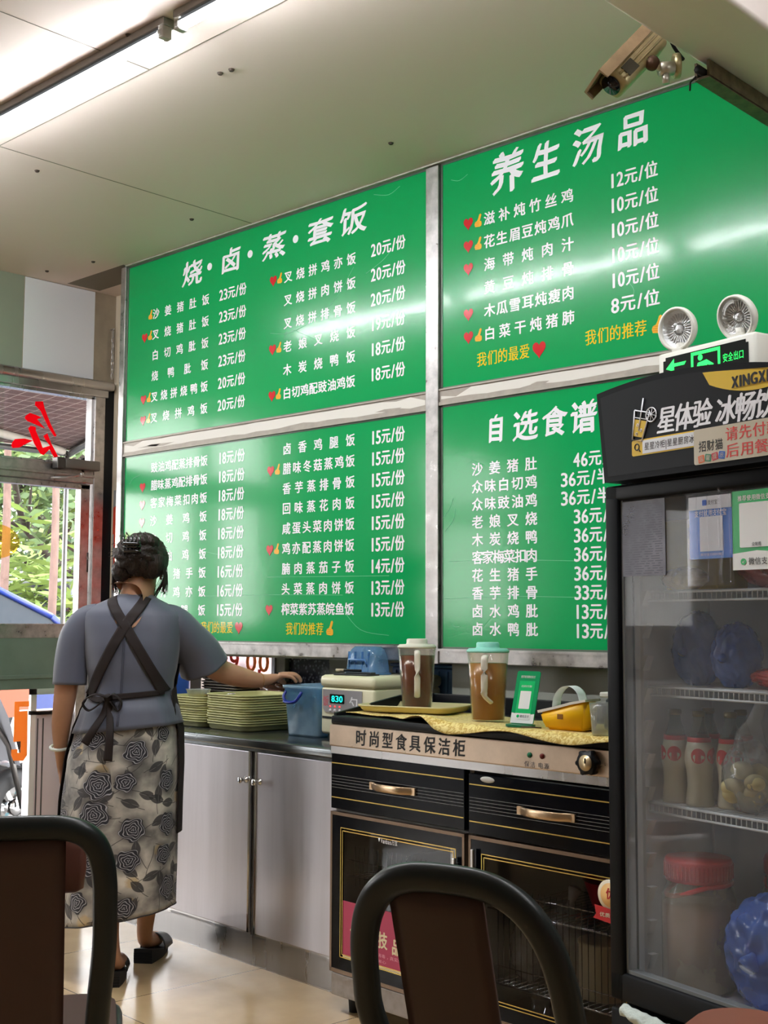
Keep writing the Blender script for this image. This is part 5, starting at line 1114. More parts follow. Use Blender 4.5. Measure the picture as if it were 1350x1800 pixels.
# door
q = MB(); z0, z1 = 0.405, 1.568
q.bb(0.0, 0.046, -0.004, 0.046, z0, z1, bev=0.006); q.bb(FW-0.046, FW, -0.004, 0.046, z0, z1, bev=0.006); q.bb(0.0, FW, -0.004, 0.046, 1.532, z1, bev=0.006); q.bb(0.0, FW, -0.004, 0.046, z0, 0.468, bev=0.006)
dr = q.build('door', FR_BLACK, fr_)
q = MB(); q.bb(0.046, 0.052, 0.004, 0.030, 0.468, 1.532); q.bb(FW-0.052, FW-0.046, 0.004, 0.03, 0.468, 1.532); q.bb(0.046, FW-0.046, 0.004, 0.03, 0.468, 0.475); q.build('door_seal', mat('grey_seal', (120, 124, 126), 0.5), dr)
q = MB(); q.bb(0.046, FW-0.046, 0.006, 0.010, 0.468, 1.532); q.build('door_glass', glass('fogged_fridge_glass', (250, 251, 252), 0.2, 0.02, 0.085, (190, 194, 198)), dr)
# papers and stickers on the door glass
A = WALLM(0.0035)
q = MB(); q.m = 0; q.bb(0.049, 0.186, 0.0035, 0.0055, 1.356, 1.528); q.m = 1
rr = random.Random(8)
for k in range(30):
    z = 1.518-0.0054*k; x = 0.058
    while x < 0.176:
        l = rr.uniform(0.006, 0.03); q.add([(x, z, 0), (min(x+l, .178), z, 0), (min(x+l, .178), z+0.0016, 0), (x, z+0.0016, 0)], [(0, 1, 2, 3)], False, WALLM(0.0032)); x += l+rr.uniform(0.004, 0.012)
q.build('printed_list', [glass('thin_grey_paper', (205, 205, 212), 0.6, 0.3, 0.62, (134, 134, 146)), mat('print_grey', (84, 84, 96), 0.5)], dr)['label'] = 'grey printed list behind film'
q = MB(); B_ = WALLM(0.0015)
q.m = 0; q.prism([(x+0.320, z+1.454) for x, z in rrect(0.120, 0.134, 0.004)], 0.0012, A); q.m = 1; q.bb(0.260, 0.380, 0.0012, 0.0022, 1.493, 1.521); q.prism([(x+0.323, z+1.440) for x, z in rrect(0.064, 0.074, 0.002)], 0.0006, B_, z0=-0.0003)
q.m = 2; q.prism([(x+0.306, z+1.507) for x, z in rrect(0.012, 0.012, 0.002)], 0.0006, WALLM(0.0010)); line(q, '支', 0.301, 0.311, 1.507, 0.010, WALLM(0.0002), bold=LIGHTB)
q.m = 3; line(q, '支付宝', 0.315, 0.342, 1.507, 0.011, WALLM(0.0010), bold=LIGHTB)
q.m = 1; line(q, '支付就用支付宝', 0.276, 0.366, 1.484, 0.015, WALLM(0.0015), bold=((0, 0), (0.03, 0)))
q.m = 1; line(q, '支付宝扫码付款', 0.292, 0.352, 1.396, 0.006, WALLM(0.0015), bold=LIGHTB); q.m = 2; q.prism([(x+0.306, z+1.507) for x, z in rrect(0.011, 0.011, 0.002)], 0.0001, WALLM(0.0004))
q.build('blue_payment_card', [mat('payment_blue', (24, 112, 214), 0.25, coat=0.4), mat('card_white', (232, 234, 236), 0.35), mat('logo_blue', (30, 90, 190), 0.4), BLACK_INK], dr)['label'] = 'blue payment card under clear film'
q = MB(); q.m = 0; q.bb(0.382, 0.510, 0.0008, 0.0022, 1.360, 1.524); q.m = 1; q.bb(0.382, 0.510, 0.0002, 0.0009, 1.360, 1.394); q.prism([(x+0.446, z+1.452) for x, z in rrect(0.088, 0.092, 0.003)], 0.0006, WALLM(0.0004))
q.add([(0.382, 1.394, 0), (0.446, 1.390, 0), (0.510, 1.394, 0), (0.446, 1.399, 0)], [(0, 1, 2, 3)], False, WALLM(0.0004)); line(q, '推荐使用微信支付', 0.398, 0.494, 1.508, 0.0125, WALLM(0.0003), bold=((0, 0), (0.03, 0)))
q.m = 2; line(q, '众味鸡', 0.434, 0.458, 1.412, 0.009, WALLM(-0.0008), bold=LIGHTB); line(q, '微信支付', 0.424, 0.490, 1.377, 0.016, WALLM(-0.0004), bold=LIGHTB)
q.m = 0; q.prism([(0.411+0.0075*cos(a), 1.377+0.0068*sin(a)) for a in [i*pi/10 for i in range(20)]]+[], 0.0004, WALLM(-0.0002)); q.m = 1; q.add([(0.4075, 1.377, 0), (0.410, 1.3745, 0), (0.415, 1.380, 0), (0.410, 1.3762, 0)], [(0, 1, 2, 3)], False, WALLM(-0.0008))
q.build('green_payment_card', [mat('card_green', (8, 176, 88), 0.25, coat=0.4), mat('card_white2', (236, 238, 238), 0.35), BLACK_INK], dr)['label'] = 'green and white payment card'
q = MB(); q.bb(0.255, 0.385, 0.0, 0.0004, 1.33, 1.530)
for k in range(4): q.tube(smooth_path([(0.285+0.03*k, -0.0005, 1.53), (0.283+0.031*k, -0.001, 1.46), (0.287+0.03*k, -0.0006, 1.40), (0.284+0.031*k, -0.001, 1.335)], 5), 0.0007, 5)
q.tube(smooth_path([(0.348, -0.002, 1.55), (0.352, -0.003, 1.50), (0.358, -0.002, 1.42), (0.352, -0.003, 1.36), (0.356, -0.002, 1.335)], 5), [0.0035]*21, 6, flat=(1, 0.3)); q.build('clear_film', glass('clear_film', (250, 250, 252), 0.8, 0.06, 0.02), dr)
# header
hz = lambda x: 1.8045-0.33*(x-0.21)**2
def hout(i, n=18):
    xs = [-0.010+i+(FW+0.020-2*i)*k/n for k in range(n+1)]
    return [(0.014+i, 1.576+i), (FW-0.014-i, 1.576+i)]+[(x, hz(x)-i) for x in reversed(xs)]
AH = WALLM(-0.0120)
q = MB(); q.prism(hout(0.0), 0.06, WALLM(0.050)); q.prism(hout(0.0), 0.004, AH); q.build('header', FR_BLACK, fr_)
hd = [o for o in COL.objects if o.name.startswith('header')][-1]
q = MB(); q.prism(hout(0.013), 0.003, WALLM(-0.0135)); hp = q.build('header_panel', mat('header_graphite', (20, 22, 26), 0.45, spec=0.2), hd)
A2 = WALLM(-0.0170)
q = MB(); by_ = []
for k in range(17):
    x = 0.325+0.30*k/16; by_.append((x, hz(x)-0.016))
low = [(0.625-0.30*k/16, hz(0.475)-0.016-0.040*sin(pi*k/16)**0.8) for k in range(1, 16)]
q.m = 0; q.prism(by_+low, 0.0008, A2); q.m = 1; line(q, 'XINGXING', 0.405, 0.545, 1.750, 0.028, WALLM(-0.0182), bold=((0, 0), (0.06, 0), (-0.06, 0), (0, 0.03))); q.build('header_badge', [mat('badge_yellow', (222, 186, 56), 0.35), BLACK_INK], hd)
q = MB()
xs = 0.184
for ch_ in '星体验': put_glyph(q, ch_, xs, 1.665, 0.055, 0.062, ((0, 0), (0.03, 0), (-0.03, 0), (0, 0.02)), 0.16, A2); xs += 0.0525
xs += 0.014
for ch_ in '冰畅饮': put_glyph(q, ch_, xs, 1.662, 0.055, 0.062, ((0, 0), (0.03, 0), (-0.03, 0), (0, 0.02)), 0.16, A2); xs += 0.0525
q.build('header_lettering', WHITE_INK, hd)
# drinking glass emblem
q = MB(); Mi = WALLM(-0.0178) @ T(0.135, 1.695, 0) @ RZ(radians(-14))
q.m = 0; q.prism([(-0.016, -0.026), (0.012, -0.026), (0.020, 0.012), (-0.020, 0.012)], 0.0004, Mi)
q.m = 1
def stroke(pts, w): q.tube([Mi @ Vector((x, y, 0.0008)) for x, y in pts], w, 6)
stroke([(-0.024, 0.032), (-0.016, -0.034), (0.014, -0.034), (0.024, 0.032), (-0.024, 0.032)], 0.0017); stroke([(-0.021, 0.016), (0.021, 0.016)], 0.0010); stroke([(-0.003, 0.062), (-0.001, -0.0120)], 0.0016)
stroke([(0.030+0.016*cos(a), 0.028+0.016*sin(a)) for a in [i*pi/10 for i in range(21)]], 0.0014)
for a in range(4): stroke([(0.030-0.014*cos(a*pi/4), 0.028-0.014*sin(a*pi/4)), (0.030+0.014*cos(a*pi/4), 0.028+0.014*sin(a*pi/4))], 0.0008)
for x, y in ((-0.008, 0.0), (0.006, -0.01), (-0.006, -0.02)): stroke([(x+0.003*cos(a), y+0.003*sin(a)) for a in [i*pi/4 for i in range(9)]], 0.0007)
q.build('header_emblem', [mat('emblem_yellow', (216, 180, 50), 0.4), WHITE_INK], hd)
q = MB(); q.m = 0; q.prism([(x+0.235, z+1.645) for x, z in rrect(0.255, 0.036, 0.005)], 0.0005, A2); q.m = 1; q.bb(0.142, 0.36, -0.0182, -0.0172, 1.630, 1.660); q.m = 2; line(q, '星星冷柜|星星厨房冰箱', 0.148, 0.315, 1.645, 0.018, WALLM(-0.0184), bold=LIGHTB)
q.tube([(0.124+0.007*cos(a), -0.0180, 1.647+0.007*sin(a)) for a in [i*pi/8 for i in range(17)]], 0.0013, 6); q.tube([(0.129, -0.0180, 1.642), (0.135, -0.0180, 1.635)], 0.0014, 6)
q.build('search_bar', [mat('bar_yellow', (226, 188, 50), 0.4), mat('bar_white', (226, 228, 232), 0.4), BLACK_INK], hd)
# notice stuck across the header
q = MB(); q.m = 0; q.prism([(x+0.425, z+1.625) for x, z in rrect(0.252, 0.076, 0.005)], 0.0012, WALLM(-0.0192)); A3 = WALLM(-0.0206)
q.m = 1; line(q, '请先付款', 0.388, 0.530, 1.642, 0.030, A3, bold=((0, 0), (0.02, 0), (-0.02, 0))); line(q, '后用餐', 0.388, 0.500, 1.607, 0.030, A3, bold=((0, 0), (0.02, 0), (-0.02, 0)))
q.m = 2; line(q, '招财猫', 0.312, 0.380, 1.624, 0.024, A3, bold=BRUSH[:3])
for k, ch_ in enumerate('温馨提示'):
    q.m = 3+k; Mx = A3 @ T(0.320+0.019*k, 1.598+0.001*k, 0) @ RZ(0.15*(-1)**k); q.prism(rrect(0.017, 0.016, 0.002), 0.0004, Mx); q.m = 0; put_glyph(q, ch_, -0.006, -0.006, 0.012, 0.012, LIGHTB, 0, Mx, 0.0007)
q.build('notice_sticker', [mat('notice_beige', (196, 186, 164), 0.3), mat('notice_red', (214, 66, 60), 0.4), BLACK_INK, mat('sq_orange', (222, 110, 60), 0.4), mat('sq_green', (60, 130, 96), 0.4), mat('sq_red', (196, 60, 72), 0.4), mat('sq_blue', (44, 96, 178), 0.4)], hd)['label'] = 'beige notice sticker with red lettering'
# shelves
SHELF_M = mat('white_coated_wire', (214, 218, 220), 0.35)
for zz in (0.838, 1.104, 1.322):
    q = MB(); q.cyl((0.036, 0.088, zz), (FW-0.036, 0.088, zz), 0.0032, 8); q.cyl((0.036, 0.088, zz-0.020), (FW-0.036, 0.088, zz-0.020), 0.0028, 8); q.cyl((0.036, 0.50, zz), (FW-0.036, 0.50, zz), 0.0032, 8)
    for k in range(40):
        x = 0.042+(FW-0.084)*k/39; q.cyl((x, 0.088, zz+0.0025), (x, 0.50, zz+0.0025), 0.0016, 5); q.cyl((x, 0.088, zz), (x, 0.088, zz-0.020), 0.0016, 5)
    q.build('wire_shelf', SHELF_M, fr_)
rg = MB(); rr = random.Random(2)
def rag(u, v):
    x = 0.05+0.32*u; w_ = 0.016+0.02*sin(pi*min(1, u*1.2)); return Vector((x, -0.008-0.014*sin(pi*v)-0.008*noise.noise(Vector((u*9, v*3, 1))), 0.402-0.045*v*(0.5+0.7*u)+0.006*noise.noise(Vector((u*14, v*4, 5)))-0.02*u))
rg.grid(rag, 50, 10); ro = rg.build('cleaning_rag', mat('pale_green_rag', (206, 216, 208), 0.8, bump=0.3, bump_scale=120), fr_) if False else rg.build('cleaning_rag', mat('pale_green_rag', (206, 216, 208), 0.8, bump=0.3, bump_scale=120), None, FO); ro.rotation_euler = (0, 0, FA)
tag(ro, 'crumpled pale rag tucked under the fridge door', 'rag'); md = ro.modifiers.new('thick', 'SOLIDIFY'); md.thickness = 0.004
# --- contents
def bottle(loc, label):
    t = thing('milk_drink_bottle', label, 'bottle', loc, FA, 'milk drink bottles on the fridge shelf')
    q = MB(); q.lathe([(0.0, 0.0), (0.030, 0.0), (0.032, 0.006), (0.0275, 0.045), (0.029, 0.075), (0.033, 0.10), (0.0325, 0.115), (0.026, 0.145), (0.0, 0.147)], 28); q.build('milk', mat('milk_drink', (206, 202, 180), 0.3), t)
    q = MB(); q.lathe([(0.0255, 0.147), (0.019, 0.165), (0.013, 0.185), (0.0125, 0.200), (0.0, 0.200)], 22); q.build('bottle_neck', glass('bottle_glass', (215, 225, 222), 1.2, 0.02, 0.15), t)
    q = MB(); q.lathe([(0.0266, 0.141), (0.0272, 0.143), (0.0262, 0.152), (0.025, 0.152)], 24, cap0=False, cap1=False)
    for a0 in (-2.0, -0.9, 1.2):
        P = [(0.033*cos(a0+0.5*cos(t_)), 0.033*sin(a0+0.5*cos(t_)), 0.112+0.017*sin(t_)) for t_ in [2*pi*i/18 for i in range(18)]]; q.add(P+[(0.0338*cos(a0), 0.0338*sin(a0), 0.112)], [(i, (i+1) % 18, 18) for i in range(18)])
    q.build('red_label', mat('bottle_red', (206, 44, 46), 0.35), t)
    q = MB(); q.lathe([(0.0142, 0.198), (0.0148, 0.202), (0.0142, 0.210), (0.0, 0.211)], 18); q.build('crown_cap', mat('cap_metal', (150, 140, 110), 0.35, 0.8), t)
    return t
ZS2 = 0.8425
b0 = bottle(fpos(0.088, 0.125, ZS2), 'leftmost milk drink bottle with red labels on the fridge shelf')
dup(b0, fpos(0.158, 0.128, ZS2), FA+1.1, 'second milk drink bottle from the left on the fridge shelf'); dup(b0, fpos(0.222, 0.160, ZS2), FA+0.5, 'third milk drink bottle, beside the bag of dumplings')
for i, (x, y) in enumerate(((0.10, 0.22), (0.18, 0.24))): dup(b0, fpos(x, y, ZS2), FA+i, ('milk drink bottle standing behind the leftmost one', 'milk drink bottle standing behind the second one')[i])
dg_ = thing('dumpling_bag', 'clear bag of pale dumplings on the fridge shelf beside the bottles', 'bag', fpos(0.295, 0.14, ZS2), FA)
q = MB(); rr = random.Random(4)
for i in range(16): q.sphere((rr.uniform(-0.045, 0.045), rr.uniform(-0.03, 0.03), 0.022+rr.uniform(0, 0.075)), (0.026, 0.022, 0.020), 12, 8)
q.build('dumplings', mat('dumpling_dough', (216, 200, 140), 0.5, sub=0.05), dg_)
q = MB(); q.sphere(**blob((0, 0, 0.075), (0.068, 0.05, 0.076), 0.22, 7, 32, 22, 2.0, True)); q.tube([(0.0, 0, 0.12), (0.0, 0, 0.17), (0.012, 0, 0.195), (0.035, 0, 0.24)], [0.042, 0.03, 0.016, 0.012], 14); q.build('bag_film', glass('clear_bag', (240, 240, 242), 1.4, 0.08, 0.30), dg_)
def jar(loc, rz, label, r, h, fill):
    t = thing('plastic_jar', label, 'jar', loc, rz, 'big jars on the fridge floor')
    q = MB(); q.lathe([(0.0, 0), (r*0.95, 0), (r, 0.01), (r, h*0.62), (r*0.99, h*0.70), (r*0.80, h*0.83), (r*0.78, h*0.86), (0.0, h*0.86)], 36); q.build('jar_wall', glass('jar_plastic', (225, 222, 216), 0.9, 0.1, 0.34, (206, 190, 156)), t)
    q = MB(); q.lathe([(0.0, 0.004), (r*0.96, 0.006), (r*0.97, h*0.64), (0.0, h*0.645)], 36); q.build('sauce', fill, t)
    q = MB(); q.lathe([(r*0.80, h*0.83), (r*0.88, h*0.83), (r*0.90, h*0.98), (r*0.86, h), (0.0, h)], 36, cap0=False)
    for k in range(48): a = 2*pi*k/48; q.box((r*0.895*cos(a), r*0.895*sin(a), h*0.91), (0.003, 0.003, h*0.11), None)
    q.tube([(r*0.86*cos(a), r*0.86*sin(a), h*0.815+0.03*min(0, sin(a+0.6))) for a in [2*pi*i/24 for i in range(24)]], 0.006, 6, closed=True); q.build('screw_lid', mat('jar_lid_red', (206, 30, 34), 0.35), t)
    return t
ZB = 0.4365
j0 = jar(fpos(0.128, 0.150, ZB), FA, 'large jar of brown sauce with a red lid on the fridge floor', 0.084, 0.285, mat('brown_pink_sauce', (172, 134, 122), 0.4))
dup(j0, fpos(0.235, 0.36, ZB), FA+1, 'second red-lidded jar, at the back of the fridge floor behind the blue bag')
def fbag(name, x, y, z, r, seed, m, label, amp=0.32, rz=0):
    b = MB(); b.sphere(**blob((0, 0, r[2]*0.96), r, amp*0.55, seed, 72, 48, 2.2, True, 9)); b.tube([(0, -r[1]*0.55, r[2]*1.0), (0.004, -r[1]*0.9, r[2]*0.98), (0.012, -r[1]*1.15, r[2]*0.9)], [r[0]*0.35, r[0]*0.10, r[0]*0.2], 10)
    o = b.build(name, m, None, fpos(x, y, z)); o.rotation_euler = (0, 0, FA+rz); tag(o, label, 'bag'); return o
BLUEBAG = glass('blue_bag_film', (120, 160, 235), 1.2, 0.12, 0.6, (92, 136, 230))
fbag('plastic_bag', 0.330, 0.165, ZB, (0.112, 0.085, 0.118), 12, BLUEBAG, 'big blue plastic bag on the fridge floor beside the red-lidded jar')
fbag('plastic_bag', 0.115, 0.175, 1.108, (0.058, 0.055, 0.085), 3, BLUEBAG, 'blue plastic bag at the left of the second fridge shelf')
fbag('plastic_bag', 0.235, 0.17, 1.108, (0.056, 0.052, 0.072), 17, BLUEBAG, 'blue plastic bag in the middle of the second fridge shelf')
fbag('plastic_bag', 0.405, 0.17, 1.108, (0.115, 0.06, 0.026), 8, glass('red_bag2', (240, 100, 90), 0.8, 0.15, 0.8, (206, 56, 50)), 'flat red plastic bag at the right of the second fridge shelf')
fbag('plastic_bag', 0.455, 0.30, 1.108, (0.09, 0.07, 0.10), 23, glass('white_film2', (236, 236, 238), 1.2, 0.12, 0.4), 'crumpled clear plastic bag behind the red bag in the fridge')
fbag('plastic_bag', 0.385, 0.16, 1.326, (0.12, 0.06, 0.055), 31, glass('pink_bag', (240, 190, 190), 1.0, 0.12, 0.6, (190, 110, 112)), 'pinkish wrapped bag on the top fridge shelf behind the green card')
yb = thing('food_carton', 'yellow carton on the top fridge shelf behind the grey list', 'carton', fpos(0.13, 0.18, 1.326), FA)
q = MB(); q.bb(-0.07, 0.09, -0.05, 0.05, 0.0, 0.165, bev=0.004); q.build('box', mat('yellow_carton', (186, 166, 50), 0.4, var=0.15, var_scale=12), yb)
q = MB(); line(q, '新品', 0.0, 0.08, 0.13, 0.03, WALLM(-0.0506), bold=BOLD); q.build('carton_lettering', BLACK_INK, yb)
fbag('plastic_bag', 0.145, 0.105, 1.326, (0.066, 0.026, 0.026), 41, glass('yellowish_bag', (240, 230, 190), 1.0, 0.1, 0.6, (200, 180, 120)), 'small yellowish bag at the front of the top fridge shelf')

# ------------------------------------------------------------------ emergency exit light standing on the fridge
ex_ = thing('exit_light', 'white emergency exit light with two round lamps standing on top of the fridge', 'exit light', fpos(0.108, 0.25, 1.7755), FA)
q = MB(); q.box((0, 0, 0.072), (0.31, 0.055, 0.144), bev=0.007); q.build('case', WHITE_PL, ex_)
q = MB(); P = [(-0.135, 0.012), (0.135, 0.012), (0.135, 0.122)]+[(0.127, 0.122), (0.127, 0.130)]+[(-0.127, 0.130), (-0.127, 0.122), (-0.135, 0.122)]; q.prism(P, 0.0012, WALLM(-0.0278)); q.build('sign_panel', mat('sign_black', (14, 20, 20), 0.2), ex_)
q = MB(); As = WALLM(-0.0295) @ T(0, 0.011, 0)
q.bb(-0.042, 0.050, -0.0296, -0.029, 0.119, 0.127); q.bb(-0.042, -0.035, -0.0296, -0.029, 0.03, 0.127); q.bb(0.043, 0.050, -0.0296, -0.029, 0.03, 0.127)
q.prism([(-0.012+0.0075*cos(a), 0.100+0.0075*sin(a)) for a in [i*pi/8 for i in range(16)]], 0.0005, As); q.prism([(-0.02, 0.088), (0.008, 0.092), (0.030, 0.078), (0.026, 0.072), (0.010, 0.080), (0.004, 0.066), (0.02, 0.05), (0.014, 0.034), (0.006, 0.036), (0.010, 0.05), (-0.006, 0.060), (-0.022, 0.040), (-0.034, 0.040), (-0.018, 0.060), (-0.012, 0.078), (-0.024, 0.076)], 0.0005, As)
q.prism([(-0.125, 0.090), (-0.098, 0.112), (-0.098, 0.100), (-0.058, 0.100), (-0.064, 0.092), (-0.098, 0.092), (-0.098, 0.080)], 0.0005, As); line(q, '安全出口', 0.058, 0.122, 0.085, 0.022, As, bold=LIGHTB); line(q, 'EXIT', 0.066, 0.112, 0.055, 0.02, As)
q.build('lit_sign', mat('lit_green', (20, 230, 90), 0.4, emit=(30, 240, 90), es=1.3), ex_)
REFL = mat('lamp_reflector', (244, 245, 246), 0.3, 0.25, bump=0.5, bump_scale=70, stretch=(1, 1, 3))
for x, a, tl in ((-0.098, 0.12, 0.12), (0.092, -0.02, 0.30)):
    Ml = T(x, -0.012, 0.200-(0.010 if x > 0 else 0)) @ RZ(a) @ RX(pi/2+tl)
    q = MB(); q.lathe([(0.012, -0.034), (0.034, -0.030), (0.050, -0.010), (0.054, 0.0), (0.054, 0.012), (0.047, 0.013), (0.046, 0.003)], 34, M=Ml, cap1=False); q.cyl((x, -0.005, 0.142), (x, -0.006, 0.165), 0.011, 12); q.box((x, -0.006, 0.146), (0.03, 0.03, 0.008)); lh = q.build('lamp_head', WHITE_PL, ex_)
    q = MB(); q.lathe([(0.006, -0.024), (0.02, -0.018), (0.036, -0.006), (0.046, 0.004)], 34, M=Ml, cap1=False); q.build('reflector', REFL, lh)
    q = MB()
    for k in range(28):
        t_ = 2*pi*k/28; q.box((0.030, 0, -0.004), (0.028, 0.0022, 0.003), Ml @ RZ(t_))
    q.lathe([(0.010, -0.02), (0.010, 0.0), (0.006, 0.006), (0.0, 0.007)], 14, M=Ml); q.build('lamp_facets', REFL, lh)
    q = MB(); q.lathe([(0.0465, 0.009), (0.0, 0.012)], 30, M=Ml, cap0=False); q.build('lamp_lens', GLASS_CLEAR, lh)
go = thing('gold_ornament', 'gold lucky figure with red collar standing behind the exit light', 'ornament', fpos(0.375, 0.37, 1.7755), FA)
GOLD = mat('gold_paint', (196, 158, 62), 0.36, 0.6, var=0.12, var_scale=40)
q = MB(); q.sphere((0, 0, 0.075), (0.075, 0.065, 0.078), 28, 18); q.sphere((0, 0, 0.185), (0.068, 0.060, 0.058), 28, 18); q.build('figure', GOLD, go)
q = MB(); q.tube([(0.055*cos(a), 0.05*sin(a), 0.137) for a in [2*pi*i/28 for i in range(28)]], 0.008, 8, closed=True); q.build('collar', mat('red_collar', (150, 26, 30), 0.4), go)
for s in (-1, 1):
    q = MB(); q.lathe([(0.022, 0.0), (0.014, 0.022), (0.0, 0.04)], 14, M=T(s*0.042, 0, 0.222) @ RY(s*0.35)); q.build('ear', mat('gold_pink_ear', (206, 130, 120), 0.4), go)
# ================================================================== WOMAN AT THE COUNTER
WA = radians(43.6)
wm_ = thing('person', 'person from behind in grey blouse, rose skirt and brown apron, reaching to the bin', 'person', (1.2, -0.78, 0.0), WA)
def eval_mesh(o):
    bpy.context.view_layer.update(); dg = bpy.context.evaluated_depsgraph_get(); return bpy.data.meshes.new_from_object(o.evaluated_get(dg))
def skin_build(chains, root, sub=2):
    """chains: list of lists of (x,y,z,rx[,ry]); chains joined where coordinates coincide"""
    V = []; R = []; E = []; idx = {}
    def vid(p):
        k = tuple(round(c, 4) for c in p[:3])
        if k not in idx: idx[k] = len(V); V.append(p[:3]); R.append((p[3], p[4] if len(p) > 4 else p[3]))
        return idx[k]
    for c in chains:
        ids = [vid(p) for p in c]; E += list(zip(ids[:-1], ids[1:]))
    me = bpy.data.meshes.new('sk'); me.from_pydata(V, E, []); o = bpy.data.objects.new('sk', me); COL.objects.link(o)
    m = o.modifiers.new('skin', 'SKIN'); m.use_smooth_shade = True; m.branch_smoothing = 0.6
    sv = me.skin_vertices[0].data
    for i, r in enumerate(R): sv[i].radius = r; sv[i].use_root = False
    sv[idx[tuple(round(c, 4) for c in root)]].use_root = True
    s = o.modifiers.new('sub', 'SUBSURF'); s.levels = sub; s.render_levels = sub
    ev = eval_mesh(o); bpy.data.objects.remove(o); return ev
PEL = (-0.01, 0.0, 0.86, 0.12, 0.10); CH = (0.002, 0.0, 1.17, 0.115, 0.085); NB = (0.008, 0.012, 1.315, 0.075)
chains = [[PEL, (0.0, 0.0, 1.0, 0.112, 0.09), CH, (0.004, 0.005, 1.26, 0.10, 0.07), NB, (0.014, 0.028, 1.365, 0.070), (0.02, 0.045, 1.41, 0.064), (0.026, 0.055, 1.46, 0.06)],
          [(0.004, 0.005, 1.26, 0.10, 0.07), (-0.150, 0.0, 1.252, 0.046), (-0.192, -0.005, 1.18, 0.048), (-0.222, -0.015, 1.06, 0.048), (-0.230, -0.015, 0.97, 0.043), (-0.247, 0.01, 0.875, 0.038), (-0.252, 0.03, 0.80, 0.027), (-0.252, 0.038, 0.765, 0.026)],
          [(0.004, 0.005, 1.26, 0.10, 0.07), (0.150, 0.01, 1.250, 0.046), (0.202, 0.07, 1.18, 0.050), (0.255, 0.135, 1.105, 0.052), (0.290, 0.175, 1.068, 0.048), (0.370, 0.228, 1.040, 0.043), (0.440, 0.275, 1.024, 0.031), (0.468, 0.292, 1.026, 0.026)],
          [PEL, (-0.085, 0.0, 0.80, 0.092), (-0.075, 0.0, 0.62, 0.078), (-0.060, -0.035, 0.45, 0.055), (-0.045, -0.085, 0.30, 0.050), (-0.030, -0.115, 0.17, 0.036), (-0.018, -0.118, 0.105, 0.031), (-0.014, -0.098, 0.070, 0.032), (-0.018, -0.02, 0.055, 0.032), (-0.026, 0.06, 0.038, 0.030)],
          [PEL, (0.065, 0.02, 0.80, 0.092), (0.065, 0.08, 0.62, 0.078), (0.062, 0.125, 0.45, 0.055), (0.055, 0.16, 0.30, 0.049), (0.042, 0.185, 0.17, 0.036), (0.036, 0.187, 0.105, 0.031), (0.036, 0.207, 0.070, 0.032), (0.046, 0.285, 0.055, 0.032), (0.056, 0.365, 0.038, 0.030)]]
# right hand: palm from the wrist, fingers over the rim of the bin
W0 = (0.468, 0.292, 1.026, 0.026); P1 = (0.500, 0.306, 1.040, 0.027, 0.019); P2 = (0.528, 0.317, 1.044, 0.025, 0.015)
chains.append([W0, P1, P2])
fing = [((0.530, 0.338, 1.047), (0.556, 0.356, 1.046), (0.572, 0.366, 1.032), (0.580, 0.370, 1.016)),
        ((0.541, 0.327, 1.049), (0.570, 0.341, 1.048), (0.589, 0.350, 1.034), (0.596, 0.353, 1.016)),
        ((0.545, 0.313, 1.046), (0.572, 0.322, 1.044), (0.590, 0.329, 1.030), (0.596, 0.332, 1.014)),
        ((0.541, 0.300, 1.041), (0.562, 0.305, 1.038), (0.575, 0.309, 1.026), (0.580, 0.311, 1.014))]
for k, f_ in enumerate(fing):
    r = (0.0095, 0.0090, 0.0082, 0.0070) if k < 3 else (0.0082, 0.0078, 0.0070, 0.006)
    chains.append([P2]+[p+(rr_,) for p, rr_ in zip(f_, r)])
chains.append([P1, (0.508, 0.334, 1.030, 0.0115), (0.522, 0.352, 1.018, 0.010), (0.536, 0.360, 1.010, 0.008)])
# left hand hanging, slightly curled
L0 = (-0.252, 0.038, 0.765, 0.026); L1 = (-0.250, 0.045, 0.735, 0.018, 0.027); L2 = (-0.247, 0.050, 0.705, 0.015, 0.027)
chains.append([L0, L1, L2])
for k, (dy, ln) in enumerate(((0.026, 0.066), (0.009, 0.075), (-0.009, 0.070), (-0.025, 0.054))):
    b_ = (-0.246, 0.050+dy, 0.690); chains.append([L2, b_+(0.0092,), (-0.242, 0.052+dy, 0.690-ln*0.45, 0.0088), (-0.230, 0.056+dy, 0.690-ln*0.78, 0.008), (-0.215, 0.058+dy, 0.690-ln*0.92, 0.0068)])
chains.append([L1, (-0.240, 0.082, 0.722, 0.0115), (-0.232, 0.094, 0.698, 0.0098), (-0.225, 0.096, 0.675, 0.008)])
bodym = skin_build(chains, PEL[:3])
bd_ = MB(); bd_.add([v.co.copy() for v in bodym.vertices], [tuple(p.vertices) for p in bodym.polygons], True)
bd_.rings([[(cx+r*1.05*cos(2*pi*j/24), cy_+r*sin(2*pi*j/24), z+sl*sin(2*pi*j/24)) for j in range(24)] for cx, cy_, z, r, sl in ((0.004, 0.006, 1.27, 0.095, 0), (0.006, 0.010, 1.305, 0.074, 0), (0.010, 0.018, 1.335, 0.058, 0), (0.014, 0.026, 1.365, 0.054, 0), (0.020, 0.038, 1.405, 0.056, 0), (0.026, 0.052, 1.45, 0.062, 0))])
HC = (0.026, 0.060, 1.470)
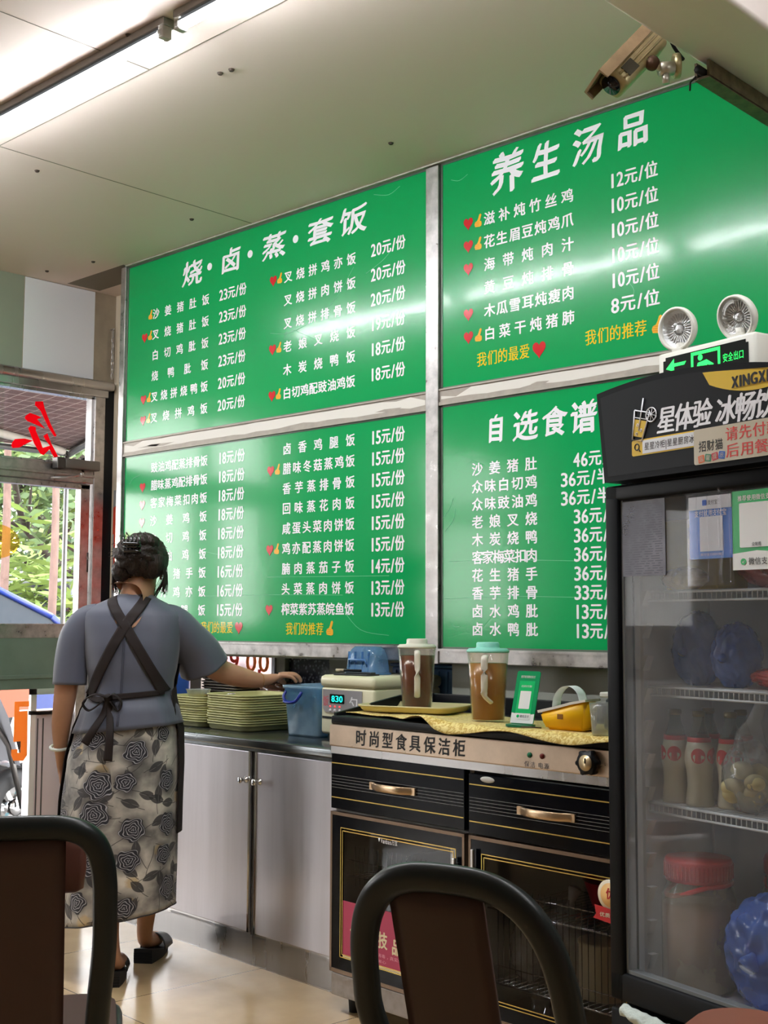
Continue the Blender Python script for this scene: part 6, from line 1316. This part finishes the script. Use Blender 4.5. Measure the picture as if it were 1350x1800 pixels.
def headfn(d):
    k = 1.0
    if d.y > 0.3:                                     # face: nose, brow, chin, eye sockets
        k += 0.16*math.exp(-((d.x/0.13)**2+((d.z+0.12)/0.20)**2))*(d.y-0.3)
        k += 0.05*math.exp(-((d.x/0.35)**2+((d.z+0.85)/0.25)**2))
        for s in (-1, 1): k -= 0.06*math.exp(-(((d.x-s*0.38)/0.16)**2+((d.z-0.05)/0.12)**2))
    if d.z < -0.2: k -= 0.10*abs(d.x)*(-d.z)
    return k
bd_.sphere(HC, (0.072, 0.092, 0.102), 40, 28, None, headfn)
for s in (-1, 1):
    Me = T(HC[0]+s*0.070, HC[1]-0.008, HC[2]-0.038) @ RZ(s*0.25)
    bd_.sphere((0, 0, 0), (0.008, 0.018, 0.030), 14, 10, Me, lambda d: 1-0.25*max(0, -d.z)); bd_.tube([Me @ Vector((0, 0.019*cos(a), 0.029*sin(a))) for a in [-1.2+0.35*i for i in range(12)]], 0.004, 6)
body = bd_.build('body', SKIN, wm_)
for s in (-1, 1):
    q = MB(); q.sphere((HC[0]+s*0.030, HC[1]+0.078, HC[2]+0.006), (0.013, 0.010, 0.007), 12, 8); q.build('eye', mat('eye_white', (225, 220, 212), 0.2), body)
    q = MB(); q.tube([(HC[0]+s*0.014, HC[1]+0.088, HC[2]+0.026), (HC[0]+s*0.032, HC[1]+0.084, HC[2]+0.031), (HC[0]+s*0.05, HC[1]+0.070, HC[2]+0.026)], 0.003, 6); q.build('eyebrow', mat('eyebrow_dark', (40, 28, 22), 0.7), body)
q = MB(); q.sphere((HC[0], HC[1]+0.083, HC[2]-0.058), (0.022, 0.008, 0.006), 14, 8); q.build('mouth', mat('lip', (160, 84, 76), 0.45), body)

# --- clothes: surfaces built from cross sections
def interp(tab, z):
    tab = sorted(tab); 
    if z <= tab[0][0]: return tab[0][1:]
    for a, b in zip(tab[:-1], tab[1:]):
        if z <= b[0]:
            t = (z-a[0])/(b[0]-a[0]); t = t*t*(3-2*t)*0.5+t*0.5; return tuple(p+(q_-p)*t for p, q_ in zip(a[1:], b[1:]))
    return tab[-1][1:]
#        z      cx     cy     hx     hy
TORSO = [(0.860, -0.002, 0.000, 0.196, 0.160), (0.93, 0.004, 0.0, 0.175, 0.147), (0.985, 0.008, 0.0, 0.149, 0.121), (1.03, 0.008, 0.0, 0.150, 0.118), (1.09, 0.008, 0.0, 0.162, 0.122), (1.16, 0.008, 0.0, 0.172, 0.120),
         (1.23, 0.006, 0.002, 0.180, 0.110), (1.275, 0.005, 0.004, 0.182, 0.098), (1.305, 0.004, 0.008, 0.145, 0.084), (1.328, 0.005, 0.014, 0.092, 0.068), (1.348, 0.010, 0.024, 0.060, 0.056)]
def sect(cx, cy, hx, hy, z, n=72, e=0.86, amp=0.0, ph=0.0, a0=0.0, a1=2*pi, zt=0.0, closed=True):
    o = []
    m = n if closed else n+1
    for i in range(m):
        a = a0+(a1-a0)*i/n; c, s = cos(a), sin(a)
        k = 1+amp*(sin(9*a+ph)+0.6*sin(16*a+1.7*ph))
        x = cx+hx*k*math.copysign(abs(c)**e, c); y = cy+hy*k*math.copysign(abs(s)**e, s)
        o.append((x, y, z+zt*(x-cx)))
    return o
def torso_back(x, z, off=0.006):
    cx, cy_, hx, hy = interp(TORSO, z); t = max(-0.98, min(0.98, (x-cx)/hx)); c = abs(t)**(1/0.86); s = sqrt(max(0, 1-c*c))**0.86
    return cy_-hy*s-off
BLOUSE = mat('grey_blouse', (88, 92, 108), 0.55, sheen=0.25, bump=0.25, bump_scale=7, stretch=(1.6, 1.6, 0.6))
q = MB(); rs = []
for i in range(30):
    z = 0.870+(1.348-0.870)*i/29; cx, cy_, hx, hy = interp(TORSO, z)
    low = max(0, (0.985-z)/0.12); rs.append(sect(cx, cy_, hx, hy, z, amp=0.006+0.014*low, ph=3+z*6, zt=0.10*low))
q.rings(rs, False, False)
def sleeve(P, n=40, fl=0.02):
    P2 = smooth_path([p[:3] for p in P], 5); R2 = []
    for i in range(len(P2)):
        t = i/5; k = min(int(t), len(P)-2); u = t-k; R2.append(P[k][3]*(1-u)+P[k+1][3]*u)
    prev = None; rs = []
    for i, p in enumerate(P2):
        t = (P2[min(i+1, len(P2)-1)]-P2[max(i-1, 0)]).normalized()
        a = (Vector((0, 1, 0))-t*t.y).normalized(); b = t.cross(a); w_ = i/(len(P2)-1)
        rs.append([p+a*(R2[i]*cos(2*pi*j/n)*(1+fl*w_*sin(5*2*pi*j/n)))+b*(R2[i]*sin(2*pi*j/n)*(1+fl*w_*sin(7*2*pi*j/n+1))) for j in range(n)])
    q.rings(rs, True, False)
sleeve([(-0.115, 0.0, 1.262, 0.052), (-0.160, 0.0, 1.248, 0.055), (-0.195, -0.004, 1.19, 0.061), (-0.210, -0.010, 1.10, 0.060), (-0.213, -0.014, 1.020, 0.060)])
sleeve([(0.115, 0.005, 1.262, 0.052), (0.158, 0.015, 1.246, 0.058), (0.195, 0.055, 1.190, 0.072), (0.228, 0.100, 1.135, 0.086), (0.250, 0.128, 1.085, 0.093)], fl=0.03)
bl = q.build('blouse', BLOUSE, wm_); md = bl.modifiers.new('thick', 'SOLIDIFY'); md.thickness = 0.0025; md.offset = -1
def ribbon(path, w, name, m, parent, thick=0.003, taper=None):
    """flat band following points (x,z) on the back of the torso"""
    P = smooth_path([(x, 0, z) for x, z in path], 10); q = MB(); L_ = []; n = len(P)
    for i, p in enumerate(P):
        t = (P[min(i+1, n-1)]-P[max(i-1, 0)]).normalized(); nx, nz = -t.z, t.x; ww = w*(taper(i/(n-1)) if taper else 1)/2
        row = []
        for k in range(7):
            s = -1+2*k/6; x = p.x+nx*ww*s; z = p.z+nz*ww*s; row.append((x, torso_back(x, z, 0.009), z))
        L_.append(row)
    q.rings(L_, closed=False); o = q.build(name, m, parent); md = o.modifiers.new('t', 'SOLIDIFY'); md.thickness = thick; md.offset = 1; return o
APRON = mat('dark_brown_apron', (30, 19, 18), 0.75, bump=0.3, bump_scale=18)
ap = MB(); rs = []
SK = [(0.20, -0.030, 0.010, 0.205, 0.175), (0.40, -0.030, 0.010, 0.208, 0.175), (0.60, -0.026, 0.008, 0.206, 0.168), (0.75, -0.016, 0.006, 0.200, 0.160), (0.86, -0.004, 0.003, 0.186, 0.150), (0.93, 0.002, 0.0, 0.165, 0.138), (0.985, 0.008, 0.0, 0.146, 0.118)]
for i in range(24):
    z = 0.50+0.50*i/23; cx, cy_, hx, hy = interp(SK, z); b_ = max(0, (0.98-z)/0.4); rs.append(sect(cx, cy_, hx+0.010, hy+0.010, z, 60, amp=0.006, a0=-0.30+0.1*b_, a1=pi+0.10, closed=False))
for i in range(1, 12):
    z = 1.0+0.26*i/11; cx, cy_, hx, hy = interp(TORSO, z); w_ = 0.30+0.75*i/11; rs.append(sect(cx, cy_, hx+0.008, hy+0.010, z, 60, a0=w_-0.30*(1-i/11)*1, a1=pi-w_+0.1*(1-i/11), closed=False))
ap.rings(rs, closed=False); apo = ap.build('apron', APRON, wm_); md = apo.modifiers.new('t', 'SOLIDIFY'); md.thickness = 0.003; md.offset = 1
ribbon([(-0.066, 1.338), (-0.045, 1.300), (0.003, 1.232), (0.055, 1.150), (0.105, 1.065), (0.140, 1.0)], 0.036, 'strap', APRON, apo)
ribbon([(0.062, 1.338), (0.045, 1.300), (0.003, 1.236), (-0.045, 1.150), (-0.095, 1.055), (-0.132, 0.985)], 0.038, 'strap', APRON, apo, 0.0045)
ribbon([(-0.132, 0.985), (-0.09, 0.975), (-0.04, 0.984), (0.05, 0.992), (0.14, 1.0)], 0.019, 'waist_tie', APRON, apo, 0.005)
q = MB()
kx, kz = -0.048, 0.983; ky = torso_back(kx, kz, 0.018)
q.sphere((kx, ky, kz), (0.016, 0.012, 0.014), 12, 8)
for s, ln in ((-1, 0.085), (1, 0.05)):
    P = smooth_path([(kx, ky, kz), (kx+s*ln*0.5, ky-0.02, kz+0.012), (kx+s*ln, ky-0.012, kz-0.016), (kx+s*ln*0.75, ky-0.006, kz-0.045), (kx+s*ln*0.2, ky-0.008, kz-0.012)], 5); q.tube(P, 0.011, 8, flat=(1.0, 0.28), upv=(0, 1, 0.2))
for P in ([(kx, ky, kz), (-0.060, ky-0.004, 0.93), (-0.085, -0.168, 0.88), (-0.118, -0.172, 0.826)], [(kx, ky, kz), (-0.040, ky-0.006, 0.93), (-0.030, -0.176, 0.86), (-0.034, -0.180, 0.768)]):
    P = smooth_path(P, 6); n = len(P); q.tube(P, [0.010+0.006*i/n for i in range(n)], 8, flat=(1.0, 0.22), upv=(1, 0, 0))
q.build('bow', APRON, apo)
# blouse details: zip piping, keyhole openings
q = MB()
for dx in (-0.003, 0.003):
    P = [(0.002+dx-0.010*max(0, (1.21-z)/0.3), torso_back(0.002, z, 0.003), z) for z in [1.205-0.02*i for i in range(17)]]; q.tube(P, 0.0014, 6)
q.build('zip', mat('zip_grey', (72, 74, 88), 0.4), bl)
q = MB()
for s, pts in ((1, [(0.020, 1.222), (0.030, 1.240), (0.046, 1.256), (0.058, 1.268), (0.050, 1.250), (0.038, 1.232)]), (-1, [(-0.020, 1.236), (-0.030, 1.248), (-0.040, 1.256), (-0.032, 1.242)])):
    q.add([(x, torso_back(x, z, 0.0028), z) for x, z in pts], [tuple(range(len(pts)))])
q.build('keyhole_opening', SKIN, bl)
# --- skirt with printed roses
def rose_mat():
    m = bpy.data.materials.new('rose_print_cloth'); m.use_nodes = True; nt = m.node_tree; L = nt.links; b = nt.nodes['Principled BSDF']; b.inputs['Roughness'].default_value = 0.6; b.inputs['Sheen Weight'].default_value = 0.15
    uv = nt.nodes.new('ShaderNodeUVMap'); uv.uv_map = 'UVMap'
    def math_(op, a, b_=None, c=None):
        n = nt.nodes.new('ShaderNodeMath'); n.operation = op
        for i, x in enumerate((a, b_, c)):
            if x is None: continue
            if isinstance(x, (int, float)): n.inputs[i].default_value = x
            else: L.new(x, n.inputs[i])
        return n.outputs[0]
    def ramp(x, a, b_):
        n = nt.nodes.new('ShaderNodeMapRange'); n.inputs[1].default_value = a; n.inputs[2].default_value = b_; L.new(x, n.inputs[0]); return n.outputs[0]
    def noise_(sc, det=3):
        n = nt.nodes.new('ShaderNodeTexNoise'); n.inputs['Scale'].default_value = sc; n.inputs['Detail'].default_value = det; L.new(uv.outputs[0], n.inputs['Vector']); return n.outputs[0]
    def mixc(f_, c1, c2):
        n = nt.nodes.new('ShaderNodeMix'); n.data_type = 'RGBA'; L.new(f_, n.inputs[0])
        for i, c in ((6, c1), (7, c2)):
            if isinstance(c, tuple): n.inputs[i].default_value = lin(c)
            else: L.new(c, n.inputs[i])
        return n.outputs[2]
    def cells(scale, rnd, off):
        mp = nt.nodes.new('ShaderNodeMapping'); mp.inputs['Location'].default_value = off; L.new(uv.outputs[0], mp.inputs[0])
        v = nt.nodes.new('ShaderNodeTexVoronoi'); v.voronoi_dimensions = '2D'; v.inputs['Scale'].default_value = scale; v.inputs['Randomness'].default_value = rnd; L.new(mp.outputs[0], v.inputs['Vector'])
        s = nt.nodes.new('ShaderNodeVectorMath'); s.operation = 'SUBTRACT'; L.new(mp.outputs[0], s.inputs[0]); L.new(v.outputs['Position'], s.inputs[1])
        sp = nt.nodes.new('ShaderNodeSeparateXYZ'); L.new(s.outputs[0], sp.inputs[0]); cs_ = nt.nodes.new('ShaderNodeSeparateColor'); L.new(v.outputs['Color'], cs_.inputs[0])
        x, y = sp.outputs[0], sp.outputs[1]
        r = math_('SQRT', math_('ADD', math_('MULTIPLY', x, x), math_('MULTIPLY', y, y))); a = math_('ARCTAN2', y, x); return x, y, r, a, cs_.outputs[0], cs_.outputs[1]
    bg = mixc(ramp(noise_(9, 4), 0.35, 0.7), (112, 110, 108), (226, 220, 210))
    # cream blooms
    x, y, r, a, h1, h2 = cells(9.0, 0.9, (0.37, 0.11, 0)); m1 = ramp(math_('ADD', r, math_('MULTIPLY', noise_(40), 0.03)), 0.040, 0.030); bg = mixc(math_('MULTIPLY', m1, math_('MULTIPLY', ramp(h1, 0.55, 0.6), 0.8)), bg, (206, 182, 138))
    # dark leaves (pointed ovals, turned at random)
    for sc, off in ((11.0, (0.2, 0.7, 0)), (10.0, (0.9, 0.3, 0))):
        x, y, r, a, h1, h2 = cells(sc, 0.85, off); th_ = math_('MULTIPLY', h1, 6.28); c, s = math_('COSINE', th_), math_('SINE', th_)
        u = math_('ADD', math_('MULTIPLY', x, c), math_('MULTIPLY', y, s)); v = math_('SUBTRACT', math_('MULTIPLY', y, c), math_('MULTIPLY', x, s))
        e = math_('ADD', math_('MULTIPLY', math_('MULTIPLY', u, u), 900.0), math_('MULTIPLY', math_('ABSOLUTE', v), 62.0)); lf = ramp(e, 1.02, 0.92); vein = ramp(math_('ABSOLUTE', v), 0.0006, 0.0012)
        bg = mixc(math_('MULTIPLY', lf, math_('MULTIPLY', ramp(h2, 0.25, 0.3), 0.9)), bg, mixc(vein, (110, 108, 110), (44, 44, 50)))
        st = math_('MULTIPLY', ramp(math_('ABSOLUTE', math_('ADD', v, math_('MULTIPLY', math_('SINE', math_('MULTIPLY', u, 40.0)), 0.006))), 0.0016, 0.0009), ramp(math_('ABSOLUTE', u), 0.075, 0.07)); bg = mixc(math_('MULTIPLY', st, 0.85), bg, (58, 56, 58))
    # roses
    x, y, r, a, h1, h2 = cells(7.4, 0.5, (0.05, 0.02, 0))
    rw = math_('MULTIPLY', r, math_('ADD', 1.0, math_('MULTIPLY', math_('SINE', math_('ADD', math_('MULTIPLY', a, 5.0), math_('MULTIPLY', r, 150.0))), 0.10)))
    rad = math_('ADD', 0.030, math_('MULTIPLY', h1, 0.018))
    smoke = ramp(math_('SUBTRACT', r, rad), 0.022, -0.005); bg = mixc(math_('MULTIPLY', smoke, 0.8), bg, (62, 60, 62))
    inside_ = ramp(math_('SUBTRACT', rw, rad), 0.0006, -0.0006)
    ring = math_('SINE', math_('ADD', math_('MULTIPLY', rw, 720.0), math_('MULTIPLY', math_('SINE', math_('ADD', math_('MULTIPLY', a, 3.0), math_('MULTIPLY', h2, 6.0))), 1.5)))
    col = mixc(ramp(ring, 0.55, 0.85), (34, 35, 46), (176, 176, 184))
    out = mixc(inside_, bg, col); L.new(out, b.inputs['Base Color']); return m
q = MB(); rs = []; uvs = []; NS = 96
for i in range(44):
    z = 0.215+(0.985-0.215)*i/43; cx, cy_, hx, hy = interp(SK, z); lw = max(0, (0.8-z)/0.6)
    rs.append(sect(cx, cy_, hx, hy, z, NS, e=0.92, amp=0.004+0.011*lw, ph=1.3, zt=0.17*max(0, (0.55-z)/0.35)))
    uvs += [((j/NS)*1.16, z) for j in range(NS)]
q.rings(rs, False, False); sk_ = q.build('skirt', rose_mat(), wm_)
ul = sk_.data.uv_layers.new(name='UVMap')
for p in sk_.data.polygons:
    us = [uvs[v][0] for v in p.vertices]; wrap = max(us)-min(us) > 0.5
    for li, v in zip(p.loop_indices, p.vertices):
        u, w_ = uvs[v]; ul.data[li].uv = (u+(1.16 if wrap and u < 0.5 else 0), w_)
md = sk_.modifiers.new('t', 'SOLIDIFY'); md.thickness = 0.002; md.offset = -1
q = MB(); q.tube([Vector(p)+Vector((0, 0, 0.001)) for p in rs[0]], 0.0022, 6, closed=True); q.build('hem', mat('skirt_hem', (48, 44, 44), 0.7), sk_)
# --- hair, claw clip
HAIR = mat('dark_brown_hair', (36, 22, 17), 0.45, var=0.6, var_scale=16, stretch=(3, 3, 0.8), bump=0.7, bump_scale=60)
hb = MB(); hc = (0.027, 0.045, 1.474)
def hairfn(d): return 1+0.05*noise.noise(Vector((d.x*6, d.y*6, d.z*2+3)))+0.035*noise.noise(Vector((d.x*16, d.y*16, d.z*5)))
tmp = MB(); tmp.sphere(hc, (0.094, 0.104, 0.098), 64, 40, None, hairfn)
keep = []
for f_ in tmp.f:
    c = sum((tmp.v[i] for i in f_), Vector())/len(f_)
    face = c.y > 0.075 and c.z < 1.525; nape = c.z < 1.408 and c.y < 0.03; below = c.z < 1.425 and c.y > 0.03; ear = c.x > 0.092 and 1.395 < c.z < 1.44 and c.y > 0.02
    if not (face or nape or below or ear): keep.append(f_)
hb.add(tmp.v, keep, True)
hb.sphere((0.020, -0.040, 1.486), (0.078, 0.052, 0.066), 36, 24, None, lambda d: 1+0.10*sin(9*math.atan2(d.z, d.x)+5*d.y)+0.08*noise.noise(d*5))
hb.sphere((0.040, -0.020, 1.535), (0.055, 0.055, 0.034), 30, 18, None, lambda d: 1+0.10*sin(8*math.atan2(d.y, d.x))+0.1*noise.noise(d*5))
hb.sphere((-0.034, -0.020, 1.432), (0.036, 0.045, 0.040), 24, 16, None, lambda d: 1+0.16*noise.noise(d*6))
hb.sphere((0.072, -0.018, 1.458), (0.050, 0.050, 0.056), 24, 16, None, lambda d: 1+0.16*noise.noise(d*6))
ho = hb.build('hair', HAIR, wm_)
q = MB(); rr = random.Random(3)
for i in range(90):
    a = rr.uniform(0, 2*pi); x = hc[0]+0.085*cos(a); z = 1.475+0.082*sin(a); y = -0.02+rr.uniform(-0.03, 0.05)
    if rr.random() < 0.55 and sin(a) > -0.2: l = rr.uniform(0.008, 0.028); P = [(x, y, z), (x+l*0.6*cos(a+0.7), y-0.006, z+l*sin(a)), (x+l*1.1*cos(a), y-0.01, z+l*0.9*sin(a)-0.006)]
    else:
        s = 1 if cos(a) > 0 else -1; P = [(hc[0]+s*0.088, y+0.02, 1.44+rr.uniform(-.02, .03)), (hc[0]+s*0.094, y+0.02, 1.40), (hc[0]+s*(0.078+rr.uniform(0, .02)), y+0.02, 1.355+rr.uniform(-.01, .02))]
    q.tube(smooth_path(P, 4), 0.0009, 5)
for i in range(16):
    x = 0.100+rr.uniform(-0.012, 0.012); q.tube(smooth_path([(x, 0.03, 1.45), (x+0.008, 0.025, 1.41), (x-0.006, 0.025, 1.375), (x-0.028+rr.uniform(-.006, .006), 0.02, 1.335)], 5), 0.0011, 5)
q.build('loose_strands', HAIR, ho)
q = MB(); Mk = T(0.016, -0.096, 1.516) @ RZ(0.0) @ RX(0.35)
for s in (-1, 1):
    for k in range(5):
        x = -0.026+0.013*k; q.tube([Mk @ Vector((x, 0.0, s*0.004)), Mk @ Vector((x*1.05, -0.010, s*0.016)), Mk @ Vector((x*1.1, 0.004, s*0.030)), Mk @ Vector((x*1.0, 0.026, s*0.034))], [0.005, 0.005, 0.004, 0.002], 8)
    q.tube([Mk @ Vector((x, -0.008-0.006*cos(x*40), s*0.014)) for x in (-0.034, -0.017, 0, 0.017, 0.034)], 0.006, 8)
q.tube([Mk @ Vector((-0.034, -0.004, 0)), Mk @ Vector((0.034, -0.004, 0))], 0.006, 8)
q.build('claw_clip', mat('gloss_black_clip', (10, 10, 12), 0.06, coat=1.0), wm_)
q = MB(); c = Vector((-0.252, 0.027, 0.795)); ax = Vector((0.0, 0.25, -1)).normalized(); e1 = Vector((1, 0, 0)); e2 = ax.cross(e1)
q.tube([c+(e1*cos(t)+e2*sin(t))*0.034 for t in [2*pi*i/36 for i in range(36)]], 0.006, 10, closed=True); q.build('bangle', mat('pale_jade', (206, 210, 200), 0.2, coat=0.6), wm_)
q = MB(); c = Vector((0.446, 0.278, 1.024)); ax = Vector((0.8, 0.5, 0)).normalized(); e1 = Vector((0, 0, 1)); e2 = ax.cross(e1)
q.tube([c+(e1*cos(t)+e2*sin(t))*0.029 for t in [2*pi*i/30 for i in range(30)]], 0.0012, 6, closed=True); q.build('thread_bracelet', mat('gold_thread', (170, 120, 60), 0.4), wm_)
# --- wedge slippers
for (fx, fy, rz) in ((-0.018, -0.150, 0.10), (0.038, 0.155, -0.12)):
    Ms = T(fx, fy, 0) @ RZ(rz); q = MB(); rs = []
    for i in range(15):
        t = i/14; y = 0.245*t; hw = 0.034+0.012*sin(pi*min(1, t*1.15))-0.02*max(0, t-0.8)/0.2; zt = 0.052-0.034*min(1, t/0.62); zt = max(zt, 0.018)
        rs.append([(-hw, y, 0.0), (hw, y, 0.0), (hw*1.02, y, zt*0.5), (hw, y, zt), (-hw, y, zt), (-hw*1.02, y, zt*0.5)])
    q.rings(rs, True, True, False, M=Ms); s1 = q.build('slipper', RUBBER, wm_)
    q = MB()
    for k in range(4): q.bb(-0.0345, 0.0345, -0.0012, 0.004, 0.008+0.009*k, 0.011+0.009*k, M=Ms)
    q.build('heel_ridge', BLACK, s1)
    q = MB(); rs = []
    for i in range(9):
        y = 0.12+0.10*i/8; rs.append([(0.046*cos(a), y, 0.020+0.062*sin(a)*(1-0.35*i/8)) for a in [pi*j/12 for j in range(13)]])
    q.rings(rs, closed=False, M=Ms); v = q.build('vamp', mat('black_leather', (22, 20, 20), 0.4), s1); md = v.modifiers.new('t', 'SOLIDIFY'); md.thickness = 0.003
# ================================================================== CHAIRS AND TABLES IN THE DINING AREA
CH_FRAME = mat('black_green_metal', (22, 28, 28), 0.34, spec=0.45, var=0.1, var_scale=8)
CH_WOOD = mat('dark_walnut_panel', (66, 42, 34), 0.42, var=0.12, var_scale=5, stretch=(1, 1, 0.3))
def chair(loc, rz, label, sx0, sx1, EX=0.69, b0=0.128, b1=0.138):
    """metal cafe chair, seat front towards local +y, back at local y=0; curved back frame with one wide wooden splat"""
    t = thing('cafe_chair', label, 'chair', loc, rz, 'metal cafe chairs with wooden backs')
    # back frame: flat tube up from the seat, arched over the top
    HW, ZT, LEAN = 0.163, 0.888, 0.126
    back = lambda z: 0.02-LEAN*(z-0.44)/0.4
    P = [(-b0, back(0.44), 0.44), (-b1, back(0.55), 0.55)]
    for i in range(25):
        a = pi*(1-i/24); c, s_ = cos(a), max(0.0, sin(a)); z = 0.66+(ZT-0.66)*s_**EX
        P.append((HW*math.copysign(abs(c)**EX, c), back(z), z))
    P += [(b1, back(0.55), 0.55), (b0, back(0.44), 0.44)]
    q = MB(); q.tube(smooth_path(P, 4), 0.0205, 14, flat=(0.85, 1.1), upv=(0, 1, 0.3)); q.build('back_frame', CH_FRAME, t)
    q = MB(); R = []
    for i in range(13):
        z = 0.455+(ZT-0.02-0.455)*i/12; row = []
        for k in range(9):
            u = k/8; s_ = 2*u-1; row.append((sx0+(sx1-sx0)*u, back(z)-0.004+0.008*s_*s_, z))
        R.append(row)
    q.rings(R, closed=False); sp = q.build('backrest', CH_WOOD, t); md = sp.modifiers.new('t', 'SOLIDIFY'); md.thickness = 0.010; md.offset = 0
    q = MB(); S = [(x, y+0.20, 0) for x, y in rrect(0.38, 0.38, 0.07, 6)]
    q.prism([(x, y) for x, y, z in S], 0.018, z0=0.438); q.build('seat', CH_WOOD, t)
    q = MB(); q.tube([(x*1.01, 0.2+(y-0.2)*1.01, 0.432) for x, y, z in S], 0.012, 8, closed=True); q.build('seat_frame', CH_FRAME, t)
    for sx in (-1, 1):
        for (y0, y1) in ((0.04, 0.0), (0.36, 0.40)):
            q = MB(); q.tube([(sx*0.165, y0, 0.432), (sx*0.185, (y0+y1)/2, 0.2), (sx*0.205, y1, 0.012)], [0.016, 0.014, 0.011], 10); l = q.build('leg', CH_FRAME, t)
            q = MB(); q.lathe([(0.014, 0), (0.015, 0.016), (0.0, 0.018)], 12, (sx*0.205, y1, 0)); q.build('leg_cap', RUBBER, l)
    q = MB(); q.tube([(-0.19, 0.385, 0.14), (0.19, 0.385, 0.14)], 0.008, 8); q.tube([(-0.19, 0.015, 0.14), (0.19, 0.015, 0.14)], 0.008, 8); q.build('stretcher', CH_FRAME, t)
    return t
chair((3.786, -1.95, 0), radians(13.7), 'dark metal cafe chair with wooden back in front of the sterilising cabinet', -0.098, 0.052)
chair((2.893, -2.208, 0), radians(56), 'dark metal cafe chair nearest the left edge, in front of the woman', -0.098, 0.092, 0.42, 0.150, 0.155)
hb_ = thing('pouch', 'small brown leather pouch hanging on the back of the left chair', 'pouch', (2.895, -2.098, 0.765), radians(60)); hb_.scale = (0.72, 0.8, 0.9)
q = MB(); q.rings([[(x, y, z) for x, y in rrect(w*2, d*2, d*0.9, 5)] for z, w, d in ((-0.03, 0.025, 0.010), (-0.022, 0.042, 0.020), (0.02, 0.048, 0.024), (0.06, 0.046, 0.020), (0.085, 0.043, 0.012))]); q.build('body', mat('brown_leather', (96, 58, 48), 0.35), hb_)
q = MB(); q.tube([(0.043*cos(a), 0.012*sin(a), 0.086) for a in [2*pi*i/24 for i in range(24)]], 0.003, 6, closed=True); q.build('rim', mat('pale_rim', (196, 176, 150), 0.3, 0.4), hb_)
q = MB(); q.tube(smooth_path([(-0.035, 0, 0.08), (-0.02, -0.02, 0.115), (0.0, -0.03, 0.125), (0.02, -0.02, 0.115), (0.035, 0, 0.08)], 5), 0.003, 6); q.build('strap', RUBBER, hb_)
TT = mat('brown_red_table_top', (136, 84, 66), 0.3, var=0.08, var_scale=4, coat=0.3)
def table(loc, rz, label, w, d, m):
    t = thing('dining_table', label, 'table', loc, rz, 'dining tables')
    q = MB(); q.prism(rrect(w, d, 0.06, 6), 0.028, z0=0.722); q.build('tabletop', m, t)
    q = MB(); q.prism(rrect(w*0.99, d*0.99, 0.06, 6), 0.012, z0=0.711); q.build('edge_band', CH_FRAME, t)
    for sx in (-1, 1):
        for sy in (-1, 1):
            q = MB(); q.bb(sx*(w/2-0.07)-0.02, sx*(w/2-0.07)+0.02, sy*(d/2-0.07)-0.02, sy*(d/2-0.07)+0.02, 0.0, 0.712, bev=0.003); q.build('leg', CH_FRAME, t)
    return t
table((1.77, -2.35, 0), 0.0, 'dining table by the doors, beyond the left chair', 0.62, 1.2, mat('pale_wood_table_top', (196, 168, 150), 0.22, var=0.1, var_scale=6, stretch=(0.3, 2, 1), coat=0.4))
table((4.52, -2.34, 0), radians(10), 'brown-red dining table at the lower right corner, nearest the viewer', 0.60, 1.0, TT)
